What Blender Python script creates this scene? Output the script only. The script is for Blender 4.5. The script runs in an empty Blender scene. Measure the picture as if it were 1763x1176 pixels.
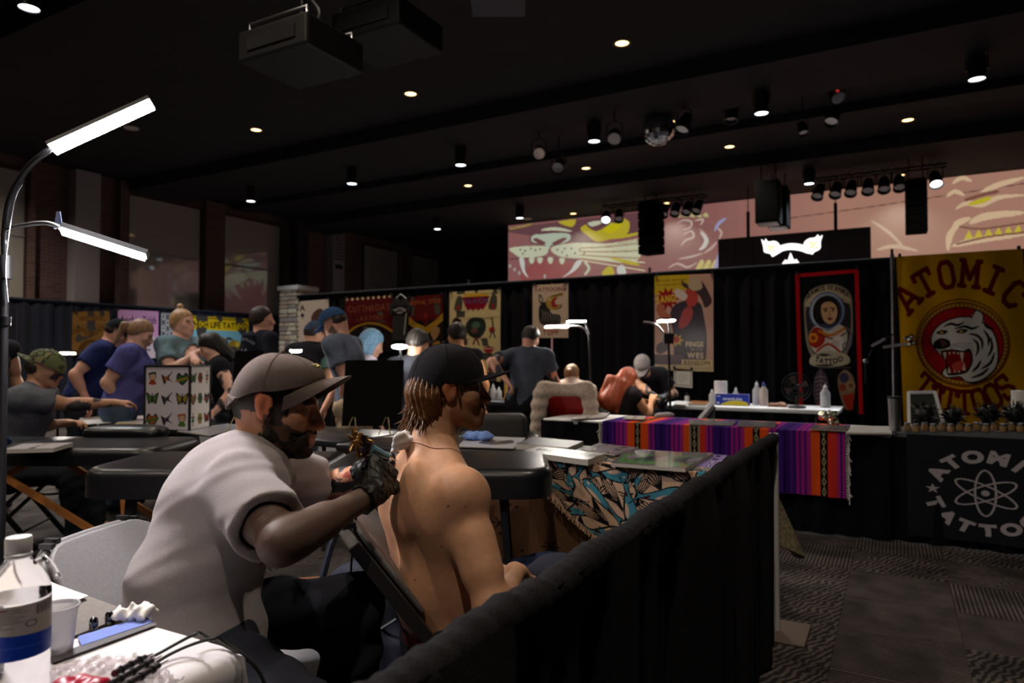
import bpy, bmesh, math, random
import numpy as np
from math import sin, cos, pi, radians, sqrt, atan2
from mathutils import Vector, Matrix

SC = bpy.context.scene
COL = SC.collection

# ---------------------------------------------------------------- camera, world, exposure
CAM_H = 1.27
FPX = 1175.0                       # focal length in pixels of the 1763 px wide frame (24 mm lens)
YAW = radians(29.3)
PITCH = math.atan2(29.0, FPX)
cam_data = bpy.data.cameras.new('camera')
cam_data.sensor_width = 36.0
cam_data.lens = 36.0 * FPX / 1763.0
cam_data.clip_start = 0.05
cam_data.clip_end = 120
cam_data.dof.use_dof = True
cam_data.dof.focus_distance = 1.85
cam_data.dof.aperture_fstop = 3.6
CAM = bpy.data.objects.new('camera', cam_data)
COL.objects.link(CAM)
CAM.location = (0, 0, CAM_H)
CAM.rotation_euler = (pi / 2 + PITCH, 0, YAW)
SC.camera = CAM

world = bpy.data.worlds.new('world')
SC.world = world
world.use_nodes = True
world.node_tree.nodes['Background'].inputs[0].default_value = (0.02, 0.022, 0.03, 1)
world.node_tree.nodes['Background'].inputs[1].default_value = 0.3
SC.view_settings.view_transform = 'Standard'
SC.view_settings.look = 'None'
SC.view_settings.gamma = 1.0
SC.view_settings.use_curve_mapping = False
SC.view_settings.exposure = 0.0
KEY_STRENGTH = 400.0               # radiance of the tattooing lamp's two LED bars
WARM_W = 150.0                      # each recessed warm downlight
COOL_W = 330.0                      # each hanging white can light
BOOTH_L = 170.0                     # radiance of the small booth lamps

# ---------------------------------------------------------------- camera geometry helpers (placing real things in the room)
Fh = np.array([-sin(YAW), cos(YAW), 0.0])      # level view direction
Rh = np.array([cos(YAW), sin(YAW), 0.0])       # level direction across the view
UP = np.array([0, 0, 1.0])

def ray(x, y):
    u = (x - 881.5) / FPX
    v = (588.0 - y) / FPX
    f = Fh * cos(PITCH) + UP * sin(PITCH)
    w = UP * cos(PITCH) - Fh * sin(PITCH)
    return f + Rh * u + w * v

def C(x, y, d):
    r = ray(x, y)
    return np.array([0, 0, CAM_H]) + r * (d / (r @ Fh))

def onz(x, y, h):
    r = ray(x, y)
    return np.array([0, 0, CAM_H]) + r * ((h - CAM_H) / r[2])

def onY(x, y, Y):
    r = ray(x, y)
    return np.array([0, 0, CAM_H]) + r * (Y / r[1])

def onX(x, y, X):
    r = ray(x, y)
    return np.array([0, 0, CAM_H]) + r * (X / r[0])

def RZ(r, z, h):                   # across, along the view, height
    return Rh * r + Fh * z + UP * h

def V3(*a):
    return np.array(a, dtype=float)

def unit(v):
    v = np.asarray(v, float)
    return v / max(1e-9, np.linalg.norm(v))

# ---------------------------------------------------------------- colour and materials
def lin(r, g, b):
    f = lambda c: (c / 12.92 if c <= 0.04045 else ((c + 0.055) / 1.055) ** 2.4)
    return (f(r / 255), f(g / 255), f(b / 255))

MATS = {}
def mat(name, col=(0.5, 0.5, 0.5), rough=0.6, metal=0.0, spec=0.5, noise=0.0, nscale=30.0, bump=0.0, bscale=200.0,
        attr=False, trans=0.0, ior=1.45, coat=0.0, sheen=0.0, emit=0.0, ecol=None, sss=0.0, wave=None, alpha=1.0):
    if name in MATS:
        return MATS[name]
    m = bpy.data.materials.new(name)
    m.use_nodes = True
    nt = m.node_tree
    N, L = nt.nodes, nt.links
    b = N['Principled BSDF']
    b.inputs['Roughness'].default_value = rough
    b.inputs['Metallic'].default_value = metal
    b.inputs['Specular IOR Level'].default_value = spec
    b.inputs['IOR'].default_value = ior
    b.inputs['Transmission Weight'].default_value = trans
    b.inputs['Coat Weight'].default_value = coat
    b.inputs['Alpha'].default_value = alpha
    if sheen:
        b.inputs['Sheen Weight'].default_value = sheen
        b.inputs['Sheen Roughness'].default_value = 0.5
    if sss:
        b.inputs['Subsurface Weight'].default_value = sss
        b.inputs['Subsurface Radius'].default_value = (0.6, 0.22, 0.1)
        b.inputs['Subsurface Scale'].default_value = 0.02
    tc = N.new('ShaderNodeTexCoord')
    src = None
    if attr:
        a = N.new('ShaderNodeAttribute')
        a.attribute_name = 'Col'
        src = a.outputs['Color']
    if noise > 0:
        n = N.new('ShaderNodeTexNoise')
        n.inputs['Scale'].default_value = nscale
        n.inputs['Detail'].default_value = 4
        L.new(tc.outputs['Object'], n.inputs['Vector'])
        mr = N.new('ShaderNodeMapRange')
        mr.inputs['From Min'].default_value = 0.3
        mr.inputs['From Max'].default_value = 0.7
        mr.inputs['To Min'].default_value = 1 - noise
        mr.inputs['To Max'].default_value = 1 + noise
        L.new(n.outputs['Fac'], mr.inputs['Value'])
        mx = N.new('ShaderNodeMix')
        mx.data_type = 'RGBA'
        mx.blend_type = 'MULTIPLY'
        mx.inputs['Factor'].default_value = 1.0
        if src is not None:
            L.new(src, mx.inputs['A'])
        else:
            mx.inputs['A'].default_value = (*col, 1)
        L.new(mr.outputs['Result'], mx.inputs['B'])
        src = mx.outputs['Result']
    if src is not None:
        L.new(src, b.inputs['Base Color'])
    else:
        b.inputs['Base Color'].default_value = (*col, 1)
    if bump > 0:
        n2 = N.new('ShaderNodeTexNoise')
        n2.inputs['Scale'].default_value = bscale
        n2.inputs['Detail'].default_value = 3
        L.new(tc.outputs['Object'], n2.inputs['Vector'])
        bp = N.new('ShaderNodeBump')
        bp.inputs['Strength'].default_value = bump
        bp.inputs['Distance'].default_value = 0.004
        L.new(n2.outputs['Fac'], bp.inputs['Height'])
        L.new(bp.outputs['Normal'], b.inputs['Normal'])
    if emit > 0:
        b.inputs['Emission Strength'].default_value = emit
        if attr:
            L.new(src, b.inputs['Emission Color'])
            b.inputs['Base Color'].default_value = (0.02, 0.02, 0.02, 1)
            for l in list(b.inputs['Base Color'].links):
                L.remove(l)
        else:
            b.inputs['Emission Color'].default_value = (*(ecol or col), 1)
    MATS[name] = m
    return m

# ---------------------------------------------------------------- things, parts
def thing(name, label, cat, loc=(0, 0, 0), rz=0.0, group=None):
    o = bpy.data.objects.new(name, None)
    COL.objects.link(o)
    o.empty_display_size = 0.1
    o.location = [float(v) for v in loc]
    o.rotation_euler = (0, 0, rz)
    tag(o, label, cat, group)
    return o

def tag(o, label, cat, group=None):
    o['label'] = label
    o['category'] = cat
    if group:
        o['group'] = group
    return o

def link(name, me, m=None, parent=None, world=False):
    o = bpy.data.objects.new(name, me)
    COL.objects.link(o)
    if m is not None:
        me.materials.clear()
        me.materials.append(m)
    if parent is not None:
        o.parent = parent
        if world:                   # the mesh is in room coordinates
            p = parent
            M = Matrix.Translation(p.location) @ p.rotation_euler.to_matrix().to_4x4()
            if p.parent is not None:
                q = p.parent
                M = Matrix.Translation(q.location) @ q.rotation_euler.to_matrix().to_4x4() @ p.matrix_parent_inverse @ M
            o.matrix_parent_inverse = M.inverted()
    return o

def dup(root, loc, rz=0.0, label=None, group=None):
    r = root.copy()
    COL.objects.link(r)
    r.location = [float(v) for v in loc]
    r.rotation_euler = (0, 0, rz)
    if label:
        r['label'] = label
    if group:
        r['group'] = group
    for ch in list(root.children):
        c = ch.copy()
        COL.objects.link(c)
        c.parent = r
        for g in list(ch.children):
            d = g.copy()
            COL.objects.link(d)
            d.parent = c
    return r

def structure(o):
    o['kind'] = 'structure'
    return o

# ---------------------------------------------------------------- mesh builder
def frame(z):
    z = unit(z)
    a = V3(0, 0, 1) if abs(z[2]) < 0.95 else V3(1, 0, 0)
    x = unit(np.cross(a, z))
    return x, np.cross(z, x), z

def rotm(rz=0, rx=0, ry=0):
    return np.array((Matrix.Rotation(rz, 3, 'Z') @ Matrix.Rotation(ry, 3, 'Y') @ Matrix.Rotation(rx, 3, 'X')))

class MB:
    def __init__(s):
        s.v, s.f = [], []

    def add(s, vs, fs):
        o = len(s.v)
        s.v += [tuple(map(float, p)) for p in vs]
        s.f += [tuple(i + o for i in f) for f in fs]
        return s

    def box(s, c, size, R=None, bev=0.0, seg=2):
        c = np.asarray(c, float)
        h = np.asarray(size, float) / 2
        if bev > 0:
            bm = bmesh.new()
            bmesh.ops.create_cube(bm, size=1)
            for v in bm.verts:
                v.co = Vector((v.co.x * size[0], v.co.y * size[1], v.co.z * size[2]))
            bmesh.ops.bevel(bm, geom=list(bm.edges), offset=bev, segments=seg, profile=0.5, affect='EDGES')
            vs = [np.array(v.co) for v in bm.verts]
            bm.verts.index_update()
            fs = [[v.index for v in f.verts] for f in bm.faces]
            bm.free()
        else:
            vs = [np.array((x, y, z)) * h for x in (-1, 1) for y in (-1, 1) for z in (-1, 1)]
            fs = [(0, 1, 3, 2), (4, 6, 7, 5), (0, 4, 5, 1), (2, 3, 7, 6), (0, 2, 6, 4), (1, 5, 7, 3)]
        if R is not None:
            vs = [R @ p for p in vs]
        return s.add([c + p for p in vs], fs)

    def beam(s, a, b, w, h, up=None):
        a, b = np.asarray(a, float), np.asarray(b, float)
        d = unit(b - a)
        u = np.asarray(up if up is not None else (V3(0, 0, 1) if abs(d[2]) < .95 else V3(1, 0, 0)), float)
        x = unit(np.cross(d, u))
        y = np.cross(x, d)
        vs = [p + x * i * w / 2 + y * j * h / 2 for p in (a, b) for i, j in ((-1, -1), (1, -1), (1, 1), (-1, 1))]
        return s.add(vs, [(3, 2, 1, 0), (4, 5, 6, 7), (0, 1, 5, 4), (1, 2, 6, 5), (2, 3, 7, 6), (3, 0, 4, 7)])

    def cyl(s, a, b, r, r2=None, n=16, cap=True):
        a, b = np.asarray(a, float), np.asarray(b, float)
        r2 = r if r2 is None else r2
        x, y, z = frame(b - a)
        vs = []
        for p, q in ((a, r), (b, r2)):
            for i in range(n):
                t = 2 * pi * i / n
                vs.append(p + (x * cos(t) + y * sin(t)) * q)
        fs = [(i, (i + 1) % n, n + (i + 1) % n, n + i) for i in range(n)]
        if cap:
            fs += [tuple(range(n - 1, -1, -1)), tuple(range(n, 2 * n))]
        return s.add(vs, fs)

    def tube(s, pts, r, n=8, cap=True):
        P = [np.asarray(p, float) for p in pts]
        m = len(P)
        rr = r if hasattr(r, '__len__') else [r] * m
        T = [unit(P[min(i + 1, m - 1)] - P[max(i - 1, 0)]) for i in range(m)]
        x, y, _ = frame(T[0])
        vs = []
        for i in range(m):
            x = unit(x - T[i] * (x @ T[i]))
            y = np.cross(T[i], x)
            for k in range(n):
                t = 2 * pi * k / n
                vs.append(P[i] + (x * cos(t) + y * sin(t)) * rr[i])
        fs = []
        for i in range(m - 1):
            for k in range(n):
                a, b = i * n + k, i * n + (k + 1) % n
                fs.append((a, b, b + n, a + n))
        if cap:
            fs += [tuple(range(n - 1, -1, -1)), tuple(range((m - 1) * n, m * n))]
        return s.add(vs, fs)

    def lathe(s, prof, c=(0, 0, 0), axis=(0, 0, 1), n=24, cap=True):
        c = np.asarray(c, float)
        x, y, z = frame(axis)
        vs, fs = [], []
        for (r, h) in prof:
            for k in range(n):
                t = 2 * pi * k / n
                vs.append(c + z * h + (x * cos(t) + y * sin(t)) * max(r, 1e-4))
        m = len(prof)
        for i in range(m - 1):
            for k in range(n):
                a, b = i * n + k, i * n + (k + 1) % n
                fs.append((a, b, b + n, a + n))
        if cap:
            fs += [tuple(range(n - 1, -1, -1)), tuple(range((m - 1) * n, m * n))]
        return s.add(vs, fs)

    def sphere(s, c, r, n=12, m=8, R=None):
        c = np.asarray(c, float)
        r = np.ones(3) * np.asarray(r, float)
        vs, fs = [], []
        for i in range(m + 1):
            a = pi * i / m
            for k in range(n):
                t = 2 * pi * k / n
                p = np.array((sin(a) * cos(t), sin(a) * sin(t), -cos(a))) * r
                vs.append(c + (R @ p if R is not None else p))
        for i in range(m):
            for k in range(n):
                a, b = i * n + k, i * n + (k + 1) % n
                fs.append((a, b, b + n, a + n))
        return s.add(vs, fs)

    def prism(s, poly, ax, ay, az, o, t):      # polygon in the ax, ay plane at o, thickness t along az
        ax, ay, az, o = (np.asarray(q, float) for q in (ax, ay, az, o))
        n = len(poly)
        vs = [o + ax * p[0] + ay * p[1] + az * q for q in (0, t) for p in poly]
        fs = [tuple(range(n - 1, -1, -1)), tuple(range(n, 2 * n))]
        fs += [(i, (i + 1) % n, n + (i + 1) % n, n + i) for i in range(n)]
        return s.add(vs, fs)

    def grid(s, fn, nu, nv, closed_u=False):
        o = []
        for j in range(nv + 1):
            for i in range(nu + (0 if closed_u else 1)):
                o.append(fn(i / nu, j / nv))
        w = nu if closed_u else nu + 1
        fs = []
        for j in range(nv):
            for i in range(nu):
                a, b = j * w + i, j * w + (i + 1) % w
                fs.append((a, b, b + w, a + w))
        return s.add(o, fs)

    def slab(s, fn, nu, nv, t):                # a grid with thickness t along its own normal
        g = np.array([[np.asarray(fn(i / nu, j / nv), float) for i in range(nu + 1)] for j in range(nv + 1)])
        du = np.gradient(g, axis=1)
        dv = np.gradient(g, axis=0)
        nn = np.cross(du, dv)
        nn /= np.maximum(np.linalg.norm(nn, axis=2, keepdims=True), 1e-9)
        w = nu + 1
        A = (g + nn * t / 2).reshape(-1, 3)
        B = (g - nn * t / 2).reshape(-1, 3)
        K = len(A)
        fs = []
        for j in range(nv):
            for i in range(nu):
                a = j * w + i
                fs.append((a, a + 1, a + w + 1, a + w))
                fs.append((K + a, K + a + w, K + a + w + 1, K + a + 1))
        rim = [i for i in range(w)] + [j * w + nu for j in range(1, nv + 1)] + [nv * w + i for i in range(nu - 1, -1, -1)] + [j * w for j in range(nv - 1, 0, -1)]
        for i in range(len(rim)):
            a, b = rim[i], rim[(i + 1) % len(rim)]
            fs.append((a, K + a, K + b, b))
        return s.add(np.vstack((A, B)), fs)

    def mesh(s, name, smooth=True, ang=40):
        me = bpy.data.meshes.new(name)
        me.from_pydata(s.v, [], s.f)
        me.update()
        if smooth:
            me.polygons.foreach_set('use_smooth', np.ones(len(me.polygons), dtype=bool))
            me.set_sharp_from_angle(angle=radians(ang))
        return me

    def build(s, name, m, parent=None, world=False, smooth=True, ang=40):
        return link(name, s.mesh(name, smooth, ang), m, parent, world)

def fast_mesh(name, verts, quads, cols=None, corner=False, smooth=True):
    me = bpy.data.meshes.new(name)
    n, q = len(verts), len(quads)
    me.vertices.add(n)
    me.vertices.foreach_set('co', np.asarray(verts, np.float32).ravel())
    me.loops.add(4 * q)
    me.loops.foreach_set('vertex_index', np.asarray(quads, np.int32).ravel())
    me.polygons.add(q)
    me.polygons.foreach_set('loop_start', np.arange(0, 4 * q, 4, dtype=np.int32))
    if smooth:
        me.polygons.foreach_set('use_smooth', np.ones(q, dtype=bool))
    me.update(calc_edges=True)
    if cols is not None:
        a = me.color_attributes.new('Col', 'FLOAT_COLOR', 'CORNER' if corner else 'POINT')
        c = np.ones((len(cols), 4), np.float32)
        c[:, :3] = cols
        if corner:
            c = np.repeat(c, 4, axis=0)
        a.data.foreach_set('color', c.ravel())
    return me
# ---------------------------------------------------------------- flat print: a small painter whose cells become coloured faces
_glyph = {}
def glyph(ch, bold=0.0):
    key = (ch, bold)
    if key not in _glyph:
        cu = bpy.data.curves.new('glyph', 'FONT')
        cu.body = ch
        cu.size = 1.0
        cu.offset = bold
        cu.resolution_u = 3
        o = bpy.data.objects.new('glyph', cu)
        COL.objects.link(o)
        dg = bpy.context.evaluated_depsgraph_get()
        me = o.evaluated_get(dg).to_mesh()
        me.calc_loop_triangles()
        v = np.array([p.co[:2] for p in me.vertices]) if len(me.vertices) else np.zeros((0, 2))
        t = np.array([lt.vertices[:] for lt in me.loop_triangles], int) if len(me.loop_triangles) else np.zeros((0, 3), int)
        o.evaluated_get(dg).to_mesh_clear()
        bpy.data.objects.remove(o)
        bpy.data.curves.remove(cu)
        w = (v[:, 0].max() - v[:, 0].min()) if len(v) else 0.3
        if len(v):
            v = v - [v[:, 0].min(), 0]
        _glyph[key] = (v, t, w)
    return _glyph[key]

SLAB = {   # stroke letters with slab feet, for painted sign lettering; unit height
    'A': [[(0, 0), (.42, 1)], [(.42, 1), (.58, 1)], [(.58, 1), (1, 0)], [(.2, .33), (.8, .33)], [(-.12, 0), (.2, 0)], [(.8, 0), (1.12, 0)]],
    'T': [[(.5, 0), (.5, 1)], [(0, 1), (1, 1)], [(0, .78), (0, 1)], [(1, .78), (1, 1)], [(.3, 0), (.7, 0)]],
    'O': [[(.12, .2), (.12, .8), (.3, 1), (.7, 1), (.88, .8), (.88, .2), (.7, 0), (.3, 0), (.12, .2)]],
    'M': [[(.08, 0), (.08, 1)], [(.08, 1), (.5, .3)], [(.5, .3), (.92, 1)], [(.92, 1), (.92, 0)], [(-.06, 0), (.24, 0)], [(.76, 0), (1.06, 0)], [(-.06, 1), (.12, 1)], [(.88, 1), (1.06, 1)]],
    'I': [[(.5, 0), (.5, 1)], [(.25, 0), (.75, 0)], [(.25, 1), (.75, 1)]],
    'C': [[(.9, .72), (.9, .95), (.7, 1), (.3, 1), (.12, .8), (.12, .2), (.3, 0), (.7, 0), (.9, .2)]],
    'S': [[(.88, .7), (.88, .95), (.3, 1), (.12, .8), (.3, .55), (.7, .47), (.88, .25), (.7, 0), (.12, .03), (.12, .28)]],
}

class Art:
    def __init__(s, w, h, bg):
        s.w, s.h = w, h
        s.a = np.zeros((h, w, 3), np.float32)
        s.a[:] = lin(*bg)

    def _box(s, x0, y0, x1, y1):
        i0, i1 = max(0, int(x0) - 1), min(s.w, int(x1) + 2)
        j0, j1 = max(0, int(y0) - 1), min(s.h, int(y1) + 2)
        if i1 <= i0 or j1 <= j0:
            return None
        Y, X = np.mgrid[j0:j1, i0:i1]
        return slice(j0, j1), slice(i0, i1), X + .5, Y + .5

    def poly(s, pts, c):
        p = np.asarray(pts, float)
        b = s._box(p[:, 0].min(), p[:, 1].min(), p[:, 0].max(), p[:, 1].max())
        if b is None:
            return s
        sj, si, X, Y = b
        m = np.zeros(X.shape, bool)
        n = len(p)
        for i in range(n):
            (x0, y0), (x1, y1) = p[i], p[(i + 1) % n]
            if y0 == y1:
                continue
            cr = ((y0 <= Y) & (Y < y1)) | ((y1 <= Y) & (Y < y0))
            m ^= cr & (X < x0 + (Y - y0) * (x1 - x0) / (y1 - y0))
        s.a[sj, si][m] = lin(*c)
        return s

    def rect(s, x0, y0, x1, y1, c):
        return s.poly([(x0, y0), (x1, y0), (x1, y1), (x0, y1)], c)

    def blob(s, pts, c, n=8):                  # smooth closed shape through pts
        return s.poly(smooth_path(pts, n, True), c)

    def ell(s, cx, cy, rx, ry, c, rot=0.0):
        q = max(rx, ry)
        b = s._box(cx - q, cy - q, cx + q, cy + q)
        if b is None:
            return s
        sj, si, X, Y = b
        dx, dy = X - cx, Y - cy
        u = dx * cos(rot) + dy * sin(rot)
        v = -dx * sin(rot) + dy * cos(rot)
        m = (u / rx) ** 2 + (v / ry) ** 2 < 1
        s.a[sj, si][m] = lin(*c)
        return s

    def line(s, pts, w, c, smooth=0, taper=False):
        p = smooth_path(pts, smooth, False) if smooth else np.asarray(pts, float)
        n = len(p) - 1
        col = lin(*c)
        for i in range(n):
            (x0, y0), (x1, y1) = p[i], p[i + 1]
            q = w / 2 * (1 - .85 * abs(2 * (i + .5) / n - 1) ** 2 if taper else 1)
            b = s._box(min(x0, x1) - q, min(y0, y1) - q, max(x0, x1) + q, max(y0, y1) + q)
            if b is None:
                continue
            sj, si, X, Y = b
            dx, dy = x1 - x0, y1 - y0
            L = max(dx * dx + dy * dy, 1e-9)
            t = np.clip(((X - x0) * dx + (Y - y0) * dy) / L, 0, 1)
            m = (X - x0 - t * dx) ** 2 + (Y - y0 - t * dy) ** 2 < q * q
            s.a[sj, si][m] = col
        return s

    def tri(s, P, T, c):
        for t in T:
            s.poly(P[t], c)
        return s

    def text(s, txt, cx, cy, size, c, bold=0.02, width=None, rot=0.0, arc=None, slab=None, gap=0.08, sx=1.0, vary=None):
        """txt centred on (cx, cy) (baseline middle); arc = (centre x, centre y, radius, angle of middle) sets it round a circle."""
        ws = []
        for ch in txt:
            ws.append(0.3 if ch == ' ' else (0.72 if slab else glyph(ch, bold)[2]) * sx)
        tot = sum(ws) + gap * (len(txt) - 1)
        k = (width / tot / size) if width else 1.0
        x = -tot * size * k / 2
        for i, (ch, w) in enumerate(zip(txt, ws)):
            mid = x + w * size * k / 2
            x += (w + gap) * size * k
            if ch == ' ':
                continue
            if arc:
                ax, ay, R, a0 = arc
                a = a0 + mid / R
                ox, oy, rr = ax + abs(R) * sin(a) * (1 if R > 0 else 1), ay - abs(R) * cos(a), a
                if R < 0:                       # reads along the underside
                    a = mid / abs(R)
                    ox, oy, rr = ax + abs(R) * sin(a), ay + abs(R) * cos(a), -a
            else:
                ox, oy, rr = cx + mid * cos(rot), cy + mid * sin(rot), rot
            hs = size * (vary(i) if vary else 1.0)
            def put(p):
                u = (p[:, 0] - .5 * (1 if slab else w / (k * 1) / sx)) * size * k * (0.72 if slab else 1) * sx
                if not slab:
                    u = (p[:, 0] * sx - w / 2) * size * k
                v = -p[:, 1] * hs
                return np.stack((ox + u * cos(rr) - v * sin(rr), oy + u * sin(rr) + v * cos(rr)), 1)
            if slab:
                for st in SLAB[ch]:
                    s.line(put(np.array(st, float)), slab * size, c)
            else:
                v, t, _ = glyph(ch, bold)
                if len(t):
                    P = put(v)
                    s.tri(P, t, c)
        return s

    def noise(s, amt, seed=1):
        r = np.random.RandomState(seed)
        s.a *= (1 + amt * (r.rand(s.h, s.w, 1) - .5)).astype(np.float32)
        return s

    def sheet(s, name, fn, m, parent=None, world=True, runs=4000, merge=True):
        """fn(U, V) -> points, U across 0..1, V down 0..1; equal neighbours in a row join into one face."""
        h, w = s.h, s.w
        if merge:
            new = np.ones((h, w), bool)
            new[:, 1:] = (s.a[:, 1:] != s.a[:, :-1]).any(2)
            new[:, ::runs] = True
            j, i = np.nonzero(new)
            nxt = np.empty_like(i)
            nxt[:-1] = np.where(j[1:] == j[:-1], i[1:], w)
            nxt[-1] = w
            cols = s.a[j, i]
            U = np.stack((i, nxt, nxt, i), 1).ravel() / w
            Vv = np.stack((j + 1, j + 1, j, j), 1).ravel() / h
            P = fn(U, Vv)
            q = np.arange(len(U)).reshape(-1, 4)
            me = fast_mesh(name, P, q, cols, corner=True, smooth=False)
        else:
            Vv, U = np.mgrid[0:h, 0:w]
            U, Vv = (U / (w - 1)).ravel(), (Vv / (h - 1)).ravel()
            P = fn(U, Vv)
            idx = np.arange(w * h).reshape(h, w)
            q = np.stack((idx[1:, :-1], idx[1:, 1:], idx[:-1, 1:], idx[:-1, :-1]), -1).reshape(-1, 4)
            me = fast_mesh(name, P, q, s.a.reshape(-1, 3))
        return link(name, me, m, parent, world)

def smooth_path(pts, n=8, closed=False):
    p = np.asarray(pts, float)
    m = len(p)
    out = []
    rng = range(m) if closed else range(m - 1)
    for i in rng:
        if closed:
            a, b, c, d = p[(i - 1) % m], p[i], p[(i + 1) % m], p[(i + 2) % m]
        else:
            a, b, c, d = p[max(i - 1, 0)], p[i], p[i + 1], p[min(i + 2, m - 1)]
        for k in range(n):
            t = k / n
            out.append(.5 * (2 * b + (c - a) * t + (2 * a - 5 * b + 4 * c - d) * t * t + (3 * b - a - 3 * c + d) * t ** 3))
    if not closed:
        out.append(p[-1])
    return np.array(out)

def plane_fn(tl, tr, bl):
    tl, tr, bl = (np.asarray(q, float) for q in (tl, tr, bl))
    return lambda U, V: tl + U[:, None] * (tr - tl) + V[:, None] * (bl - tl)
# ---------------------------------------------------------------- organic modeller: blended implicit shapes turned into one surface
BIG = 1.0
class Sdf:
    def __init__(s):
        s.ops = []
        s.clips = []

    def rc(s, a, b, ra, rb=None, k=.02, n=None, f=1.0, op='u', cut=False):
        """rounded cone a-b; n, f: flattened f times along n"""
        a, b = np.asarray(a, float), np.asarray(b, float)
        rb = ra if rb is None else rb
        s.ops.append(('rcc' if cut else 'rc', a, b, ra, rb, k, None if n is None else unit(n), f, op, np.minimum(a, b) - max(ra, rb), np.maximum(a, b) + max(ra, rb)))
        return s

    def el(s, c, r, ax=None, k=.02, op='u'):
        c = np.asarray(c, float)
        A = np.eye(3) if ax is None else np.array([unit(q) for q in ax])
        r = np.asarray(r, float) * np.ones(3)
        q = max(r)
        s.ops.append(('el', c, A, r, None, k, None, 1, op, c - q, c + q))
        return s

    def clip(s, p, n):
        s.clips.append((np.asarray(p, float), unit(n)))
        return s

    def grid(s, h, pad=None):
        pad = 3 * h if pad is None else pad
        us = [o for o in s.ops if o[8] == 'u']
        lo = np.min([o[9] - o[5] for o in us], 0) - pad
        hi = np.max([o[10] + o[5] for o in us], 0) + pad
        n = np.ceil((hi - lo) / h).astype(int) + 1
        V = np.full(n, BIG, np.float32)
        ax = [(lo[i] + h * np.arange(n[i])).astype(np.float32) for i in range(3)]
        for o in s.ops:
            kind, k, op = o[0], o[5], o[8]
            m = k + 2.5 * h
            i0 = np.maximum(((o[9] - m - lo) / h).astype(int), 0)
            i1 = np.minimum(((o[10] + m - lo) / h).astype(int) + 2, n)
            if (i1 <= i0).any():
                continue
            sl = tuple(slice(i0[i], i1[i]) for i in range(3))
            X = ax[0][sl[0]][:, None, None]
            Y = ax[1][sl[1]][None, :, None]
            Z = ax[2][sl[2]][None, None, :]
            if kind[:2] == 'rc':
                a, b, ra, rb, nn, f = o[1], o[2], o[3], o[4], o[6], o[7]
                d = b - a
                L = max(d @ d, 1e-12)
                px, py, pz = X - a[0], Y - a[1], Z - a[2]
                t0 = (px * d[0] + py * d[1] + pz * d[2]) / L
                t = np.clip(t0, 0, 1)
                qx, qy, qz = px - t * d[0], py - t * d[1], pz - t * d[2]
                r2 = qx * qx + qy * qy + qz * qz
                if nn is not None:
                    e = qx * nn[0] + qy * nn[1] + qz * nn[2]
                    r2 = r2 + e * e * (f * f - 1)
                D = np.sqrt(np.maximum(r2, 1e-12)) - (ra + (rb - ra) * t)
                if kind == 'rcc':
                    D = np.maximum(D, (t0 - 1) * sqrt(L))
            else:
                c, A, r = o[1], o[2], o[3]
                px, py, pz = X - c[0], Y - c[1], Z - c[2]
                u = [(px * A[i][0] + py * A[i][1] + pz * A[i][2]) for i in range(3)]
                k0 = np.sqrt(sum((u[i] / r[i]) ** 2 for i in range(3)) + 1e-9)
                k1 = np.sqrt(sum((u[i] / r[i] ** 2) ** 2 for i in range(3)) + 1e-9)
                D = k0 * (k0 - 1) / k1
            D = D.astype(np.float32)
            cur = V[sl]
            if op == 'u':
                hh = np.maximum(k - np.abs(cur - D), 0) / max(k, 1e-6)
                V[sl] = np.minimum(cur, D) - hh * hh * k * .25
            else:
                D = -D
                hh = np.maximum(k - np.abs(cur - D), 0) / max(k, 1e-6)
                V[sl] = np.maximum(cur, D) + hh * hh * k * .25
        for p, nv in s.clips:
            D = ((ax[0] - p[0]) * nv[0])[:, None, None] + ((ax[1] - p[1]) * nv[1])[None, :, None] + ((ax[2] - p[2]) * nv[2])[None, None, :]
            V = np.maximum(V, D.astype(np.float32))
        return V, lo, h

    def surf(s, h, disp=None):
        V, lo, h = s.grid(h)
        if disp is not None:
            idx = np.argwhere(np.abs(V) < 4 * h)
            P = lo + idx * h
            V[idx[:, 0], idx[:, 1], idx[:, 2]] += disp(P).astype(np.float32)
        return nets(V, lo, h)

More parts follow.
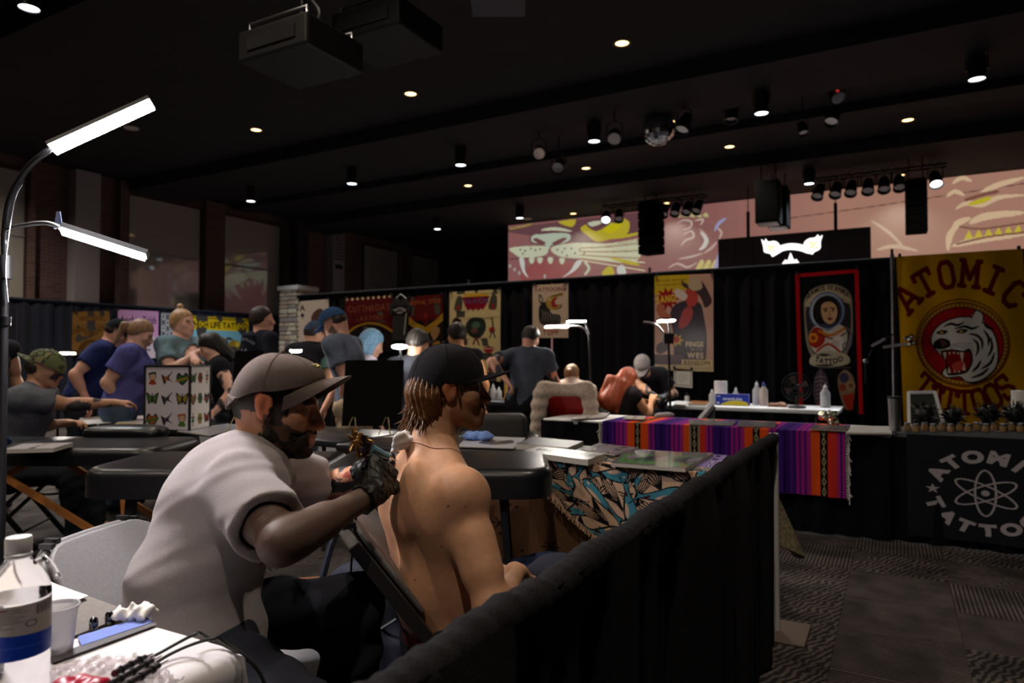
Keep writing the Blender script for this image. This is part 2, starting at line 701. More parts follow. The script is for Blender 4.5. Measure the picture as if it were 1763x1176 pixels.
def nets(V, lo, h):
    s = V < 0
    c = np.zeros(tuple(np.array(V.shape) - 1), np.int8)
    off = [(x, y, z) for x in (0, 1) for y in (0, 1) for z in (0, 1)]
    n = c.shape
    for o in off:
        c += s[o[0]:o[0] + n[0], o[1]:o[1] + n[1], o[2]:o[2] + n[2]]
    act = (c > 0) & (c < 8)
    idx = np.argwhere(act)
    val = {o: V[idx[:, 0] + o[0], idx[:, 1] + o[1], idx[:, 2] + o[2]] for o in off}
    acc = np.zeros((len(idx), 3))
    cnt = np.zeros(len(idx))
    for a in off:
        for d in range(3):
            if a[d] == 0:
                b = tuple(a[i] + (1 if i == d else 0) for i in range(3))
                va, vb = val[a], val[b]
                cr = (va < 0) != (vb < 0)
                t = np.where(cr, va / np.where(cr, va - vb, 1), 0)
                for i in range(3):
                    acc[:, i] += cr * (a[i] + (t if i == d else 0))
                cnt += cr
    P = lo + h * (idx + acc / np.maximum(cnt, 1)[:, None])
    vid = np.full(n, -1, np.int32)
    vid[idx[:, 0], idx[:, 1], idx[:, 2]] = np.arange(len(idx))
    Q = []
    for d in range(3):
        sa = np.moveaxis(s, d, 0)
        va = np.moveaxis(vid, d, 0)          # remaining axes in their order
        x0, x1 = sa[:-1, 1:-1, 1:-1], sa[1:, 1:-1, 1:-1]
        I = np.argwhere(x0 != x1)
        if not len(I):
            continue
        i, j, k = I[:, 0], I[:, 1], I[:, 2]
        q = np.stack((va[i, j, k], va[i, j + 1, k], va[i, j + 1, k + 1], va[i, j, k + 1]), 1)
        keep = x0[i, j, k]
        if d == 1:
            keep = ~keep
        q[~keep] = q[~keep][:, ::-1]
        Q.append(q)
    return P, np.vstack(Q)

def soft(name, S, h, m, parent, col=None, disp=None, world=True, smooth_iter=0):
    P, Q = S.surf(h, disp)
    if smooth_iter:
        A, B = Q.ravel(), np.roll(Q, -1, 1).ravel()
        for _ in range(smooth_iter):
            sm = np.zeros_like(P)
            ct = np.zeros(len(P))
            np.add.at(sm, A, P[B]); np.add.at(ct, A, 1)
            np.add.at(sm, B, P[A]); np.add.at(ct, B, 1)
            P = .5 * P + .5 * sm / np.maximum(ct, 1)[:, None]
    cols = None
    if col is not None:
        cols = col(P)
    return link(name, fast_mesh(name, P, Q, cols), m, parent, world)

def wr(P, freq, seed, amp, d=None, st=.8):     # smooth wrinkle field; d: folds drawn out along d
    r = np.random.RandomState(seed)
    if d is not None:
        d = unit(d)
        P = P - st * (P @ d)[:, None] * d
    t = np.zeros(len(P))
    for i in range(5):
        d = r.randn(3)
        d /= np.linalg.norm(d)
        t += np.sin(P @ (d * freq * (.6 + .8 * r.rand())) + r.rand() * 6.28 + 1.5 * np.sin(P @ (r.randn(3) * freq * .25)))
    return amp * t / 2.2

# ---------------------------------------------------------------- the human body
def two_bone(a, c, l1, l2, hint):
    a, c = np.asarray(a, float), np.asarray(c, float)
    d = c - a
    L = min(np.linalg.norm(d), .995 * (l1 + l2))
    u = unit(d)
    c = a + u * L
    x = (l1 * l1 - l2 * l2 + L * L) / (2 * L)
    y = sqrt(max(l1 * l1 - x * x, 0))
    n = np.asarray(hint, float)
    n = unit(n - u * (n @ u))
    return a + u * x + n * y, c

class Frame:                                   # head frame: centre, forward, up, side (the person's right), scale
    def __init__(s, c, f, u, k=1.0):
        s.c = np.asarray(c, float)
        s.f = unit(f)
        u = np.asarray(u, float)
        s.u = unit(u - s.f * (u @ s.f))
        s.r = np.cross(s.f, s.u)
        s.k = k

    def p(s, f, r, u):
        return s.c + (s.f * f + s.r * r + s.u * u) * s.k

    def loc(s, P):
        q = (P - s.c) / s.k
        return q @ s.f, q @ s.r, q @ s.u

def head_prims(S, H, inflate=0.0, fine=True, hat=False):
    k = H.k
    ax = (H.f, H.r, H.u)
    E = lambda f, r, u, R, kk=.015, op='u': S.el(H.p(f, r, u), np.array(R) * k + inflate, ax, kk * k, op)
    B = lambda a, b, ra, rb, kk=.015, op='u': S.rc(H.p(*a), H.p(*b), ra * k + inflate, rb * k + inflate, kk * k, op=op)
    E(-.012, 0, .032 if not hat else .022, (.096, .075, .083) if not hat else (.088, .07, .07))
    E(-.035, 0, .0, (.072, .066, .07), .03)
    E(.03, 0, -.03, (.06, .058, .078), .03)
    for q in (-1, 1):
        B((0, .05 * q, -.055), (.068, .016 * q, -.098), .017, .016, .03)
        E(.06, .043 * q, -.024, (.024, .022, .022), .025)
        B((.083, .008 * q, .014), (.07, .045 * q, .012), .011, .009, .012)
    E(.076, 0, -.099, (.02, .022, .018), .02)
    E(.082, 0, -.066, (.022, .028, .022), .02)
    if fine:
        for q in (-1, 1):
            E(.104, .033 * q, -.005, (.016, .017, .009), .014, 's')
            E(.074, .032 * q, -.005, (.0145, .016, .0135), .006)
            E(.0, .079 * q, -.004, (.019, .0085, .033), .006)
            E(-.012, .082 * q, .006, (.012, .008, .024), .006)
            E(.004, .089 * q, -.004, (.009, .007, .018), .005, 's')
    B((.088, 0, .004), (.111, 0, -.036), .0085, .0125, .012)
    for q in (-1, 1):
        E(.1, .012 * q, -.04, (.012, .009, .009), .008)
    if fine:
        E(.096, 0, -.0665, (.009, .023, .006), .008)
        E(.094, 0, -.0785, (.009, .02, .007), .008)
        E(.107, 0, -.0722, (.013, .025, .0015), .003, 's')

def hand_prims(S, w, d, n, side, curl=.5, k=1.0, inflate=0.0, spread=.0, thumb=.6, curls=None):
    """w wrist, d towards the fingers, n out of the palm, side +1 for a right hand"""
    w, d = np.asarray(w, float), unit(d)
    n = np.asarray(n, float)
    n = unit(n - d * (n @ d))
    l = np.cross(d, n) * -side                 # towards the thumb
    q = .0 + inflate
    S.rc(w, w + d * .03 * k, .026 * k + q, .03 * k + q, .015, n=n, f=1.5)
    for i in range(4):
        o = (.029 - .0195 * i)
        S.rc(w + d * .02 * k + l * o * .7 * k, w + d * .085 * k + l * o * k, .0135 * k + q, .0115 * k + q, .012)
    S.rc(w + d * .015 * k + l * .018 * k, w + d * .04 * k + l * .034 * k + n * .01 * k, .018 * k + q, .014 * k + q, .014)
    ln = (.078, .087, .08, .063)
    for i in range(4):
        o = .03 - .0198 * i
        c = curls[i] if curls else curl * (1 + .12 * i)
        p = w + d * .086 * k + l * o * k
        a = c * .75
        for j, fr in enumerate((.48, .3, .24)):
            e = unit(d * cos(a) + n * sin(a) + l * spread * (1.5 - i) * .3)
            t = p + e * ln[i] * fr * k
            r0 = (.0098, .0088, .0078)[j] * k + q
            S.rc(p, t, r0, r0 * .9, .004)
            p = t
            a += c * .95
    p = w + d * .04 * k + l * .036 * k + n * .012 * k
    e = unit(d * .75 + l * .62 + n * .35 * thumb)
    t = p + e * .038 * k
    S.rc(p, t, .0115 * k + q, .01 * k + q, .006)
    e2 = unit(d * .9 + l * (.4 - .5 * thumb) + n * .5 * thumb)
    S.rc(t, t + e2 * .03 * k, .01 * k + q, .0085 * k + q, .004)

def torso_prims(S, J, g, q=0.0, k=.05, hips=True, bust=0.0, belly=0.0, shoulders=True):
    f0, f1 = J['f0'], J['f1']
    if hips:
        S.rc(J['hipR'] + J['u0'] * .02, J['hipL'] + J['u0'] * .02, .098 * g + q, .098 * g + q, k)
        S.rc(J['pelvis'], J['waist'], .14 * g + q, .128 * g + q, k, n=f0, f=1.28)
    S.rc(J['waist'], J['chest'], .13 * g + q, .155 * g + q, k, n=f1, f=1.38)
    S.rc(J['chest'], J['chest'] + J['u1'] * .075, .15 * g + q, .095 * g + q, k, n=f1, f=1.35)
    if belly:
        S.el(J['waist'] + f0 * (.06 + belly * .4) - J['u0'] * .02, (.13 * g + q, .1 + belly + q, .13 + q), (np.cross(f0, J['u0']), f0, J['u0']), .08)
    if bust:
        rr = np.cross(f1, J['u1'])
        for e in (-1, 1):
            S.el(J['chest'] + f1 * .085 + rr * .075 * e - J['u1'] * .01, (.065 + bust + q,) * 3, None, .04)
    if shoulders:
        S.rc(J['shR'], J['shL'], .05 + q, .05 + q, .05)
        for e in ('R', 'L'):
            S.rc(J['neck'] + J['u1'] * .0, J['sh' + e] + J['u1'] * .008, .045 + q * .3, .042 + q * .8, .035)
            S.el(J['sh' + e] - J['u1'] * .012, .062 * (.6 + .4 * g) + q, None, .035)

def arm_prims(S, J, e, g=1.0, q=0.0, upto=1.0, lower=True, k=.025, flare=0.0):
    a, b, c = J['sh' + e], J['el' + e], J['wr' + e]
    if upto >= 1:
        S.rc(a, b, .05 * g + q, .039 * g + q, k)
        S.rc(a * .6 + b * .4, a * .35 + b * .65, .047 * g + q, .045 * g + q, .03)
        if lower:
            S.rc(b, c, .039 * g + q, .027 * g + q, k)
            S.rc(b * .85 + c * .15, b * .6 + c * .4, .043 * g + q, .037 * g + q, .03)
    else:
        e = a + (b - a) * upto
        S.rc(a, e, .056 * g + q, .053 * g + q + flare, k, cut=True)
        S.rc(e - unit(b - a) * .008, e + unit(b - a) * .2, .05 * g + q + flare - .02, None, .004, op='s')

def leg_prims(S, J, e, g=1.0, q=0.0, k=.04, foot=False, upto=1.0):
    a, b, c = J['hip' + e], J['kn' + e], J['an' + e]
    S.rc(a, b, .088 * g + q, .058 * g + q, k)
    if upto >= 1:
        S.rc(b, c, .056 * g + q, .04 * g + q, k)
        S.rc(b * .8 + c * .2, b * .5 + c * .5, .057 * g + q, .05 * g + q, k)
    if foot:
        t = J['toe' + e]
        S.rc(c - V3(0, 0, .03), t, .042 + q, .036 + q, .03)

def body(name, J, H, parent, skin, h, g=1.0, col=None, hands=None, fine=True, bust=0.0, belly=0.0, extra=None, disp=None, ag=None, sm=0, hat=False):
    S = Sdf()
    torso_prims(S, J, g, bust=bust, belly=belly)
    S.rc(J['neck'] - J['u1'] * .02, H.p(-.03, 0, -.05), .06 * (.75 + .25 * g), .056, .03)
    head_prims(S, H, fine=fine, hat=hat)
    ag = ag or .6 + .4 * g
    for e in 'RL':
        arm_prims(S, J, e, ag)
        leg_prims(S, J, e, g, foot=True)
        kw = dict(curl=.55)
        kw.update((hands or {}).get(e, {}))
        dd = kw.pop('d', J['wr' + e] - J['el' + e])
        nn = kw.pop('n', J['u1'] * -1)
        hand_prims(S, J['wr' + e], dd, nn, 1 if e == 'R' else -1, **kw)
    if extra:
        extra(S)
    return soft(name, S, h, skin, parent, col, disp=disp, smooth_iter=sm)

def face_cols(base, H, lips=(150, 85, 78), brow=(50, 35, 25), brows=True, stub=None, iris=(60, 45, 35), extra=None):
    bs, lp, br, ir = (np.array(lin(*q)) for q in (base, lips, brow, iris))
    wh = np.array(lin(150, 138, 130))
    def f(P):
        c = np.tile(bs, (len(P), 1))
        F, R, U = H.loc(P)
        A = np.abs(R)
        near = (np.abs(U) < .14) & (np.abs(F) < .14) & (A < .1)
        red = near & (F > .04)
        c[near & (A > .074) & (np.abs(U) < .045)] = bs * np.array((1.05, .72, .62))
        c[red & (U < -.03) & (U > -.05) & (A < .02) & (F > .1)] = bs * np.array((1.05, .85, .8))
        if stub is not None:
            sb = np.array(lin(*stub[:3]))
            m = near & (F > 0) & (U < -.018 - .5 * np.maximum(F - .01, 0)) & ~((U > -.062) & (A < .016) & (F > .08)) & (U > -.128)
            m |= near & (F > .07) & (U < -.048) & (U > -.064) & (A < .03)
            c[m] = bs * (1 - stub[3]) + sb * stub[3]
        m = red & (U < -.0600) & (U > -.0855) & (A < .026 - .5 * np.abs(U + .072)) & (F > .085)
        c[m] = .5 * lp + .5 * bs
        e = (np.abs(U + .0075) < .0034) & (np.abs(A - .032) < .0145 - .6 * np.abs(U + .0065)) & (F > .078)
        c[e] = wh
        c[e & (np.abs(A - .034) < .0068)] = ir
        c[red & (np.abs(U + .005) < .012) & (np.abs(A - .032) < .019) & (F > .07) & ~e] = bs * np.array((.75, .6, .55))
        if brows:
            c[red & (U > .011) & (U < .023) & (A > .012) & (A < .05) & (F > .065)] = br
        if extra:
            extra(P, c, F, R, U)
        return c
    return f

def pose(H=1.72, lean=0, seat=None, head=(0, 0), bend=0, handR=None, handL=None, twist=0, hipshift=0, elbR=(.5, -1, -.3), elbL=(-.5, -1, -.3), width=1.0, feet=.1):
    """joints in a person's own frame: +y ahead, +x to the person's right, origin on the floor"""
    s = H / 1.75
    J = {}
    hp = (seat + .09) if seat else .52 * H
    J['pelvis'] = V3(0, 0, hp)
    L0, L1 = radians(lean * .7), radians(lean * 1.1)
    u0, u1 = V3(0, sin(L0), cos(L0)), V3(0, sin(L1), cos(L1))
    tw = radians(twist)
    f1 = V3(-sin(tw) * cos(L1), cos(tw) * cos(L1), -sin(L1))
    J['u0'], J['u1'], J['f0'], J['f1'] = u0, u1, V3(0, cos(L0), -sin(L0)), unit(f1)
    J['waist'] = J['pelvis'] + u0 * .17 * s
    J['chest'] = J['waist'] + u1 * .19 * s
    J['neck'] = J['chest'] + u1 * .165 * s
    rx = V3(cos(tw), sin(tw), 0)
    hpit, hyaw = radians(head[0]), radians(head[1])
    hf = V3(-sin(hyaw) * cos(hpit), cos(hyaw) * cos(hpit), sin(hpit))
    hu = V3(sin(hyaw) * sin(hpit), -cos(hyaw) * sin(hpit), cos(hpit))
    nk = unit(u1 + V3(0, .35, .5) + hu * .6)
    Hd = Frame(J['neck'] + nk * .135 * s, hf, hu, s * 1.0)
    for e, q in (('R', 1), ('L', -1)):
        J['sh' + e] = J['chest'] + u1 * .1 * s + rx * .178 * s * q * width
        t = (handR if e == 'R' else handL)
        t = np.array(t, float) if t is not None else J['sh' + e] + V3(.09 * q, .07, -.5 * s)
        J['el' + e], J['wr' + e] = two_bone(J['sh' + e], t, .29 * s, .25 * s, elbR if e == 'R' else elbL)
        J['hip' + e] = J['pelvis'] + V3(.09 * s * q, 0, -.02)
        if seat:
            J['kn' + e] = J['hip' + e] + V3(.06 * q, .42 * s, -.02)
            J['an' + e] = V3(J['kn' + e][0], J['kn' + e][1] + .03, .085)
        else:
            J['an' + e] = V3(feet * q, -.03, .085)
            J['kn' + e] = (J['hip' + e] + J['an' + e]) / 2 + V3(0, .02, 0)
        J['toe' + e] = J['an' + e] + V3(.02 * q, .17, -.045)
    return J, Hd

def cap(parent, H, m, name='cap', brim_m=None, droop=.02, back=False, seams=True, size=1.0, low=(.048, .026, -.004), top=.118, pitch=.05, world=True, reach=.075):
    """baseball cap on a head frame: crown, brim, button, seams; low = rim height at front, side, rear; back=True turns it round"""
    F = Frame(H.c, H.f * (-1 if back else 1), H.u, H.k * size)
    def crown(u, v):
        a = 2 * pi * u
        c = cos(a)
        lw = low[1] + (low[0] - low[1]) * max(0, c) ** 1.5 + (low[2] - low[1]) * max(0, -c) ** 1.5
        t = v * pi / 2
        cu = cos(t) ** .62
        hh = lw + (top - lw) * (.35 * v + .65 * sin(t))
        bulge = 1 + .04 * max(0, c) * sin(2 * t)
        return F.p(-.008 + .105 * cu * c * bulge, .0845 * cu * sin(a), hh)
    co = MB().slab(crown, 44, 14, .003).build(name, m, parent, world, ang=60)
    def brim(u, v):
        q = (u - .5) * 2
        a = q * radians(64)
        ext = reach * v * max(0, cos(q * pi / 2)) ** .6
        c = cos(a)
        lw = low[1] + (low[0] - low[1]) * max(0, c) ** 1.5
        return F.p(-.009 + .105 * c + ext, .084 * sin(a) * (1 - .06 * v), lw + .002 + ext * pitch - droop * (q * q) * (.35 + .65 * v))
    MB().slab(brim, 28, 10, .0045).build('brim', brim_m or m, co, world, ang=60)
    MB().sphere(F.p(-.008, 0, top + .002), .007 * H.k, 10, 6).build('button', brim_m or m, co, world)
    if seams:
        sm = MB()
        for i in range(6):
            pts = [F.c + (np.array(crown(i / 6 + 1 / 12, j / 14)) - F.c) * 1.012 for j in range(15)]
            sm.tube(pts, .0013 * H.k, 5)
        sm.build('seam', brim_m or m, co, world)
    return co, F, crown
# ---------------------------------------------------------------- materials of the room
def carpet_mat(name, seed, rot, stripe):
    m = bpy.data.materials.new(name)
    m.use_nodes = True
    nt = m.node_tree
    N, L = nt.nodes, nt.links
    b = N['Principled BSDF']
    b.inputs['Roughness'].default_value = .95
    b.inputs['Specular IOR Level'].default_value = .15
    tc = N.new('ShaderNodeTexCoord')
    mp = N.new('ShaderNodeMapping')
    mp.inputs['Rotation'].default_value = (0, 0, rot)
    mp.inputs['Location'].default_value = (seed * 1.7, seed * 2.3, 0)
    L.new(tc.outputs['Object'], mp.inputs['Vector'])
    w = N.new('ShaderNodeTexWave')
    w.inputs['Scale'].default_value = 15 if stripe else 10
    w.inputs['Distortion'].default_value = .5 if stripe else 7
    w.inputs['Detail'].default_value = 3
    w.inputs['Detail Scale'].default_value = 1.3
    L.new(mp.outputs['Vector'], w.inputs['Vector'])
    n = N.new('ShaderNodeTexNoise')
    n.inputs['Scale'].default_value = 3.5
    n.inputs['Detail'].default_value = 5
    L.new(mp.outputs['Vector'], n.inputs['Vector'])
    r = N.new('ShaderNodeValToRGB')
    e = r.color_ramp.elements
    e[0].position, e[0].color = .25, (*lin(44, 43, 46), 1)
    e[1].position, e[1].color = .8, (*lin(98, 92, 89), 1)
    L.new(w.outputs['Fac'], r.inputs['Fac'])
    r2 = N.new('ShaderNodeValToRGB')
    e = r2.color_ramp.elements
    e[0].position, e[0].color = .35, (.45, .47, .52, 1)
    e[1].position, e[1].color = .62, (1.15, 1.08, 1.02, 1)
    L.new(n.outputs['Fac'], r2.inputs['Fac'])
    x = N.new('ShaderNodeMix')
    x.data_type, x.blend_type = 'RGBA', 'MULTIPLY'
    x.inputs['Factor'].default_value = 1
    L.new(r.outputs['Color'], x.inputs['A'])
    L.new(r2.outputs['Color'], x.inputs['B'])
    L.new(x.outputs['Result'], b.inputs['Base Color'])
    n3 = N.new('ShaderNodeTexNoise')
    n3.inputs['Scale'].default_value = 380
    bp = N.new('ShaderNodeBump')
    bp.inputs['Strength'].default_value = .5
    bp.inputs['Distance'].default_value = .004
    L.new(tc.outputs['Object'], n3.inputs['Vector'])
    L.new(n3.outputs['Fac'], bp.inputs['Height'])
    L.new(bp.outputs['Normal'], b.inputs['Normal'])
    return m

def brick_mat():
    m = bpy.data.materials.new('dark_brick')
    m.use_nodes = True
    N, L = m.node_tree.nodes, m.node_tree.links
    b = N['Principled BSDF']
    b.inputs['Roughness'].default_value = .85
    tc = N.new('ShaderNodeTexCoord')
    mp = N.new('ShaderNodeMapping')
    mp.inputs['Rotation'].default_value = (0, 0, 0)
    sp = N.new('ShaderNodeSeparateXYZ')
    cb = N.new('ShaderNodeCombineXYZ')
    L.new(tc.outputs['Object'], sp.inputs[0])
    L.new(sp.outputs['Y'], cb.inputs['X'])
    L.new(sp.outputs['Z'], cb.inputs['Y'])
    t = N.new('ShaderNodeTexBrick')
    t.inputs['Scale'].default_value = 1
    t.inputs['Brick Width'].default_value = .23
    t.inputs['Row Height'].default_value = .076
    t.inputs['Mortar Size'].default_value = .008
    t.inputs['Color1'].default_value = (*lin(104, 74, 70), 1)
    t.inputs['Color2'].default_value = (*lin(84, 60, 60), 1)
    t.inputs['Mortar'].default_value = (*lin(100, 90, 88), 1)
    L.new(cb.outputs[0], t.inputs['Vector'])
    L.new(t.outputs['Color'], b.inputs['Base Color'])
    return m

def blind_mat():
    m = bpy.data.materials.new('window_blind')
    m.use_nodes = True
    N, L = m.node_tree.nodes, m.node_tree.links
    b = N['Principled BSDF']
    b.inputs['Roughness'].default_value = .5
    b.inputs['Coat Weight'].default_value = .5
    b.inputs['Coat Roughness'].default_value = .06
    tc = N.new('ShaderNodeTexCoord')
    sp = N.new('ShaderNodeSeparateXYZ')
    L.new(tc.outputs['Object'], sp.inputs[0])
    mt = N.new('ShaderNodeMath')
    mt.operation = 'MULTIPLY'
    mt.inputs[1].default_value = 2 * pi / .05
    sn = N.new('ShaderNodeMath')
    sn.operation = 'SINE'
    L.new(sp.outputs['Z'], mt.inputs[0])
    L.new(mt.outputs[0], sn.inputs[0])
    r = N.new('ShaderNodeMapRange')
    r.inputs['From Min'].default_value = -1
    r.inputs['To Min'].default_value = .34
    r.inputs['To Max'].default_value = .5
    L.new(sn.outputs[0], r.inputs['Value'])
    cb = N.new('ShaderNodeCombineColor')
    for i, k in enumerate((1.0, .95, .88)):
        q = N.new('ShaderNodeMath')
        q.operation = 'MULTIPLY'
        q.inputs[1].default_value = k
        L.new(r.outputs[0], q.inputs[0])
        L.new(q.outputs[0], cb.inputs[i])
    L.new(cb.outputs[0], b.inputs['Base Color'])
    return m

def pane_mat():
    m = bpy.data.materials.new('window_glass')
    m.use_nodes = True
    N, L = m.node_tree.nodes, m.node_tree.links
    N.remove(N['Principled BSDF'])
    t, g, x = (N.new('ShaderNode' + k) for k in ('BsdfTransparent', 'BsdfGlossy', 'MixShader'))
    x.inputs[0].default_value = .07
    g.inputs['Roughness'].default_value = .05
    L.new(t.outputs[0], x.inputs[1])
    L.new(g.outputs[0], x.inputs[2])
    L.new(x.outputs[0], N['Material Output'].inputs['Surface'])
    return m
M_PANE = pane_mat()
M_CEIL = mat('ceiling_black', lin(36, 34, 37), .85, noise=.2, nscale=2)
M_BEAM = mat('beam_black', lin(30, 28, 30), .8)
M_DARK = mat('dark_wall', lin(38, 36, 38), .9)
M_BLACK = mat('black_metal', lin(26, 26, 28), .4, spec=.5)
M_BLACKP = mat('black_plastic', lin(24, 24, 26), .5)
M_CHROME = mat('chrome', lin(215, 215, 220), .16, metal=1.0)
M_STEEL = mat('brushed_steel', lin(165, 166, 170), .38, metal=1.0)
M_DRAPE = mat('black_drape', lin(22, 21, 24), .95, spec=.08, noise=.35, nscale=260, bump=.35, bscale=420)
M_NAVYD = mat('navy_drape', lin(34, 37, 50), .95, spec=.1, noise=.3, nscale=120, sheen=.1)
M_WHITE = mat('white_plastic', lin(225, 225, 225), .45)
M_BLIND = blind_mat()
M_BRICK = brick_mat()
M_DUCT = mat('duct_paint', lin(150, 145, 150), .6)

WX = -15.6            # brick wall
CEIL = 5.4
# ---------------------------------------------------------------- room shell
def plane_obj(name, pts, m):
    return structure(MB().add(pts, [tuple(range(len(pts)))]).build(name, m, smooth=False))

floor = MB().box((-2, 11, -.06), (28, 40, .1)).build('floor', carpet_mat('carpet_far', 3, .3, True), smooth=False)
structure(floor)
structure(MB().box((-2, 11, CEIL + .1), (28, 40, .2)).build('ceiling', M_CEIL, smooth=False))
structure(MB().box((WX - .15, 11, 2.7), (.3, 40, 5.4)).build('wall_left', M_BRICK, smooth=False))
structure(MB().box((-2, 30.5, 2.7), (28, .3, 5.4)).build('wall_far', M_DARK, smooth=False))
structure(MB().box((11.5, 11, 2.7), (.3, 40, 5.4)).build('wall_right', M_DARK, smooth=False))
structure(MB().box((-2, -8.5, 2.7), (28, .3, 5.4)).build('wall_near', M_DARK, smooth=False))
for i, (y0, y1, zb) in enumerate([(4.0, 5.0, 5.05), (9.35, 10.8, 5.14), (12.2, 12.7, 5.25), (14.3, 15.8, 5.14)]):
    structure(MB().box((-2, (y0 + y1) / 2, (CEIL + zb) / 2), (26.9, y1 - y0, CEIL - zb)).build('beam_%d' % (i + 1), M_BEAM, smooth=False))

# carpet tiles, each laid with its own pattern
CT = [carpet_mat('carpet_tile_%d' % i, i, r, s) for i, (r, s) in enumerate([(0, True), (pi / 2, True), (.4, False), (1.9, False), (1.2, False)])]
tiles = [MB().box((0, 0, -.004), (.499, .499, .012), bev=.001, seg=1).mesh('carpet_tile', False) for _ in CT]
for me, mm in zip(tiles, CT):
    me.materials.append(mm)
rt = random.Random(5)
for i in range(18):
    for j in range(13):
        x, y = -5.0 + .5 * i, .35 + .5 * j
        o = bpy.data.objects.new('carpet_tile', tiles[rt.choice([0, 1, 2, 0, 3, 1, 4, 2])])
        COL.objects.link(o)
        o.location = (x, y, rt.uniform(-.001, .001))
        o.rotation_euler = (0, 0, rt.choice([0, pi / 2, pi]))
        o.parent = floor

# ---------------------------------------------------------------- brick wall with windows, ducts, pillars
def wy(x):
    return onX(x, 617, WX)[1]

wspans = [(-75, 36), (213, 340), (382, 478), (624, 682), (705, 754), (838, 872)]
for i, (xa, xb) in enumerate(wspans):
    ya, yb = wy(xa), wy(xb)
    w = thing('window_%d' % (i + 1), 'tall window', 'window', (WX, (ya + yb) / 2, 2.45))
    w['kind'] = 'structure'
    del w['category'], w['label']
    fr = MB()
    for (c, s) in [((WX + .03, (ya + yb) / 2, 2.47), (.06, yb - ya + .1, .06)), ((WX + .03, (ya + yb) / 2, 5.12), (.06, yb - ya + .1, .06)),
                   ((WX + .03, ya - .03, 3.8), (.06, .06, 2.6)), ((WX + .03, yb + .03, 3.8), (.06, .06, 2.6))]:
        fr.box(c, s)
    fr.build('window_frame', mat('frame_dark', lin(60, 40, 38), .6), w, True, smooth=False)
    MB().box((WX + .03, (ya + yb) / 2, 3.78), (.05, yb - ya, .05)).build('mullion', M_DUCT, w, True, smooth=False)
    for z0, z1 in ((2.5, 3.76), (3.81, 5.09)):
        MB().box((WX + .045, (ya + yb) / 2, (z0 + z1) / 2), (.006, yb - ya, z1 - z0)).build('pane', M_PANE, w, True, smooth=False)
        b = MB().box((WX + .02, (ya + yb) / 2, (z0 + z1) / 2), (.02, yb - ya, z1 - z0)).build('blind', M_BLIND, w, True, smooth=False)
for i, (xa, xb, vents) in enumerate([(113, 156, 0), (560, 580, 9)]):
    ya, yb = wy(xa), wy(xb)
    d = MB().box((WX + .15, (ya + yb) / 2, 3.9), (.3, yb - ya, 2.9)).build('trim_%d' % (i + 1), M_DUCT, smooth=False)
    structure(d)
    if vents:
        for k in range(vents):
            MB().box((WX + .305, (ya + yb) / 2, 5.2 - .1 * k), (.02, (yb - ya) * .8, .03)).build('louver', M_BLACK, d, True, smooth=False)
        MB().box((WX + .31, (ya + yb) / 2, 4.16), (.03, (yb - ya) * .6, .12)).build('control_plate', M_BLACKP, d, True, smooth=False)
for i, (xa, xb, X) in enumerate([(503, 523, WX + .5), (815, 825, WX + .6)]):
    ya, yb = onX(xa, 617, X)[1], onX(xb, 617, X)[1]
    structure(MB().box((X, (ya + yb) / 2, 2.7), (.3, yb - ya, 5.4)).build('pillar_%d' % (i + 1), M_DARK, smooth=False))
for i, (xa, xb) in enumerate([(345, 378), (684, 703), (40, 50), (196, 212)]):
    ya, yb = wy(xa), wy(xb)
    structure(MB().box((WX + .09, (ya + yb) / 2, 2.7), (.18, yb - ya, 5.3)).build('pilaster_%d' % (i + 1), M_BRICK, smooth=False))

# stone clad column with a pale cap
pa, pb = C(484, 617, 17.6), C(541, 617, 17.6)
cx, cy = (pa[0] + pb[0]) / 2, (pa[1] + pb[1]) / 2
M_MORTAR = mat('mortar', lin(70, 62, 54), .95)
stone_ms = [mat('stone_%d' % i, lin(*q), .85, noise=.25, nscale=14, bump=.3, bscale=30) for i, q in enumerate([(150, 134, 112), (128, 112, 96), (168, 152, 132), (112, 100, 92), (140, 118, 96)])]
col = structure(MB().box((cx, cy, 1.5), (.6, .6, 3.0)).build('column', M_MORTAR, smooth=False))
rs = random.Random(3)
stone_me = [MB().box((0, 0, 0), (1, 1, 1), bev=.12, seg=1).mesh('stone', False) for _ in stone_ms]
for me, mm in zip(stone_me, stone_ms):
    me.materials.append(mm)
for face, (nx, ny) in enumerate(((0, -1), (1, 0))):
    z = .02
    while z < 2.95:
        hh = rs.uniform(.09, .17)
        a = -.31
        while a < .3:
            ww = min(rs.uniform(.14, .32), .31 - a)
            o = bpy.data.objects.new('stone', stone_me[rs.randrange(5)])
            COL.objects.link(o)
            o.parent = col
            t = a + ww / 2
            pr = .31 + rs.uniform(0, .02)
            o.location = (cx + nx * pr + (t if ny else 0), cy + ny * pr + (t if nx else 0), z + hh / 2)
            o.scale = ((ww - .015, .05, hh - .015) if ny else (.05, ww - .015, hh - .015))
            a += ww
        z += hh
MB().box((cx, cy, 3.06), (.74, .74, .12), bev=.02).build('capstone', mat('capstone', lin(190, 182, 172), .8), col, True)

# ---------------------------------------------------------------- ceiling lights
M_WARM = mat('warm_lamp', (1, .7, .35), emit=5, ecol=(1.0, .62, .27))
M_COOL = mat('cool_lamp', (1, 1, 1), emit=9, ecol=(.8, .9, 1.0))
M_OFF = mat('lamp_off', lin(205, 200, 190), .4)
M_TRIMR = mat('downlight_trim', lin(90, 80, 66), .45)

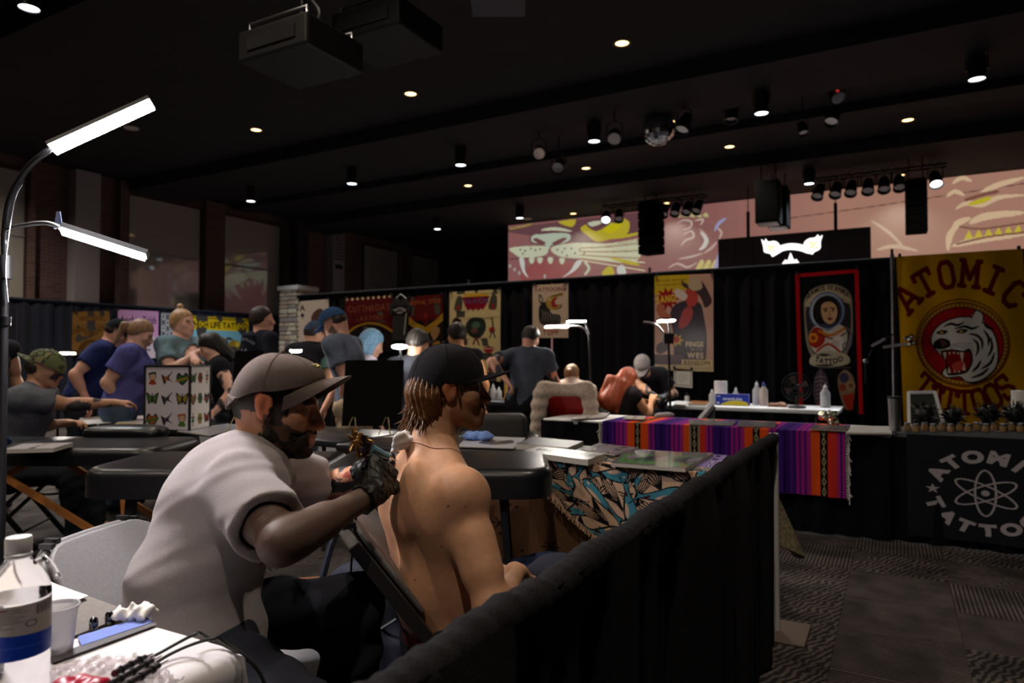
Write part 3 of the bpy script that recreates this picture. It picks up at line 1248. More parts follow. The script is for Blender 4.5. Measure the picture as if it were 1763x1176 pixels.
def spot(parent, loc, power, col, ang=110, blend=.6, size=.06, rot=None):
    l = bpy.data.lights.new('spot', 'SPOT')
    l.energy = power
    l.color = col
    l.spot_size = radians(ang)
    l.spot_blend = blend
    l.shadow_soft_size = size
    o = bpy.data.objects.new('spot_light', l)
    COL.objects.link(o)
    o.parent = parent
    o.location = loc
    if rot is not None:
        o.rotation_euler = rot
    return o

WARM = (1.0, .85, .68)
COOLC = (.82, .9, 1.0)
d0 = thing('recessed_downlight', 'x', 'ceiling light', (0, 0, CEIL))
MB().lathe([(.085, .004), (.125, .0), (.125, -.012), (.09, -.014), (.085, .0)], n=24, cap=False).build('trim_ring', M_TRIMR, d0)
lens0 = MB().cyl((0, 0, -.004), (0, 0, .002), .088, n=20).build('lamp_lens', M_WARM, d0)
off_lens = None
rows = {}
first = True
warm_px = [(381, 22, 5.42), (86, 129, 5.42), (1071, 75, 8.5), (707, 162, 8.5), (441, 224, 8.5), (1575, 119, 11.35), (1189, 189, 11.35), (897, 242, 11.35),
           (666, 284, 11.35), (1563, 207, 13.7), (1256, 253, 13.7), (1009, 290, 13.7), (806, 320, 13.7), (1550, 302, 17.6), (1148, 350, 17.6), (987, 368, 17.6)]
names_row = {5.42: 'nearest row over the tattooing booth', 8.5: 'row above the black back drape', 11.35: 'row behind the first wide beam', 13.7: 'row beyond the disco ball', 17.6: 'row along the projection screen'}
cnt = {}
ordw = ['first', 'second', 'third', 'fourth']
for (x, y, Y) in warm_px:
    p = onz(x, y, CEIL - .01)
    k = cnt.get(Y, 0)
    cnt[Y] = k + 1
    lab = '%s warm recessed downlight from the screen side, %s' % (ordw[k], names_row[Y]) if Y != 17.6 else '%s warm downlight, %s' % (ordw[k], names_row[Y])
    o = d0 if first else dup(d0, (p[0], p[1], CEIL))
    first = False
    o.location = (p[0], p[1], CEIL)
    o['label'] = lab
    o['group'] = 'warm recessed downlights in the black ceiling'
    spot(o, (0, 0, -.03), WARM_W, WARM, 120, .7)
for i, (x, y) in enumerate([(-7, 2.3), (-3.5, 2.3), (0, 2.3), (-7, -.8), (-3.5, -.8), (0, -.8), (-13.4, 5.4), (-13.4, 2.3)]):  # unseen downlights added as fill; the last two brighten the brick wall
    o = dup(d0, (x, y, CEIL), label='unseen warm downlight added overhead', group='unseen warm downlights added overhead')
    o['label'] = 'unseen warm downlight added overhead, %s' % ['above the far massage table', 'above the dark table', 'above the aisle', 'behind the viewer by the brick wall', 'behind the viewer mid hall', 'behind the viewer over the aisle', 'by the first blind', 'near the brick wall corner'][i]
    spot(o, (0, 0, -.03), WARM_W * (.2 if i < 6 else 2.2), WARM, 150, .7)
for i, (x, y, lab) in enumerate([(226, 221, 'unlit recessed downlight just above the slanted LED bar'), (690, 324, 'unlit pale downlight beside a hanging can light'), (908, 377, 'unlit small downlight close to the screen corner')]):
    p = onz(x, y, CEIL - .01)
    o = thing('recessed_downlight', lab, 'ceiling light', (p[0], p[1], CEIL), group='unlit recessed downlights')
    MB().lathe([(.085, .004), (.125, .0), (.125, -.012), (.09, -.014), (.085, .0)], n=24, cap=False).build('trim_ring', M_OFF, o)
    MB().lathe([(.088, .06), (.03, .06), (.088, -.004)], n=20).build('lamp_lens', M_OFF, o)

can0 = thing('can_light', 'x', 'ceiling light', (0, 0, 4.8))
MB().lathe([(.0, .3), (.1, .3), (.1, .0), (.092, .0), (.092, .28), (0, .28)], n=24, cap=False).build('can_body', M_BLACK, can0)
MB().cyl((0, 0, .012), (0, 0, .02), .09, n=20).build('lamp_lens', M_COOL, can0)
stem0 = MB().tube([(0, 0, 0), (0, 0, 1)], .012).build('stem', M_BLACK, can0)
stem0.location = (0, 0, .3)
stem0.scale = (1, 1, .04)
MB().tube([(.115, 0, .12), (.115, 0, .3), (.115, 0, .32), (0, 0, .325), (-.115, 0, .32), (-.115, 0, .3), (-.115, 0, .12)], .012, 6).build('yoke', mat('yoke_brass', lin(120, 96, 60), .4, metal=.8), can0)
cans = [(50, 15, 'big white can light at the corner above the LED bars'), (432, 347, 'small can light before the second blind'), (606, 317, 'can light hanging beside the louvered duct'), (793, 285, 'can light between warm downlights mid ceiling'),
        (1023, 244, 'can light beside the mirror ball'), (1311, 196, 'can light past the mirror ball among dark spotlights'), (1682, 137, 'can light with brassy yoke far along the ceiling'), (753, 395, 'tiny can light before the dark far wall'),
        (895, 376, 'tiny can light at the screen corner'), (1393, 317, 'can light at the end of the second truss')]
for i, (x, y, lab) in enumerate(cans):
    zc = 4.8
    p = onz(x, y, zc)
    o = can0 if i == 0 else dup(can0, p)
    o.location = [float(v) for v in p]
    o['label'] = lab
    o['group'] = 'white hanging can lights'
    under = [5.14 for a, b in ((9.35, 10.8), (14.3, 15.8)) if a - .1 < p[1] < b + .1] + [CEIL]
    [c for c in o.children if c.name.startswith('stem')][0].scale = (1, 1, under[0] - 4.8 - .3)
    spot(o, (0, 0, -.01), COOL_W, COOLC, 112, .8)
# ---------------------------------------------------------------- the client: man seated, seen from behind
M_SKIN_C = mat('skin_client', attr=True, rough=.5, spec=.4, noise=.06, nscale=60, bump=.12, bscale=300, sss=.25)
M_SKIN_T = mat('skin_tattooer', attr=True, rough=.5, spec=.4, noise=.06, nscale=60, bump=.12, bscale=300, sss=.25)
M_JEANS = mat('dark_jeans', lin(44, 46, 56), .9, spec=.15, noise=.25, nscale=300, bump=.3, bscale=500)
M_TEE = mat('grey_tee', lin(150, 142, 142), .95, spec=.1, noise=.14, nscale=420, bump=.25, bscale=600, sheen=.1)
M_CAPB = mat('black_corduroy', lin(28, 26, 30), .95, spec=.1, noise=.5, nscale=300, bump=.6, bscale=500, sheen=.05)
M_CAPG = mat('taupe_cap', lin(100, 88, 83), .9, spec=.15, noise=.15, nscale=300, bump=.3, bscale=500)
M_GLOVE = mat('black_nitrile', lin(20, 20, 23), .45, spec=.4, bump=.3, bscale=120)
M_BROWNHAIR = mat('brown_hair', lin(104, 68, 40), .45, spec=.4, noise=.35, nscale=80)
M_GOLD = mat('gold', lin(212, 170, 90), .3, metal=1.0)

def snap(o, pts, gap):
    """points laid onto the skin of o"""
    from mathutils.bvhtree import BVHTree
    me = o.data
    t = BVHTree.FromPolygons([v.co for v in me.vertices], [p.vertices for p in me.polygons])
    out = []
    for q in pts:
        c, n, _, _ = t.find_nearest(Vector(q))
        out.append(np.array(c + n * gap))
    return out

def facing(rr, zz):
    return unit(Rh * rr + Fh * zz)

def off(p, r=0, z=0, h=0):
    return p + Rh * r + Fh * z + UP * h

fc = facing(.89, .45)                    # the client looks this way
rc_ = np.cross(fc, UP)                   # his right-hand side
J = {}
J['pelvis'] = C(782, 1100, 1.86)
J['waist'] = C(763, 1000, 1.85)
J['chest'] = C(741, 872, 1.87)
J['neck'] = C(748, 768, 1.88)
J['u0'] = unit(J['waist'] - J['pelvis'])
J['u1'] = unit(J['neck'] - J['chest'])
J['f0'] = unit(fc - J['u0'] * (fc @ J['u0']))
J['f1'] = unit(fc - J['u1'] * (fc @ J['u1']))
J['shR'] = C(796, 857, 1.74)
J['shL'] = C(700, 812, 2.02)
J['elR'] = C(848, 1052, 1.62)
J['wrR'] = C(886, 985, 1.86)
J['elL'] = C(760, 985, 2.2)
J['wrL'] = C(852, 985, 2.05)
for e, q in (('R', 1), ('L', -1)):
    J['hip' + e] = J['pelvis'] + rc_ * .09 * q - UP * .01
    J['kn' + e] = J['hip' + e] + fc * .42 + rc_ * .05 * q + UP * .07
    J['an' + e] = V3(*(J['kn' + e] + fc * .02)[:2], .085)
    J['toe' + e] = J['an' + e] + fc * .17 - UP * .045
JC = J
hfc = facing(.985, .17)
HC = Frame(C(771, 667, 1.92), unit(hfc + UP * .02), UP, 1.0)
client = thing('person', 'shirtless man in a black cap sitting with his bare back to the tattooer', 'person', (*J['pelvis'][:2], 0))

def client_extra(S):
    J, b = JC, -JC['f1']
    u = JC['u1']
    for q in (-1, 1):                    # shoulder blades, back muscles beside the spine
        c = J['chest'] + b * .085 + rc_ * .088 * q + u * .045
        S.el(c, (.026, .05, .082), (b, unit(rc_ + u * .25 * q), unit(u - rc_ * .25 * q)), .05)
        S.rc(J['waist'] + b * .07 + rc_ * .04 * q - u * .06, J['chest'] + b * .078 + rc_ * .036 * q, .04, .034, .04)
        S.rc(J['chest'] + rc_ * .13 * q - u * .02 + b * .02, J['waist'] + rc_ * .085 * q, .055, .05, .05)      # lats
        S.rc(J['chest'] + u * .12 + b * .045, HC.p(-.055, .02 * q, -.08), .04, .03, .04)                       # trapezius
        S.rc(J['chest'] + b * .06 + rc_ * .05 * q, J['sh' + 'LR'[q > 0]] + b * .015, .05, .05, .05)
    S.el(J['shR'] + rc_ * .006 + UP * .012, .058, None, .03)
    S.el(J['shR'] + UP * .042 - rc_ * .0 + b * .012, (.03, .03, .018), None, .03)
    sp = [J['pelvis'] + b * .135, J['waist'] + b * .125, J['chest'] + b * .135, J['neck'] + b * .075]
    for a, c in zip(sp[:-1], sp[1:]):
        S.rc(a, c, .013, .012, .05, op='s')
    S.el(J['neck'] + b * .05 + u * .0, .022, None, .03)
    S.rc(J['waist'] - u * .02, J['pelvis'] + u * .03, .138, .142, .05, n=J['f0'], f=1.2)

def client_tint(P, c, F, R, U):
    r = np.random.RandomState(4)
    cand = P[r.randint(0, len(P), 70)]
    for q in cand[:34]:
        m = ((P - q) ** 2).sum(1) < (r.uniform(.0018, .0042)) ** 2
        c[m] = np.array(lin(92, 52, 38))
    for e in 'RL':
        c[((P - JC['el' + e]) ** 2).sum(1) < .0016] *= np.array((1.04, .86, .82))

bodyC = body('body', J, HC, client, M_SKIN_C, .0045, g=1.0, ag=1.04, hat=True, extra=client_extra, sm=2,
             col=face_cols((208, 156, 122), HC, lips=(165, 100, 88), brow=(80, 55, 35), stub=(140, 95, 65, .5), extra=client_tint),
             hands={'R': dict(d=unit(-Rh * .35 + Fh * .25 + fc * .35 - UP * .15), n=-UP + Fh * .3, curl=.75), 'L': dict(d=unit(Rh * .8 - Fh * .3 - UP * .1), n=-UP, curl=.6)})
# trousers and red waistband
def trousers(name, J, parent, m, g=1.0, q=.014, h=.008, top=None, seed=2, world=True, wamp=.006):
    S = Sdf()
    S.rc(J['hipR'], J['hipL'], .1 * g + q, .1 * g + q, .05)
    S.rc(J['pelvis'] - J['u0'] * .02, J['pelvis'] + J['u0'] * .09, .138 * g + q, .134 * g + q, .05, n=J['f0'], f=1.26)
    for e in 'RL':
        leg_prims(S, J, e, g, q)
        S.rc(J['an' + e] + UP * .1, J['an' + e] + UP * .0, .05 + q, .055 + q, .03)
        S.clip(J['an' + e] - UP * .035, -UP) if e == 'R' else None
    tp = J['pelvis'] + J['u0'] * (.075 if top is None else top)
    S.rc(tp + J['u0'] * .19, tp + J['u0'] * .5, .19, .19, .004, op='s')
    return soft(name, S, h, m, parent, disp=lambda P: wr(P, 60, seed, wamp), world=world)
trC = trousers('trousers', J, client, M_JEANS, top=.03)
wb = MB()
ring = []
pel, u0, f0 = J['pelvis'] + J['u0'] * .035, J['u0'], J['f0']
sd = np.cross(f0, u0)
wb.grid(lambda u, v: pel + sd * cos(2 * pi * u) * .161 + f0 * sin(2 * pi * u) * .13 + u0 * (.036 * v - .004), 40, 2, True)
wb.build('waistband', mat('red_waistband', lin(150, 52, 50), .8, noise=.2, nscale=80), client, True)
def shoes(J, parent, m, h=.009, world=True):
    for e in 'RL':
        S = Sdf()
        a, t = J['an' + e], J['toe' + e]
        S.rc(a - UP * .02, a - UP * .045, .05, .045, .02)
        S.rc(a - UP * .04, t, .046, .042, .03)
        S.clip(V3(0, 0, .002), -UP)
        soft('shoe', S, h, m, parent, world=world)
shoes(J, client, M_BLACKP)

def strands(parent, H, m, seeds, n, length, r=.0022, name='hair_strands', spread=.25, gravity=1.0):
    rr = random.Random(11)
    mb = MB()
    for i in range(n):
        p, d = seeds(rr)
        L = length * rr.uniform(.6, 1.15)
        w = V3(rr.gauss(0, 1), rr.gauss(0, 1), rr.gauss(0, 1)) * spread
        pts = []
        for k in range(6):
            t = k / 5
            pts.append(p + (d * t + (-UP) * gravity * t * t * .5 + w * t * t * .6) * L)
        mb.tube(pts, [r * 1.2, r * 1.3, r * 1.2, r, r * .7, r * .25], 5, cap=False)
    o = mb.build(name, m, parent, True)
    o['kind'] = 'stuff'
    return o

# hair under the cap: shell plus strands down the nape
S = Sdf()
S.el(HC.p(-.03, 0, .005), (.082, .081, .075), (HC.f, HC.r, HC.u), .02)
for q in (-1, 0, 1):
    S.rc(HC.p(-.078, .04 * q, -.02), HC.p(-.082 - .008 * (q == 0), .042 * q, -.095), .034, .02, .03)
S.rc(HC.p(-.05, .06, -.03), HC.p(-.06, .062, -.085), .026, .016, .03)
S.rc(HC.p(-.03, .074, -.01), HC.p(-.045, .062, -.06), .012, .016, .02)
S.rc(HC.p(.028, .073, .02), HC.p(.024, .073, -.025), .008, .006, .01)
S.clip(HC.p(0, 0, .05), HC.u)
S.el(HC.p(.0, .08, -.004), (.024, .02, .036), (HC.f, HC.r, HC.u), .01, 's')
hairC = soft('hair', S, .004, M_BROWNHAIR, client, disp=lambda P: .0035 * np.sin(np.arctan2((P - HC.c) @ HC.r, -((P - HC.c) @ HC.f)) * 46 + 9 * ((P - HC.c) @ HC.u) * 6))
def seedC(r):
    a = r.uniform(-1.25, 1.35)
    return HC.p(-.045 - .062 * cos(a), .07 * sin(a), r.uniform(-.09, -.02)), unit(-HC.f * cos(a) * .3 + HC.r * sin(a) * .2 - UP)
strands(client, HC, M_BROWNHAIR, seedC, 460, .048, r=.0028, spread=.35, gravity=.3)
capC, FC, crownC = cap(client, HC, M_CAPB, droop=.012, size=1.04, low=(.024, .012, -.034), top=.118, pitch=.18, reach=.075)
# adjuster strap with buckle at the back of the cap
st = MB().tube([HC.p(-.1, -.04, -.008), HC.p(-.112, 0, -.014), HC.p(-.104, .035, -.012), HC.p(-.082, .066, -.002)], .006, 6)
st.build('strap', M_CAPB, client, True)
bk = MB()
for a, b in (((-.106, .026, -.024), (-.096, .052, .002)),):
    bk.tube([HC.p(-.112, .022, -.02), HC.p(-.114, .022, .004), HC.p(-.098, .05, .01), HC.p(-.094, .052, -.014), HC.p(-.112, .022, -.02)], .0018, 6)
bk.build('buckle', M_CHROME, client, True)
nk = snap(bodyC, [J['neck'] + rc_ * .066 * cos(a) + fc * (.062 * sin(a) + .012) + UP * (.01 - .035 * (1 + sin(a))) for a in np.linspace(-pi, pi, 50)], .001)
MB().tube(nk, .0017, 6).build('necklace', mat('cord_pink', lin(214, 170, 150), .4), client, True)

# ---------------------------------------------------------------- the tattooer: man in grey T-shirt leaning to the client's back
ft = facing(.80, .60)
rt_ = np.cross(ft, UP)
J = {}
J['pelvis'] = C(330, 1085, 1.66)
J['waist'] = C(342, 1000, 1.67)
J['chest'] = C(394, 868, 1.72)
J['neck'] = C(450, 782, 1.75)
J['u0'] = unit(J['waist'] - J['pelvis'])
J['u1'] = unit(J['neck'] - J['chest'])
J['f0'] = unit(ft - J['u0'] * (ft @ J['u0']))
J['f1'] = unit(ft - J['u1'] * (ft @ J['u1']))
J['shR'] = C(412, 838, 1.585)
J['shL'] = C(468, 812, 1.93)
J['elR'] = C(484, 938, 1.40)
J['wrR'] = C(646, 848, 1.655)
J['elL'] = C(562, 842, 2.10)
J['wrL'] = C(638, 806, 1.985)
J['hipR'] = J['pelvis'] + rt_ * .1 - UP * .02
J['hipL'] = J['pelvis'] - rt_ * .1 - UP * .02
J['knR'] = RZ(-.39, 1.33, .56)
J['knL'] = C(608, 1042, 1.74)
J['anR'] = V3(*RZ(-.32, 1.40, 0)[:2], .085)
J['anL'] = V3(*RZ(-.43, 1.72, 0)[:2], .085)
J['toeR'] = J['anR'] + facing(.7, .2) * .17 - UP * .045
J['toeL'] = J['anL'] + facing(.9, .1) * .17 - UP * .045
JT = J
HT = Frame(C(478, 694, 1.76), unit(facing(.99, -.02) - UP * .16), UP, 1.07)
tatt = thing('person', 'bearded tattooer in a taupe cap and grey T-shirt bent to his work', 'person', (*J['pelvis'][:2], 0))
INK = np.array(lin(44, 42, 46))
def ink(P, c, F, R, U):
    J = JT
    # left forearm sleeve of dark and reddish work
    for e, lo, hi, dens in (('L', -.3, .95, .12),):
        a, b = J['el' + e], J['wr' + e]
        t = ((P - a) @ (b - a)) / ((b - a) @ (b - a))
        dist = np.linalg.norm(P - a - t[:, None] * (b - a), axis=1)
        m = (t > lo) & (t < hi) & (dist < .075)
        n = wr(P, 75, 8, 1.0)
        n2 = wr(P, 140, 12, 1.0)
        c[m & ((n > dens) | (np.abs(n2) < .09))] = INK
        c[m & (n < -.75)] = np.array(lin(150, 70, 58))
    m = np.zeros(len(P), bool)
    for a, b in ((J['elR'], J['wrR']), (J['shR'], J['elR'])):
        t = np.clip(((P - a) @ (b - a)) / ((b - a) @ (b - a)), 0, 1)
        m |= np.linalg.norm(P - a - t[:, None] * (b - a), axis=1) < .075
    c[m] = .15 * c[m] + .85 * np.array(lin(64, 60, 60)) * (1 + .3 * np.clip(wr(P[m], 60, 21, 1.0), -1, 1))[:, None]  # whole right arm toned to a mottled dark grey
    # cherries on the neck (camera side)
    q = HT.p(-.012, .06, -.105)
    rel = P - q
    s_, v_ = rel @ unit(HT.f + HT.u * .0), rel @ HT.u
    side = (rel @ HT.r) > -.03
    for (x, y, rr) in ((-.012, -.016, .0125), (.012, -.026, .0125)):
        d = np.hypot(s_ - x, v_ - y)
        m = side & (d < rr)
        c[m] = np.array(lin(168, 62, 42))
        c[side & (np.abs(d - rr) < .002)] = INK
    lf = side & ((np.hypot((s_ + .004) / .014, (v_ - .024) / .008) < 1) | (np.hypot((s_ - .008) / .008, (v_ - .03) / .013) < 1))
    c[lf] = np.array(lin(52, 72, 58))
    c[side & (np.abs(s_ - .003 - (v_ - .02) * .3) < .0018) & (v_ > -.016) & (v_ < .025)] = INK
    # short dark hair at the temple and nape
    A = np.abs(R)
    m = (U > -.02) & (U < .12) & (F < .052) & (A > .05) & ~((A > .074) & (U < .04) & (np.abs(F) < .03)) & (np.linalg.norm(P - HT.c, axis=1) < .14)
    m |= (F < -.06) & (U > -.045) & (np.linalg.norm(P - HT.c, axis=1) < .14)
    m |= (A > .055) & (F > .012) & (F < .04) & (U < -.0) & (U > -.045) & (np.linalg.norm(P - HT.c, axis=1) < .14)
    c[m] = np.array(lin(44, 34, 30))
gR = dict(d=unit(C(672, 772, 1.78) - J['wrR']), n=unit(-Rh * .45 + Fh * .85), curl=.8, thumb=.7)
gL = dict(d=unit(C(700, 768, 1.90) - J['wrL']), n=unit(-UP * .6 - Fh * .55 + Rh * .35), curl=.35, thumb=.4)
def tat_extra(S):
    J = JT
    a, b = J['elR'], J['wrR']
    S.el(a * .97 + JT['shR'] * .03, .039, None, .02)
bodyT = body('body', J, HT, tatt, M_SKIN_T, .0045, g=1.05, ag=.98, extra=tat_extra, hat=True, sm=1,
     col=face_cols((190, 136, 106), HT, lips=(150, 92, 82), brow=(36, 26, 22), stub=(44, 33, 28, .8), extra=ink), hands={'R': gR, 'L': gL})
# beard: a short dark shell over the jaw
S = Sdf()
E = lambda f, r, u, R, kk=.015, op='u': S.el(HT.p(f, r, u), R, (HT.f, HT.r, HT.u), kk, op)
for q in (-1, 1):
    S.rc(HT.p(.004, .055 * q, -.03), HT.p(.012, .052 * q, -.066), .012, .016, .012)
    S.rc(HT.p(.012, .052 * q, -.066), HT.p(.066, .024 * q, -.1), .018, .02, .02)
    S.rc(HT.p(.05, .047 * q, -.05), HT.p(.078, .03 * q, -.078), .009, .012, .02)
    S.rc(HT.p(.1, .004 * q, -.0565), HT.p(.085, .031 * q, -.066), .0052, .0055, .008)
    S.rc(HT.p(.085, .031 * q, -.066), HT.p(.08, .026 * q, -.09), .007, .012, .012)
E(.08, 0, -.103, (.024, .026, .02), .02)
E(.104, 0, -.0725, (.016, .024, .0115), .004, 's')
soft('beard', S, .003, mat('dark_beard', lin(42, 32, 28), .8, noise=.5, nscale=260, bump=.6, bscale=420), tatt, disp=lambda P: wr(P, 900, 3, .0012))

# T-shirt
def tee(name, J, parent, m, g=1.0, q=.014, h=.006, hem=.05, sleeve=.62, ag=1.0, flare=.012, seed=1, wamp=.005, bust=0, belly=0, neck=True, world=True, sl='RL', extra=None):
    S = Sdf()
    torso_prims(S, J, g, q, bust=bust, belly=belly)
    if extra:
        extra(S)
    for e in sl:
        a, b = J['sh' + e], J['el' + e]
        arm_prims(S, J, e, ag, q, upto=sleeve, flare=flare)
    if neck:
        S.el(J['neck'] + J['u1'] * .055 + J['f1'] * .03, (.082, .085, .075), (np.cross(J['f1'], J['u1']), J['f1'], J['u1']), .012, 's')
    S.clip(J['pelvis'] + J['u0'] * -hem, -J['u0'])
    fd = J['u1'] + .8 * J['f1'] + .35 * np.cross(J['f1'], J['u1'])
    P, Q = S.surf(h, lambda P: wr(P, 34, seed, wamp * .6, fd, .75) + wr(P, 80, seed + 5, wamp * .35, fd, .85))
    o = link(name, fast_mesh(name, P, Q), m, parent, world)
    return o
def tshape(S):
    J = JT
    S.rc(J['shR'] + UP * .01, J['shR'] + (J['elR'] - J['shR']) * .4, .06, .066, .03)
    S.rc(J['shL'] + UP * .01, J['shL'] + (J['elL'] - J['shL']) * .4, .064, .066, .03)
    S.rc(J['pelvis'] - J['u0'] * .05, J['waist'], .172, .16, .05, n=J['f0'], f=1.1)
    S.rc(J['hipR'], J['hipL'], .135, .135, .05)
    S.rc(J['waist'] - J['f0'] * .01, J['chest'] - J['f1'] * .012, .15, .165, .05, n=J['f1'], f=1.2)
tsh = tee('shirt', J, tatt, M_TEE, g=1.06, q=.012, h=.0055, hem=.085, sleeve=.7, ag=1.05, flare=.012, seed=5, wamp=.0075, extra=tshape)
trousers('trousers', J, tatt, M_JEANS, g=1.0, q=.014, seed=4, wamp=.006, top=.3, h=.0075)
shoes(J, tatt, M_BLACKP)
capT, FT, crownT = cap(tatt, HT, M_CAPG, droop=.05, size=1.03, low=(.068, .030, -.034), top=.116, pitch=.3, reach=.064)
# stitched pale lettering on the front of the cap
lt = MB()
for i in range(9):
    v = .5 + .04 * sin(i * 1.9)
    a = (i - 4) * .011 + 1.0
    p = [np.array(crownT(a + .006 * sin(k * 2.2 + i), v + .05 * k / 3)) for k in range(4)]
    lt.tube([FT.c + (w - FT.c) * 1.02 for w in p], .0016, 5)
lt.build('stitched_script', mat('straw_thread', lin(196, 176, 110), .7), tatt, True)
MB().tube([HT.p(-.11, 0, .012), HT.p(-.1, .04, .004), HT.p(-.07, .075, .0)], .007, 6).build('strap', M_CAPG, tatt, True)
# collar, chain, nose ring
cl = snap(bodyT, [J['neck'] + J['u1'] * (.008 - .05 * max(0, sin(a))) + rt_ * .078 * cos(a) + J['f1'] * (.066 * sin(a) + .018) for a in np.linspace(-pi, pi, 40)], .006)
MB().tube(cl, .009, 8).build('collar', M_TEE, tatt, True)
ch = snap(bodyT, [J['neck'] + J['u1'] * (.02 - .1 * max(0, sin(a)) ** 1.3) + rt_ * .07 * cos(a) + J['f1'] * (.066 * sin(a) + .024) for a in np.linspace(-pi, pi, 60)], .0015)
MB().tube(ch, .0018, 6).build('neck_chain', M_GOLD, tatt, True)
MB().tube([HT.p(.108, .006 * cos(a), -.047 - .006 * sin(a)) for a in np.linspace(0, pi, 8)], .0014, 6).build('nose_ring', M_CHROME, tatt, True)
# gloves
for e, kw in (('R', gR), ('L', gL)):
    S = Sdf()
    kw = dict(kw)
    d, n = kw.pop('d'), kw.pop('n')
    hand_prims(S, J['wr' + e], d, n, 1 if e == 'R' else -1, inflate=.0022, **kw)
    fd = unit(J['wr' + e] - J['el' + e])
    S.rc(J['wr' + e] - fd * .05, J['wr' + e], .036, .032, .012)
    S.clip(J['wr' + e] - fd * .05, -fd)
    soft('glove', S, .0034, M_GLOVE, tatt, disp=lambda P: wr(P, 260, 6, .0016))
# ---------------------------------------------------------------- folding chairs of grey moulded plastic
M_GREYP = mat('grey_chair_plastic', lin(120, 118, 120), .55, noise=.08, nscale=120, bump=.25, bscale=500)
M_FRAMEG = mat('grey_chair_frame', lin(86, 84, 84), .4, metal=.6)
M_PRINT = mat('print', attr=True, rough=.7, spec=.2)
M_GLOSSP = mat('print_gloss', attr=True, rough=.25, spec=.5)
M_CLOTHP = mat('print_cloth', attr=True, rough=.95, spec=.05, noise=.2, nscale=300, bump=.3, bscale=350)

def folding_chair(label, base, az, mp=None, mf=None, group=None, top=.82):
    mp, mf = mp or M_GREYP, mf or M_FRAMEG
    o = thing('folding_chair', label, 'chair', base, az, group)      # local: faces +y; the side tubes run straight from the top rear to the front feet
    yt = -.36
    fy = lambda z: yt + (top - z) * .77
    def back(u, v):
        x = (u - .5) * .45
        z = top - .235 * (1 - v) - .3 * max(0, abs(2 * u - 1) - .55) ** 2 * v
        w = 1 - .9 * max(0, v - .75) ** 2
        return V3(x * w, fy(z) - .004 - .02 * (1 - (2 * u - 1) ** 2), z)
    MB().slab(back, 16, 8, .03).build('backrest', mp, o, ang=50)
    MB().slab(lambda u, v: back(.05 + .9 * u, .05 + .9 * v) + V3(0, .026, .016), 16, 8, .014).build('back_shell', mp, o, ang=50)
    for q in (-1, 1):
        for r in (-.03, .03):
            p = back(.5 + .32 * q + r, .99)
            MB().box(p + V3(0, .014, .012), (.014, .034, .012)).build('clip', M_BLACKP, o, smooth=False)
    def seat(u, v):
        return V3((u - .5) * .41 * (1 - .1 * v), -.12 + .40 * v, .452 - .02 * sin(pi * v) * sin(pi * u))
    MB().slab(seat, 12, 10, .03).build('seat', mp, o, ang=50)
    for ch in o.children:
        if ch.name.split('.')[0] in ('backrest', 'back_shell', 'seat'):
            b = ch.modifiers.new('edge', 'BEVEL')
            b.width, b.segments, b.limit_method = .008, 3, 'ANGLE'
    for q in (-1, 1):
        MB().beam((.222 * q, fy(top - .03), top - .03), (.222 * q, fy(.0), .0), .018, .03).build('leg', mf, o, smooth=False)
        MB().beam((.198 * q, .20, .44), (.198 * q, -.24, .0), .016, .026).build('leg', mf, o, smooth=False)
    MB().tube([(-.215, fy(.12), .12), (.215, fy(.12), .12)], .008, 8).build('stretcher', mf, o)
    MB().tube([(-.195, -.17, .07), (.195, -.17, .07)], .008, 8).build('stretcher', mf, o)
    return o

def az_of(v):                       # rotation so that local +y points along v
    return atan2(-v[0], v[1])

fcc = facing(.985, .17)
pc = RZ(-.085, 1.925, 0)
folding_chair('grey folding chair under the shirtless client', (pc[0], pc[1], 0), az_of(fcc), top=.85)
fch = facing(1, -.14)
pt = RZ(-.76, 1.77, 0)
folding_chair('grey plastic folding chair that the tattooer sits forward on', (pt[0], pt[1], 0), az_of(fch), top=.81)
def stool(label, base, h, m):
    o = thing('stool', label, 'stool', base)
    MB().lathe([(0, h), (.15, h), (.165, h - .015), (.165, h - .06), (.15, h - .07), (0, h - .07)], n=28, cap=False).build('seat', m, o)
    MB().cyl((0, 0, .07), (0, 0, h - .06), .025, n=14).build('post', M_CHROME, o)
    for k in range(5):
        a = 2 * pi * k / 5
        l = MB().beam((0, 0, .085), (.24 * cos(a), .24 * sin(a), .06), .035, .025).build('leg', M_BLACKP, o, smooth=False)
        MB().cyl((.24 * cos(a) - .01, .24 * sin(a), .026), (.24 * cos(a) + .014, .24 * sin(a), .026), .026, n=12).build('caster', M_BLACKP, l)
    return o
M_VINYL = mat('black_vinyl', lin(22, 22, 25), .3, spec=.6, noise=.15, nscale=40, bump=.12, bscale=260)

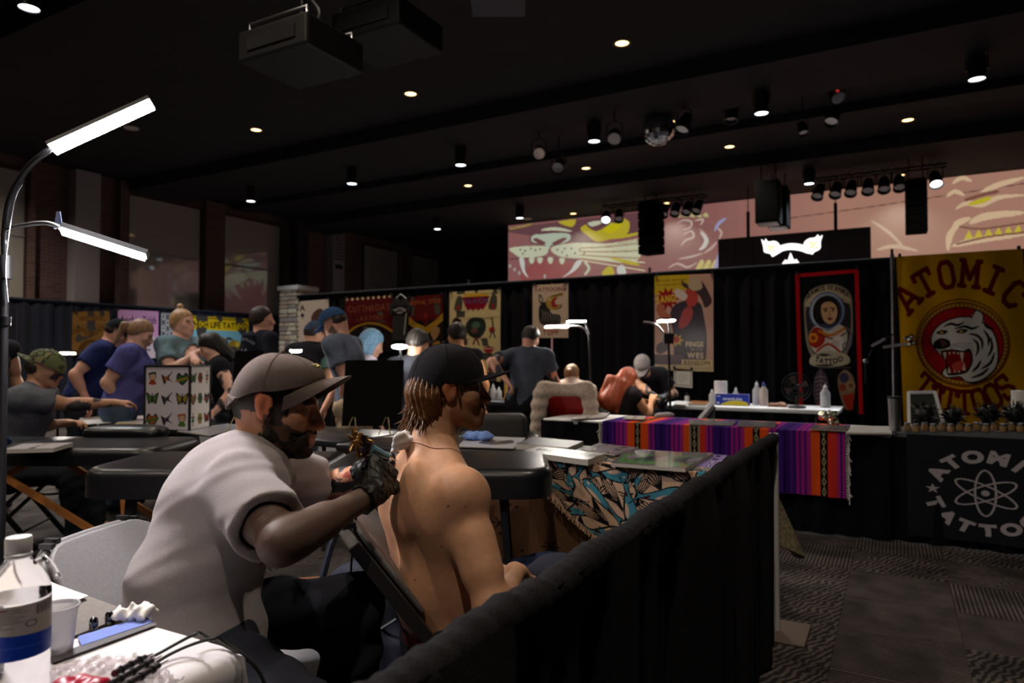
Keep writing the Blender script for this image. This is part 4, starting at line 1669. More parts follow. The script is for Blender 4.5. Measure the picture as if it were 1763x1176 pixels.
# ---------------------------------------------------------------- machine, cord, paper towel
w = JT['wrR']
g0 = C(672, 775, 1.8)
mach = thing('tattoo_machine', 'ornate brass and black tattoo machine held in the gloved hand', 'tattoo machine', C(622, 768, 1.74))
tip = C(668, 786, 1.80)
mc = C(630, 768, 1.745)
dirm = unit(tip - mc)
MB().cyl(C(640, 772, 1.755), tip, .011, .008, 14).build('grip', mat('blue_grip', lin(90, 150, 170), .3), mach, True)
MB().cyl(tip, tip + dirm * .035, .004, .0015, 10).build('needle_tube', M_CHROME, mach, True)
for k in range(2):
    b = mc + UP * (.012 - .02 * k) - dirm * .012 + Rh * .012 * k
    MB().lathe([(.006, -.014), (.011, -.014), (.011, .014), (.006, .014)], b, UP + Rh * .3, 14).build('coil', mat('coil_dark', lin(40, 32, 46), .35), mach, True)
S = Sdf()
rm = random.Random(9)
for k in range(16):
    a = C(612 + rm.uniform(-8, 12), 758 + rm.uniform(-12, 22), 1.735 + rm.uniform(-.015, .015))
    S.rc(a, a + V3(rm.gauss(0, .01), rm.gauss(0, .01), rm.gauss(0, .013)), .0045, .003, .004)
S.rc(C(612, 745, 1.735), C(616, 786, 1.735), .006, .005, .004)
S.rc(C(616, 786, 1.735), C(634, 780, 1.745), .006, .005, .004)
S.rc(C(612, 752, 1.735), C(640, 760, 1.745), .005, .005, .004)
soft('ornate_frame', S, .0026, mat('old_brass', lin(196, 150, 90), .32, metal=.9), mach, disp=lambda P: wr(P, 700, 2, .001))
MB().tube(smooth_path([C(630, 788, 1.745), C(628, 800, 1.745), C(622, 830, 1.745), C(612, 900, 1.76), C(605, 970, 1.79), C(602, 1060, 1.80), C(604, 1160, 1.80), C(560, 1300, 1.78), RZ(-.6, 1.6, .012), RZ(-.9, 1.35, .012)], 6), .0028, 6).build('power_cord', M_BLACKP, mach, True)
MB().tube([C(629, 784, 1.745), C(631, 792, 1.745), C(629, 804, 1.745)], .0032, 8).build('cord_plug', mat('red_plug', lin(150, 30, 50), .4), mach, True)
S = Sdf()
S.rc(C(682, 767, 1.84), C(706, 756, 1.86), .014, .022, .012)
S.rc(C(690, 760, 1.84), C(722, 754, 1.88), .02, .012, .012)
S.el(C(688, 752, 1.84), (.02, .014, .014), None, .01)
tow = soft('paper_towel', S, .004, mat('tissue_white', lin(222, 214, 208), .9, bump=.3, bscale=200), None, disp=lambda P: wr(P, 190, 4, .005))
tag(tow, 'crumpled white paper towel pinched against the bare shoulder', 'paper towel')

# ---------------------------------------------------------------- LED tattooing lamp on its stand
M_LED = mat('led_face', (1, 1, 1), emit=KEY_STRENGTH, ecol=(1.0, .96, .99))
M_ARM = mat('lamp_arm', lin(16, 16, 18), .5, spec=.3)
lb = RZ(-1.455, 1.96, 0)
lamp = thing('led_lamp', 'tall tattooing lamp with two glaring LED bars on bent arms', 'lamp', lb)
def led_bar(a, b, w, down, name='led_bar', root=None, face=M_LED, t=.016):
    a, b = np.asarray(a, float), np.asarray(b, float)
    d = unit(b - a)
    n = unit(down - d * (down @ d))
    o = MB().beam(a - n * t * .6, b - n * t * .6, w * 1.06, t, up=n).build(name, M_ARM, root, True, smooth=False)
    MB().beam(a + d * .004 + n * t * .15, b - d * .004 + n * t * .15, w, t * .5, up=n).build('led_strip', face, o, True, smooth=False)
    return o
A1, B1 = C(88, 258, 1.92), C(263, 178, 2.00)
A2, B2 = C(104, 396, 1.92), C(252, 443, 1.97)
led_bar(A1, B1, .036, unit(V3(.0, .0, -1) - Fh * .55 + Rh * .35), root=lamp)
led_bar(A2, B2, .030, unit(V3(.0, .0, -1) - Fh * .35 + Rh * .3), root=lamp)
MB().tube([(lb[0], lb[1], .03), C(8, 470, 1.96)], .011, 10).build('pole', M_ARM, lamp, True)
MB().tube([C(8, 480, 1.96), C(8, 440, 1.96)], .018, 12).build('collar', M_BLACKP, lamp, True)
MB().cyl(C(8, 560, 1.96), C(9, 545, 1.96), .016, n=12).build('clamp_knob', M_CHROME, lamp, True)
MB().tube(smooth_path([C(8, 445, 1.96), C(8, 400, 1.96), C(16, 345, 1.94), C(36, 305, 1.93), C(62, 275, 1.92), A1 + unit(B1 - A1) * .02 + UP * .008], 6), .0085, 10).build('gooseneck', M_ARM, lamp, True)
MB().tube(smooth_path([C(9, 420, 1.96), C(10, 398, 1.96), C(40, 388, 1.94), C(80, 384, 1.92), A2 + UP * .006], 6), .0065, 10).build('gooseneck', M_STEEL, lamp, True)
MB().tube(smooth_path([C(14, 520, 1.95), C(10, 450, 1.94), C(24, 350, 1.93), C(38, 318, 1.93)], 6), .0022, 6).build('lamp_cord', M_STEEL, lamp, True)
MB().prism([(-.012, 0), (.012, .004), (.004, .05), (-.006, .05)], Rh, UP, Fh, C(100, 394, 1.925), .004).build('bracket', mat('blue_grey', lin(110, 120, 150), .4), lamp, True, smooth=False)
for k in range(3):
    a = 2 * pi * k / 3 + .4
    MB().beam((lb[0], lb[1], .16), (lb[0] + .3 * cos(a), lb[1] + .3 * sin(a), .012), .022, .014).build('leg', M_ARM, lamp, True, smooth=False)

# ---------------------------------------------------------------- low pipe and drape fence beside the client
FX = -.50
M_FENCE = mat('fence_drape', lin(40, 39, 42), .95, spec=.08, noise=.45, nscale=320, bump=.5, bscale=380)
fy0, fy1, fh = .14, 3.36, .905
fence = thing('drape_fence', 'low black pipe and drape fence running along the aisle', 'drape', (FX, (fy0 + fy1) / 2, 0))
rr = random.Random(2)
ph = [rr.uniform(0, 6.28) for _ in range(6)]
def pleat(y, z):
    k = min(1, (fh - z) / .12)
    a = .010 * sin(26 * y + ph[0] + .7 * sin(3 * y)) + .014 * sin(11 * y + ph[1] + .5 * sin(2.1 * y + z)) + .006 * sin(47 * y + ph[2])
    return a * (.25 + .75 * k) + .016 * sin(3.1 * y + ph[3]) * k * (1 - .3 * z)
fdr = MB().grid(lambda u, v: (FX + .028 + pleat(fy0 + (fy1 - fy0) * u, fh * (1 - v)), fy0 + (fy1 - fy0) * u, .02 + (fh - .02) * (1 - v)), 420, 26)
fdr.grid(lambda u, v: (FX - .028 + pleat(fy0 + (fy1 - fy0) * u + .2, fh * (1 - v)), fy0 + (fy1 - fy0) * (1 - u), .02 + (fh - .02) * (1 - v)), 420, 12)
fdr.build('drape_cloth', M_FENCE, fence, True)
slv = MB()
def sleeve(u, v):
    y = fy0 + (fy1 - fy0) * v
    r = .030 + .002 * sin(53 * y + 2.5 * sin(7 * y)) + .0015 * sin(150 * y + 2 * u * 6 + 3 * sin(11 * y))
    a = 2 * pi * u
    return (FX + r * cos(a), y, fh - .012 + r * sin(a) + .004 * sin(17 * y))
slv.grid(sleeve, 12, 520, True)
slv.build('gathered_sleeve', M_FENCE, fence, True)
for yy, n in ((fy1 + .03, 'upright'), (fy0 - .02, 'upright')):
    u = MB().cyl((FX, yy, .01), (FX, yy, fh + .015), .021, n=16).build(n, M_WHITE if yy > 1 else M_STEEL, fence, True)
    MB().box((FX, yy, .008), (.28, .28, .012), bev=.004).build('foot_plate', mat('plate_brown', lin(112, 98, 90), .6), fence, True, smooth=False)
MB().cyl((FX, fy0, fh - .012), (FX, fy1 + .02, fh - .012), .016, n=12).build('crossbar', M_STEEL, fence, True)

# ---------------------------------------------------------------- work table with white cloth
TZ = .74
tx0, tx1, ty0, ty1 = -2.75, -1.03, .06, .845
wt = thing('work_table', 'plastic topped folding work table beneath the white cloth', 'table', ((tx0 + tx1) / 2, (ty0 + ty1) / 2, 0))
MB().box(((tx0 + tx1) / 2, (ty0 + ty1) / 2, TZ - .028), (tx1 - tx0 - .02, ty1 - ty0 - .02, .045), bev=.01).build('tabletop', M_WHITE, wt, True)
for x in (tx0 + .2, tx1 - .2):
    for y in (ty0 + .1, ty1 - .1):
        MB().cyl((x, y, .005), (x, y, TZ - .05), .014, n=10).build('leg', M_FRAMEG, wt, True)
M_WCLOTH = mat('white_table_cover', lin(224, 220, 224), .65, spec=.3, noise=.05, nscale=20, bump=.12, bscale=60)
def cover(u, v):
    # u across x with the drop over the near-aisle end, v along y
    L = tx1 - tx0
    s = u * (L + .34)
    y = ty0 - .02 + (ty1 - ty0 + .01) * v
    if s < L - .02:
        return (tx0 + s, y, TZ + .004 + .002 * sin(9 * s + 6 * y))
    t = s - (L - .02)
    r = .03
    if t < r * pi / 2:
        a = t / r
        return (tx1 - .02 + r * sin(a), y, TZ + .004 - r * (1 - cos(a)))
    d = t - r * pi / 2
    return (tx1 + .01 + (.022 * sin(13 * y + 1.2) + .012 * sin(29 * y)) * min(1, d * 6) + .06 * d, y + .01 * sin(17 * y) * d * 3, TZ - .026 - d)
cv = MB().slab(cover, 150, 60, .0022).build('table_cover', M_WCLOTH, None, True)
tag(cv, 'white plastic table cover folded over the work table corner', 'tablecloth')
# far side drop of the cover
MB().slab(lambda u, v: (tx0 + (tx1 - tx0 + .02) * u, ty1 - .012 + .012 * min(1, v * 4) + .012 * sin(14 * u * 1.7) * v, TZ + .003 - .26 * v), 60, 10, .002).build('side_drop', M_WCLOTH, cv, True)

TT = TZ + .0075
def ont(x, y, h=TT):
    return onz(x, y, h)
# grey barrier sheet and white sheets
def flat_sheet(name, label, cat, pts, m, h, parent=None, curl=0):
    P = [onz(x, y, h) for x, y in pts]
    n = len(P)
    def f(u, v):
        a = P[0] * (1 - u) + P[1] * u
        b = P[3] * (1 - u) + P[2] * u
        q = a * (1 - v) + b * v
        return q + UP * (curl * (u * v) ** 2)
    o = MB().slab(f, 8, 8, .0016).build(name, m, parent, parent is not None)
    if parent is None:
        tag(o, label, cat)
    return o
flat_sheet('barrier_sheet', 'grey absorbent sheet spread on the white work table', 'sheet', [(60, 1042), (150, 1026), (231, 1056), (120, 1098)], mat('grey_sheet', lin(120, 114, 110), .9, noise=.1, nscale=90), TT + .001)
flat_sheet('paper_towel', 'flat white paper towel lying behind the clear cup', 'paper towel', [(20, 1035), (82, 1000), (152, 1029), (60, 1062)], mat('towel_white', lin(235, 230, 226), .9), TT + .006, curl=.004)
flat_sheet('bandage_wrap', 'blue cohesive wrap strip with a grey edge across the table', 'wrap strip', [(134, 1096), (248, 1062), (264, 1071), (140, 1112)], mat('blue_wrap', lin(120, 140, 214), .8, bump=.4, bscale=300), TT + .002)
flat_sheet('edge_strip', 'dark grey strip along the blue wrap', 'strip', [(60, 1140), (262, 1068), (270, 1076), (66, 1150)], mat('dark_strip', lin(84, 80, 84), .6), TT + .001)
# tissue blob
S = Sdf()
q = ont(228, 1066)
rt2 = random.Random(4)
for k in range(9):
    S.el(q + Rh * rt2.uniform(-.03, .03) + Fh * rt2.uniform(-.012, .012) + UP * rt2.uniform(.006, .018), (.016, .012, .01), None, .012)
S.clip(V3(0, 0, TT + .002), -UP)
o = soft('tissue', S, .0035, mat('tissue_bright', lin(236, 232, 228), .95), None, disp=lambda P: wr(P, 300, 3, .004))
tag(o, 'small crumpled white tissue on the blue wrap strip', 'tissue')
# black ink caps
for i, (x, y, lab) in enumerate([(161, 1083, 'glossy black ink cap nearer the clear plastic cup'), (188, 1073, 'glossy black ink cap nearer the crumpled tissue')]):
    q = ont(x, y)
    o = MB().lathe([(0, 0), (.0078, 0), (.0082, .012), (.0075, .019), (.005, .022), (0, .023)], q, UP, 18, cap=False).build('ink_pot', mat('ink_black', lin(10, 10, 12), .08, coat=1), None)
    tag(o, lab, 'ink cap', 'black ink caps on the work table')
# clear cup with water
M_CUP = mat('frosted_plastic', lin(236, 236, 240), .3, trans=.72, ior=1.3, spec=.4)
M_CLEAR = mat('clear_plastic', (1, 1, 1), .04, trans=1.0, ior=1.25)
M_WATER = mat('water', (.97, .98, 1), .0, trans=1.0, ior=1.33)
q = onz(96, 1122, TT)
cup = thing('plastic_cup', 'frosted clear plastic cup half full of water', 'cup', q)
MB().lathe([(0, 0), (.026, 0), (.033, .072), (.0345, .076), (.037, .078), (.037, .0815), (.0335, .0815), (.0318, .074), (.0252, .002), (0, .002)], n=36, cap=False).build('cup_wall', M_CUP, cup)
MB().lathe([(0, .0025), (.0245, .0025), (.0285, .04), (0, .04)], n=30, cap=False).build('water', M_WATER, cup)
# bottle
q = RZ((38 - 881.5) / FPX * 1.02, 1.02, TT)
bot = thing('water_bottle', 'big clear water bottle with white cap and blue labelled band', 'bottle', q)
bh = onz(38, 932, 1)  # unused height probe
H0 = .255
prof = [(0, .004), (.03, 0), (.040, .006), (.0425, .02), (.0415, .03), (.0428, .04), (.0415, .05), (.0428, .06), (.0415, .07), (.0428, .08), (.042, .09), (.042, .165), (.0425, .172), (.042, .18), (.036, .20), (.026, .215), (.0165, .226), (.014, .232), (.014, .24)]
MB().lathe(prof, n=40, cap=False).build('bottle_wall', mat('bottle_plastic', (1, 1, 1), .03, trans=1.0, ior=1.14), bot)
MB().lathe([(.0165, .235), (.0172, .237), (.0172, .255), (.016, .258), (0, .259)], n=36, cap=False).build('bottle_cap', M_WHITE, bot)
MB().lathe([(.0155, .228), (.0172, .229), (.0172, .233), (.0155, .2335)], n=30, cap=False).build('tamper_ring', M_WHITE, bot)
la = Art(240, 150, (196, 186, 184))
la.rect(0, 78, 240, 150, (22, 66, 190))
la.poly([(0, 70), (240, 96), (240, 78), (0, 78)], (196, 186, 184))
la.rect(0, 0, 34, 70, (120, 176, 205))
la.poly([(0, 40), (34, 30), (34, 70), (0, 70)], (70, 140, 190))
for k in range(8):
    la.rect(44, 10 + k * 7, 44 + [70, 76, 58, 74, 66, 72, 40, 60][k], 12 + k * 7, (96, 90, 96))
la.rect(44, 8, 92, 13, (120, 60, 70))
for k in range(10):
    la.rect(136 + k * 3.4, 6, 138 + k * 3.4, 34, (70, 66, 76))
la.ell(128, 54, 10, 10, (110, 110, 130)); la.ell(128, 54, 7, 7, (196, 186, 184))
la.line([(20, 118), (70, 112), (150, 118)], 3, (60, 110, 220))
def labf(U, Vv):
    a = -2.3 + U * 4.6
    return np.stack((.0427 * np.sin(a), -.0427 * np.cos(a), .168 - .078 * Vv), 1)
lo = la.sheet('bottle_label', labf, mat('label_print', attr=True, rough=.35), bot, world=False, runs=6)
lo.rotation_euler = (0, 0, atan2(-bot.location[1], -bot.location[0]) + pi / 2 + .25)
MB().lathe([(.0, .006), (.039, .008), (.0405, .1), (.0405, .17), (0, .17)], n=36, cap=False).build('water', mat('bottle_water', (.96, .97, 1), .0, trans=1.0, ior=1.2), bot)
# clear bag tail hanging off the bottle shoulder
MB().tube(smooth_path([C(60, 968, 1.0), C(78, 962, 1.0), C(92, 978, 1.0), C(100, 996, 1.0)], 5), [.004] * 14 + [.005, .006], 6).build('tied_bag', M_CLEAR, bot, True)

# wrapped needles, bag, cables at the table's end
M_BAG = mat('bag_plastic', lin(240, 235, 238), .12, trans=.7, ior=1.2, spec=.6)
S = Sdf()
rb = random.Random(6)
for k in range(16):
    q = onz(rb.uniform(100, 265), rb.uniform(1148, 1200), TT + rb.uniform(.004, .012))
    S.el(q, (.036, .022, .006), (Rh * .9 + Fh * rb.uniform(-.5, .5), Fh, UP), .015)
S.clip(V3(0, 0, TT + .002), -UP)
o = soft('plastic_bag', S, .004, mat('crinkled_bag', lin(236, 226, 230), .08, spec=.9, alpha=.38), None, disp=lambda P: wr(P, 420, 7, .005))
tag(o, 'crinkled clear plastic bag heaped along the table edge', 'bag')
S = Sdf()
for k in range(6):
    q = onz(102 + k * 12, 1192 - k * 4, TT + .03)
    S.el(q, (.022, .012, .006), (Rh * .9 + Fh * .3, Fh, UP), .01)
o = soft('cord_coil', S, .0035, mat('crimson_cord', lin(178, 26, 56), .35), None, disp=lambda P: wr(P, 300, 2, .003))
tag(o, 'crimson wrapped cord showing within the crinkled bag', 'cord')
for i, (x0, y0, x1, y1, lab) in enumerate([(190, 1178, 262, 1138, 'grey sleeved needle lying nearest the crimson cord'), (206, 1186, 274, 1146, 'grey sleeved needle in the middle of three'), (196, 1160, 250, 1132, 'grey sleeved needle farthest from the table edge')]):
    a, b = onz(x0, y0, TT + .034), onz(x1, y1, TT + .030)
    o = thing('needle_sleeve', lab, 'needle', a, group='wrapped needles on the work table')
    MB().cyl(a, b, .0055, .0045, 10).build('barrel', mat('gun_grey', lin(70, 66, 70), .25, metal=.7), o, True)
    MB().cyl(b, b + (b - a) * .25, .0018, .0012, 8).build('needle', M_CHROME, o, True)
    for t in (.2, .5, .8):
        MB().cyl(a + (b - a) * t, a + (b - a) * (t + .05), .0068, n=10).build('grip_ring', M_BLACKP, o, True)
for i, (pts, lab) in enumerate([([(240, 1140), (268, 1128), (310, 1105), (335, 1093), (352, 1094), (372, 1118), (376, 1160)], 'thin black cable arching farther back across the table cover'),
                                ([(256, 1150), (290, 1128), (330, 1110), (366, 1100), (384, 1104), (398, 1130), (402, 1178)], 'thin black cable arching nearer the table cover fold')]):
    P = [onz(x, y, TT + (.012 if k < 2 else .02 + .012 * (k == 3))) if k < 5 else None for k, (x, y) in enumerate(pts)]
    P = [p for p in P if p is not None]
    e = P[-1].copy()
    P += [V3(max(e[0] + .03, tx1 + .045), e[1] + .03, TZ - .03), V3(max(e[0] + .05, tx1 + .07), e[1] + .06, TZ - .2)]
    o = MB().tube(smooth_path(P, 6), .0028, 8).build('cable', M_BLACKP, None)
    tag(o, lab, 'cable', 'black cables on the table cover')

# ---------------------------------------------------------------- massage tables
M_WOODL = mat('varnished_wood', lin(176, 112, 58), .45, noise=.25, nscale=14)
def massage_table(label, c, az, L, W, H, th, legm, wood=True, split=True):
    o = thing('massage_table', label, 'massage table', c, az)
    for q in ((-1, 1) if split else (0,)):
        def pad(u, v, q=q):
            pass
        bm = bmesh.new()
        bmesh.ops.create_cube(bm, size=1)
        l2 = L / 2 - .006 if split else L
        for v in bm.verts:
            v.co = Vector((v.co.x * l2 + q * L / 4, v.co.y * W, v.co.z * th + H - th / 2))
        outer = [e for e in bm.edges if abs(e.verts[0].co.z - e.verts[1].co.z) > th * .5 and (not split or abs(e.verts[0].co.x) > L * .3)]
        bmesh.ops.bevel(bm, geom=outer, offset=.13, segments=8, profile=.5, affect='EDGES')
        top = [e for e in bm.edges if e.verts[0].co.z > H - .001 and e.verts[1].co.z > H - .001 and len(e.link_faces) == 2 and any(abs(f.normal.z) < .5 for f in e.link_faces)]
        bmesh.ops.bevel(bm, geom=top, offset=.045, segments=6, profile=.5, affect='EDGES')
        me = bpy.data.meshes.new('pad')
        bm.to_mesh(me)
        bm.free()
        me.polygons.foreach_set('use_smooth', np.ones(len(me.polygons), dtype=bool))
        me.set_sharp_from_angle(angle=radians(50))
        link('pad', me, M_VINYL, o)
    for qx in (-1, 1):
        for qy in (-1, 1):
            MB().beam((qx * (L / 2 - .17), qy * (W / 2 - .07), .0), (qx * (L / 2 - .22), qy * (W / 2 - .07), H - th - .0), .045, .03).build('leg', legm, o, smooth=False)
        MB().beam((qx * (L / 2 - .18), -(W / 2 - .07), .16), (qx * (L / 2 - .18), (W / 2 - .07), .16), .03, .03).build('stretcher', legm, o, smooth=False)
        for qy in (-1, 1):
            MB().beam((qx * (L / 2 - .19), qy * (W / 2 - .05), .22), (qx * .06, qy * (W / 2 - .05), H - th - .03), .02, .035).build('brace', M_WOODL if wood else M_BLACK, o, smooth=False)
    MB().beam((-(L / 2 - .25), 0, H - th - .02), (L / 2 - .25, 0, H - th - .02), .03, .04).build('rail', legm, o, smooth=False)
    return o
dR = lambda r, z: RZ(r, z, 0)
c1 = dR(-.84, 3.20)
t1 = massage_table('long black massage table passing behind the tattooer and client', c1, YAW, 2.04, .62, .80, .125, M_BLACK, wood=False)
MB().tube(smooth_path([(-.62, -.32, .70), (-.58, -.335, .73), (-.5, -.34, .70), (-.44, -.33, .66)], 4), .006, 6).build('carry_handle', M_BLACK, t1)
c2 = dR(-2.90, 4.02)
t2 = massage_table('second black massage table with amber wooden braces', c2, YAW, 1.95, .62, .78, .095, M_WOODL, wood=True)
M_BAGK = mat('black_nylon', lin(30, 30, 36), .8, noise=.2, nscale=60)
# ---------------------------------------------------------------- pipe and drape: tall black back drape, navy drape along the brick wall
DY, DH = 9.15, 2.44
def drape_panel(name, label, a, b, h, m, seed, group, nrm):
    """a, b: floor points (x, y); nrm: side the pleats bulge to"""
    a, b = np.array([*a, 0.]), np.array([*b, 0.])
    L = np.linalg.norm(b - a)
    n = np.array([*nrm, 0.])
    r = random.Random(seed)
    p = [r.uniform(0, 6.28) for _ in range(4)]
    def fn(u, v):
        s = u * L
        k = .3 + .7 * min(1, v * 6)
        w = .022 * sin(30 * s + p[0] + 1.3 * sin(2.3 * s + p[1])) + .016 * sin(13 * s + p[2] + .8 * v) + .006 * sin(71 * s + p[3])
        return a + (b - a) * u + n * w * k + UP * (h - (h - .015) * v)
    o = thing(name, label, 'drape', (a + b) / 2, group=group)
    MB().grid(fn, max(30, int(L * 55)), 8).build('drape_cloth', m, o, True)
    MB().cyl(a + UP * (h - .01), b + UP * (h - .01), .02, n=10).build('crossbar', M_STEEL, o, True)
    slv = MB().grid(lambda u, v: a + (b - a) * v + UP * (h - .012 + .034 * sin(2 * pi * u)) + n * .034 * cos(2 * pi * u) * (1 + .1 * sin(60 * v * L)), 10, max(20, int(L * 30)), True)
    slv.build('gathered_sleeve', m, o, True)
    return o
def upright(x, y, h, label, m=None, group=None):
    o = thing('drape_upright', label, 'pole', (x, y, 0), group=group)
    MB().cyl((0, 0, .012), (0, 0, h), .022, n=14).build('pole', m or M_STEEL, o)
    MB().box((0, 0, .007), (.4, .4, .012), bev=.004).build('foot_plate', M_STEEL, o, smooth=False)
    MB().box((0, 0, h + .03), (.03, .03, .06)).build('hook', M_BLACKP, o, smooth=False)
    return o
xs = [onY(513, 512, DY)[0], -7.62, -6.0, -4.45, -2.98, -1.5, -.02, 1.6, 3.4]
pl = ['behind the white playing-card banner', 'behind the pointed maroon banner', 'behind the cream flash banner', 'behind the tiger head poster', 'behind the cowboy poster', 'behind the red bordered banner', 'behind the yellow tiger banner', 'past the yellow tiger banner']
for i in range(8):
    drape_panel('back_drape', 'tall black pleated drape panel %s' % pl[i], (xs[i], DY), (xs[i + 1], DY), DH, M_DRAPE, 20 + i, 'tall black back drapes', (0, -1))
for x, lab in ((xs[2], 'thin metal drape upright beside the cream flash banner'), (xs[4], 'thin drape upright between tiger head and cowboy posters'), (onY(1538, 600, DY - .1)[0], 'metal drape upright beside the yellow tiger banner')):
    upright(x, DY - .1 if x > -.5 else DY + .1, DH + .04, lab)
LX = -14.9
ys = [4.6, onX(30, 520, LX)[1], onX(125, 520, LX)[1], onX(275, 520, LX)[1], onX(330, 530, LX)[1], onX(484, 530, LX)[1]]
pl = ['at the frame edge', 'with bare folds beside the brown banner', 'behind brown and pink banners', 'behind the small sheet of designs', 'behind the yellow and blue banner']
for i in range(5):
    drape_panel('wall_drape', 'dark navy drape panel along the brick wall %s' % pl[i], (LX, ys[i]), (LX, ys[i + 1]), DH, M_NAVYD, 40 + i, 'navy drapes along the brick wall', (1, 0))

# ---------------------------------------------------------------- banners and posters
BAN = {}
def banner(name, label, cat, art, tl, tr, bl, Y=None, X=None, wave=.0, m=None, hang=True, group=None, t=.004, merge=True):
    f = (lambda p: onY(*p, Y)) if Y is not None else (lambda p: onX(*p, X))
    A, B, D = f(tl), f(tr), f(bl)
    nrm = V3(0, -1, 0) if Y is not None else V3(1, 0, 0)
    o = thing(name, label, cat, (A + B) / 2 * np.array((1, 1, 0)) + UP * min(D[2], A[2]), group=group)
    ph = len(BAN)
    BAN[name + str(ph)] = 1
    def fn(U, Vv):
        P = A + U[:, None] * (B - A) + Vv[:, None] * (D - A)
        if wave:
            P = P + nrm * (wave * (np.sin(9 * U + ph + 3 * Vv) * (.3 + Vv) + .6 * np.sin(19 * U * (1 - .3 * Vv) + 2 * ph)))[:, None]
        return P
    art.sheet('printed_cloth' if cat == 'banner' else 'printed_face', fn, m or M_CLOTHP, o, True, merge=merge)
    bk = MB().slab(lambda u, v: fn(np.array([u]), np.array([v]))[0] - nrm * (t + .002), 24 if wave else 2, 10 if wave else 2, t)
    bk.build('backing', m and mat('paper_back', lin(190, 182, 170), .9) or mat('cloth_back', lin(60, 54, 48), .9), o, True)
    if hang:
        for u in (.03, .97):
            p = A + u * (B - A)
            MB().box(p + UP * .012 + nrm * .004, (.03, .03, .04)).build('clip', M_BLACKP, o, True, smooth=False)
    return o
BY = DY - .075

def tiger(a, cx, cy, s, fur, ink_, red, flip=1, cream=(226, 214, 190)):
    """roaring tiger head in flat tattoo style, looking to -x"""
    X = lambda *p: [(cx + flip * x * s, cy + y * s) for x, y in p]
    a.blob(X((-.9, -.1), (-.72, -.5), (-.3, -.72), (.2, -.78), (.62, -.62), (.92, -.3), (1.0, .2), (.9, .62), (.5, .95), (.1, 1.0), (-.1, .86), (-.5, .88), (-.62, .7), (-.42, .5), (-.6, .3)), ink_)
    a.blob(X((-.86, -.1), (-.7, -.46), (-.3, -.68), (.2, -.74), (.6, -.58), (.88, -.28), (.96, .2), (.86, .6), (.48, .9), (.1, .95), (-.1, .82), (-.48, .84), (-.57, .7), (-.38, .5), (-.56, .3)), fur)
    a.blob(X((-.62, .16), (-.3, .1), (0, .14), (.22, .1), (.28, .4), (.12, .7), (-.12, .78), (-.42, .8), (-.48, .66), (-.5, .4)), ink_)
    a.blob(X((-.56, .2), (-.3, .15), (0, .19), (.18, .16), (.23, .4), (.08, .66), (-.14, .72), (-.38, .74), (-.42, .62), (-.45, .4)), red)
    a.blob(X((-.3, .5), (-.05, .42), (.08, .5), (-.05, .64), (-.26, .68)), (min(255, red[0] + 60), 70, 60))
    for (x, y, h, w) in ((-.5, .19, .2, .045), (-.02, .18, .3, .06), (-.36, .18, .07, .04), (-.24, .17, .07, .04), (-.13, .18, .07, .04), (-.4, .74, -.18, .05), (.02, .66, -.2, .05), (-.24, .72, -.06, .04), (-.12, .72, -.06, .04)):
        a.poly(X((x - w, y), (x + w, y), (x, y + h)), cream)
    a.blob(X((-.8, -.08), (-.6, -.2), (-.36, -.14), (-.34, .02), (-.56, .1), (-.78, .06)), ink_)
    a.blob(X((-.62, -.14), (-.46, -.12), (-.42, -.02), (-.56, .02)), (90, 60, 54))
    for k in range(3):
        a.line(X((-.34, .0 + .04 * k), (-.1, -.06 + .05 * k), (.3, -.04 + .08 * k)), .012 * s, ink_, 5)
        a.line(X((-.6, .08 + .03 * k), (-.85, .1 + .06 * k), (-1.0, .1 + .08 * k)), .012 * s, ink_, 4)
    for (x, y) in ((-.56, -.34), (.0, -.36)):
        a.blob(X((x - .16, y), (x, y - .08), (x + .18, y - .04), (x + .04, y + .05)), ink_)
        a.ell(cx + flip * x * s, cy + (y - .01) * s, .05 * s, .035 * s, (196, 160, 60))
    for st in (((-.5, -.5), (-.3, -.58), (-.1, -.54), (.1, -.62)), ((-.2, -.44), (.1, -.5), (.3, -.44), (.5, -.5)), ((.2, -.3), (.42, -.26), (.56, -.1), (.54, .12)), ((.3, -.16), (.42, -.06), (.44, .12), (.36, .28)),
               ((.62, -.4), (.74, -.2), (.72, .02)), ((.8, -.2), (.82, .06), (.7, .3)), ((.88, .2), (.76, .46), (.5, .62)), ((.7, .6), (.5, .76), (.2, .86)), ((.5, .4), (.4, .56), (.24, .7)), ((.64, -.56), (.74, -.46), (.9, -.44))):
        a.line(X(*st), .075 * s, ink_, 6, taper=True)
    a.blob(X((.3, -.72), (.44, -.92), (.62, -.8), (.6, -.58)), fur)
    a.line(X((.3, -.72), (.44, -.92), (.62, -.8), (.6, -.58)), .035 * s, ink_, 6)

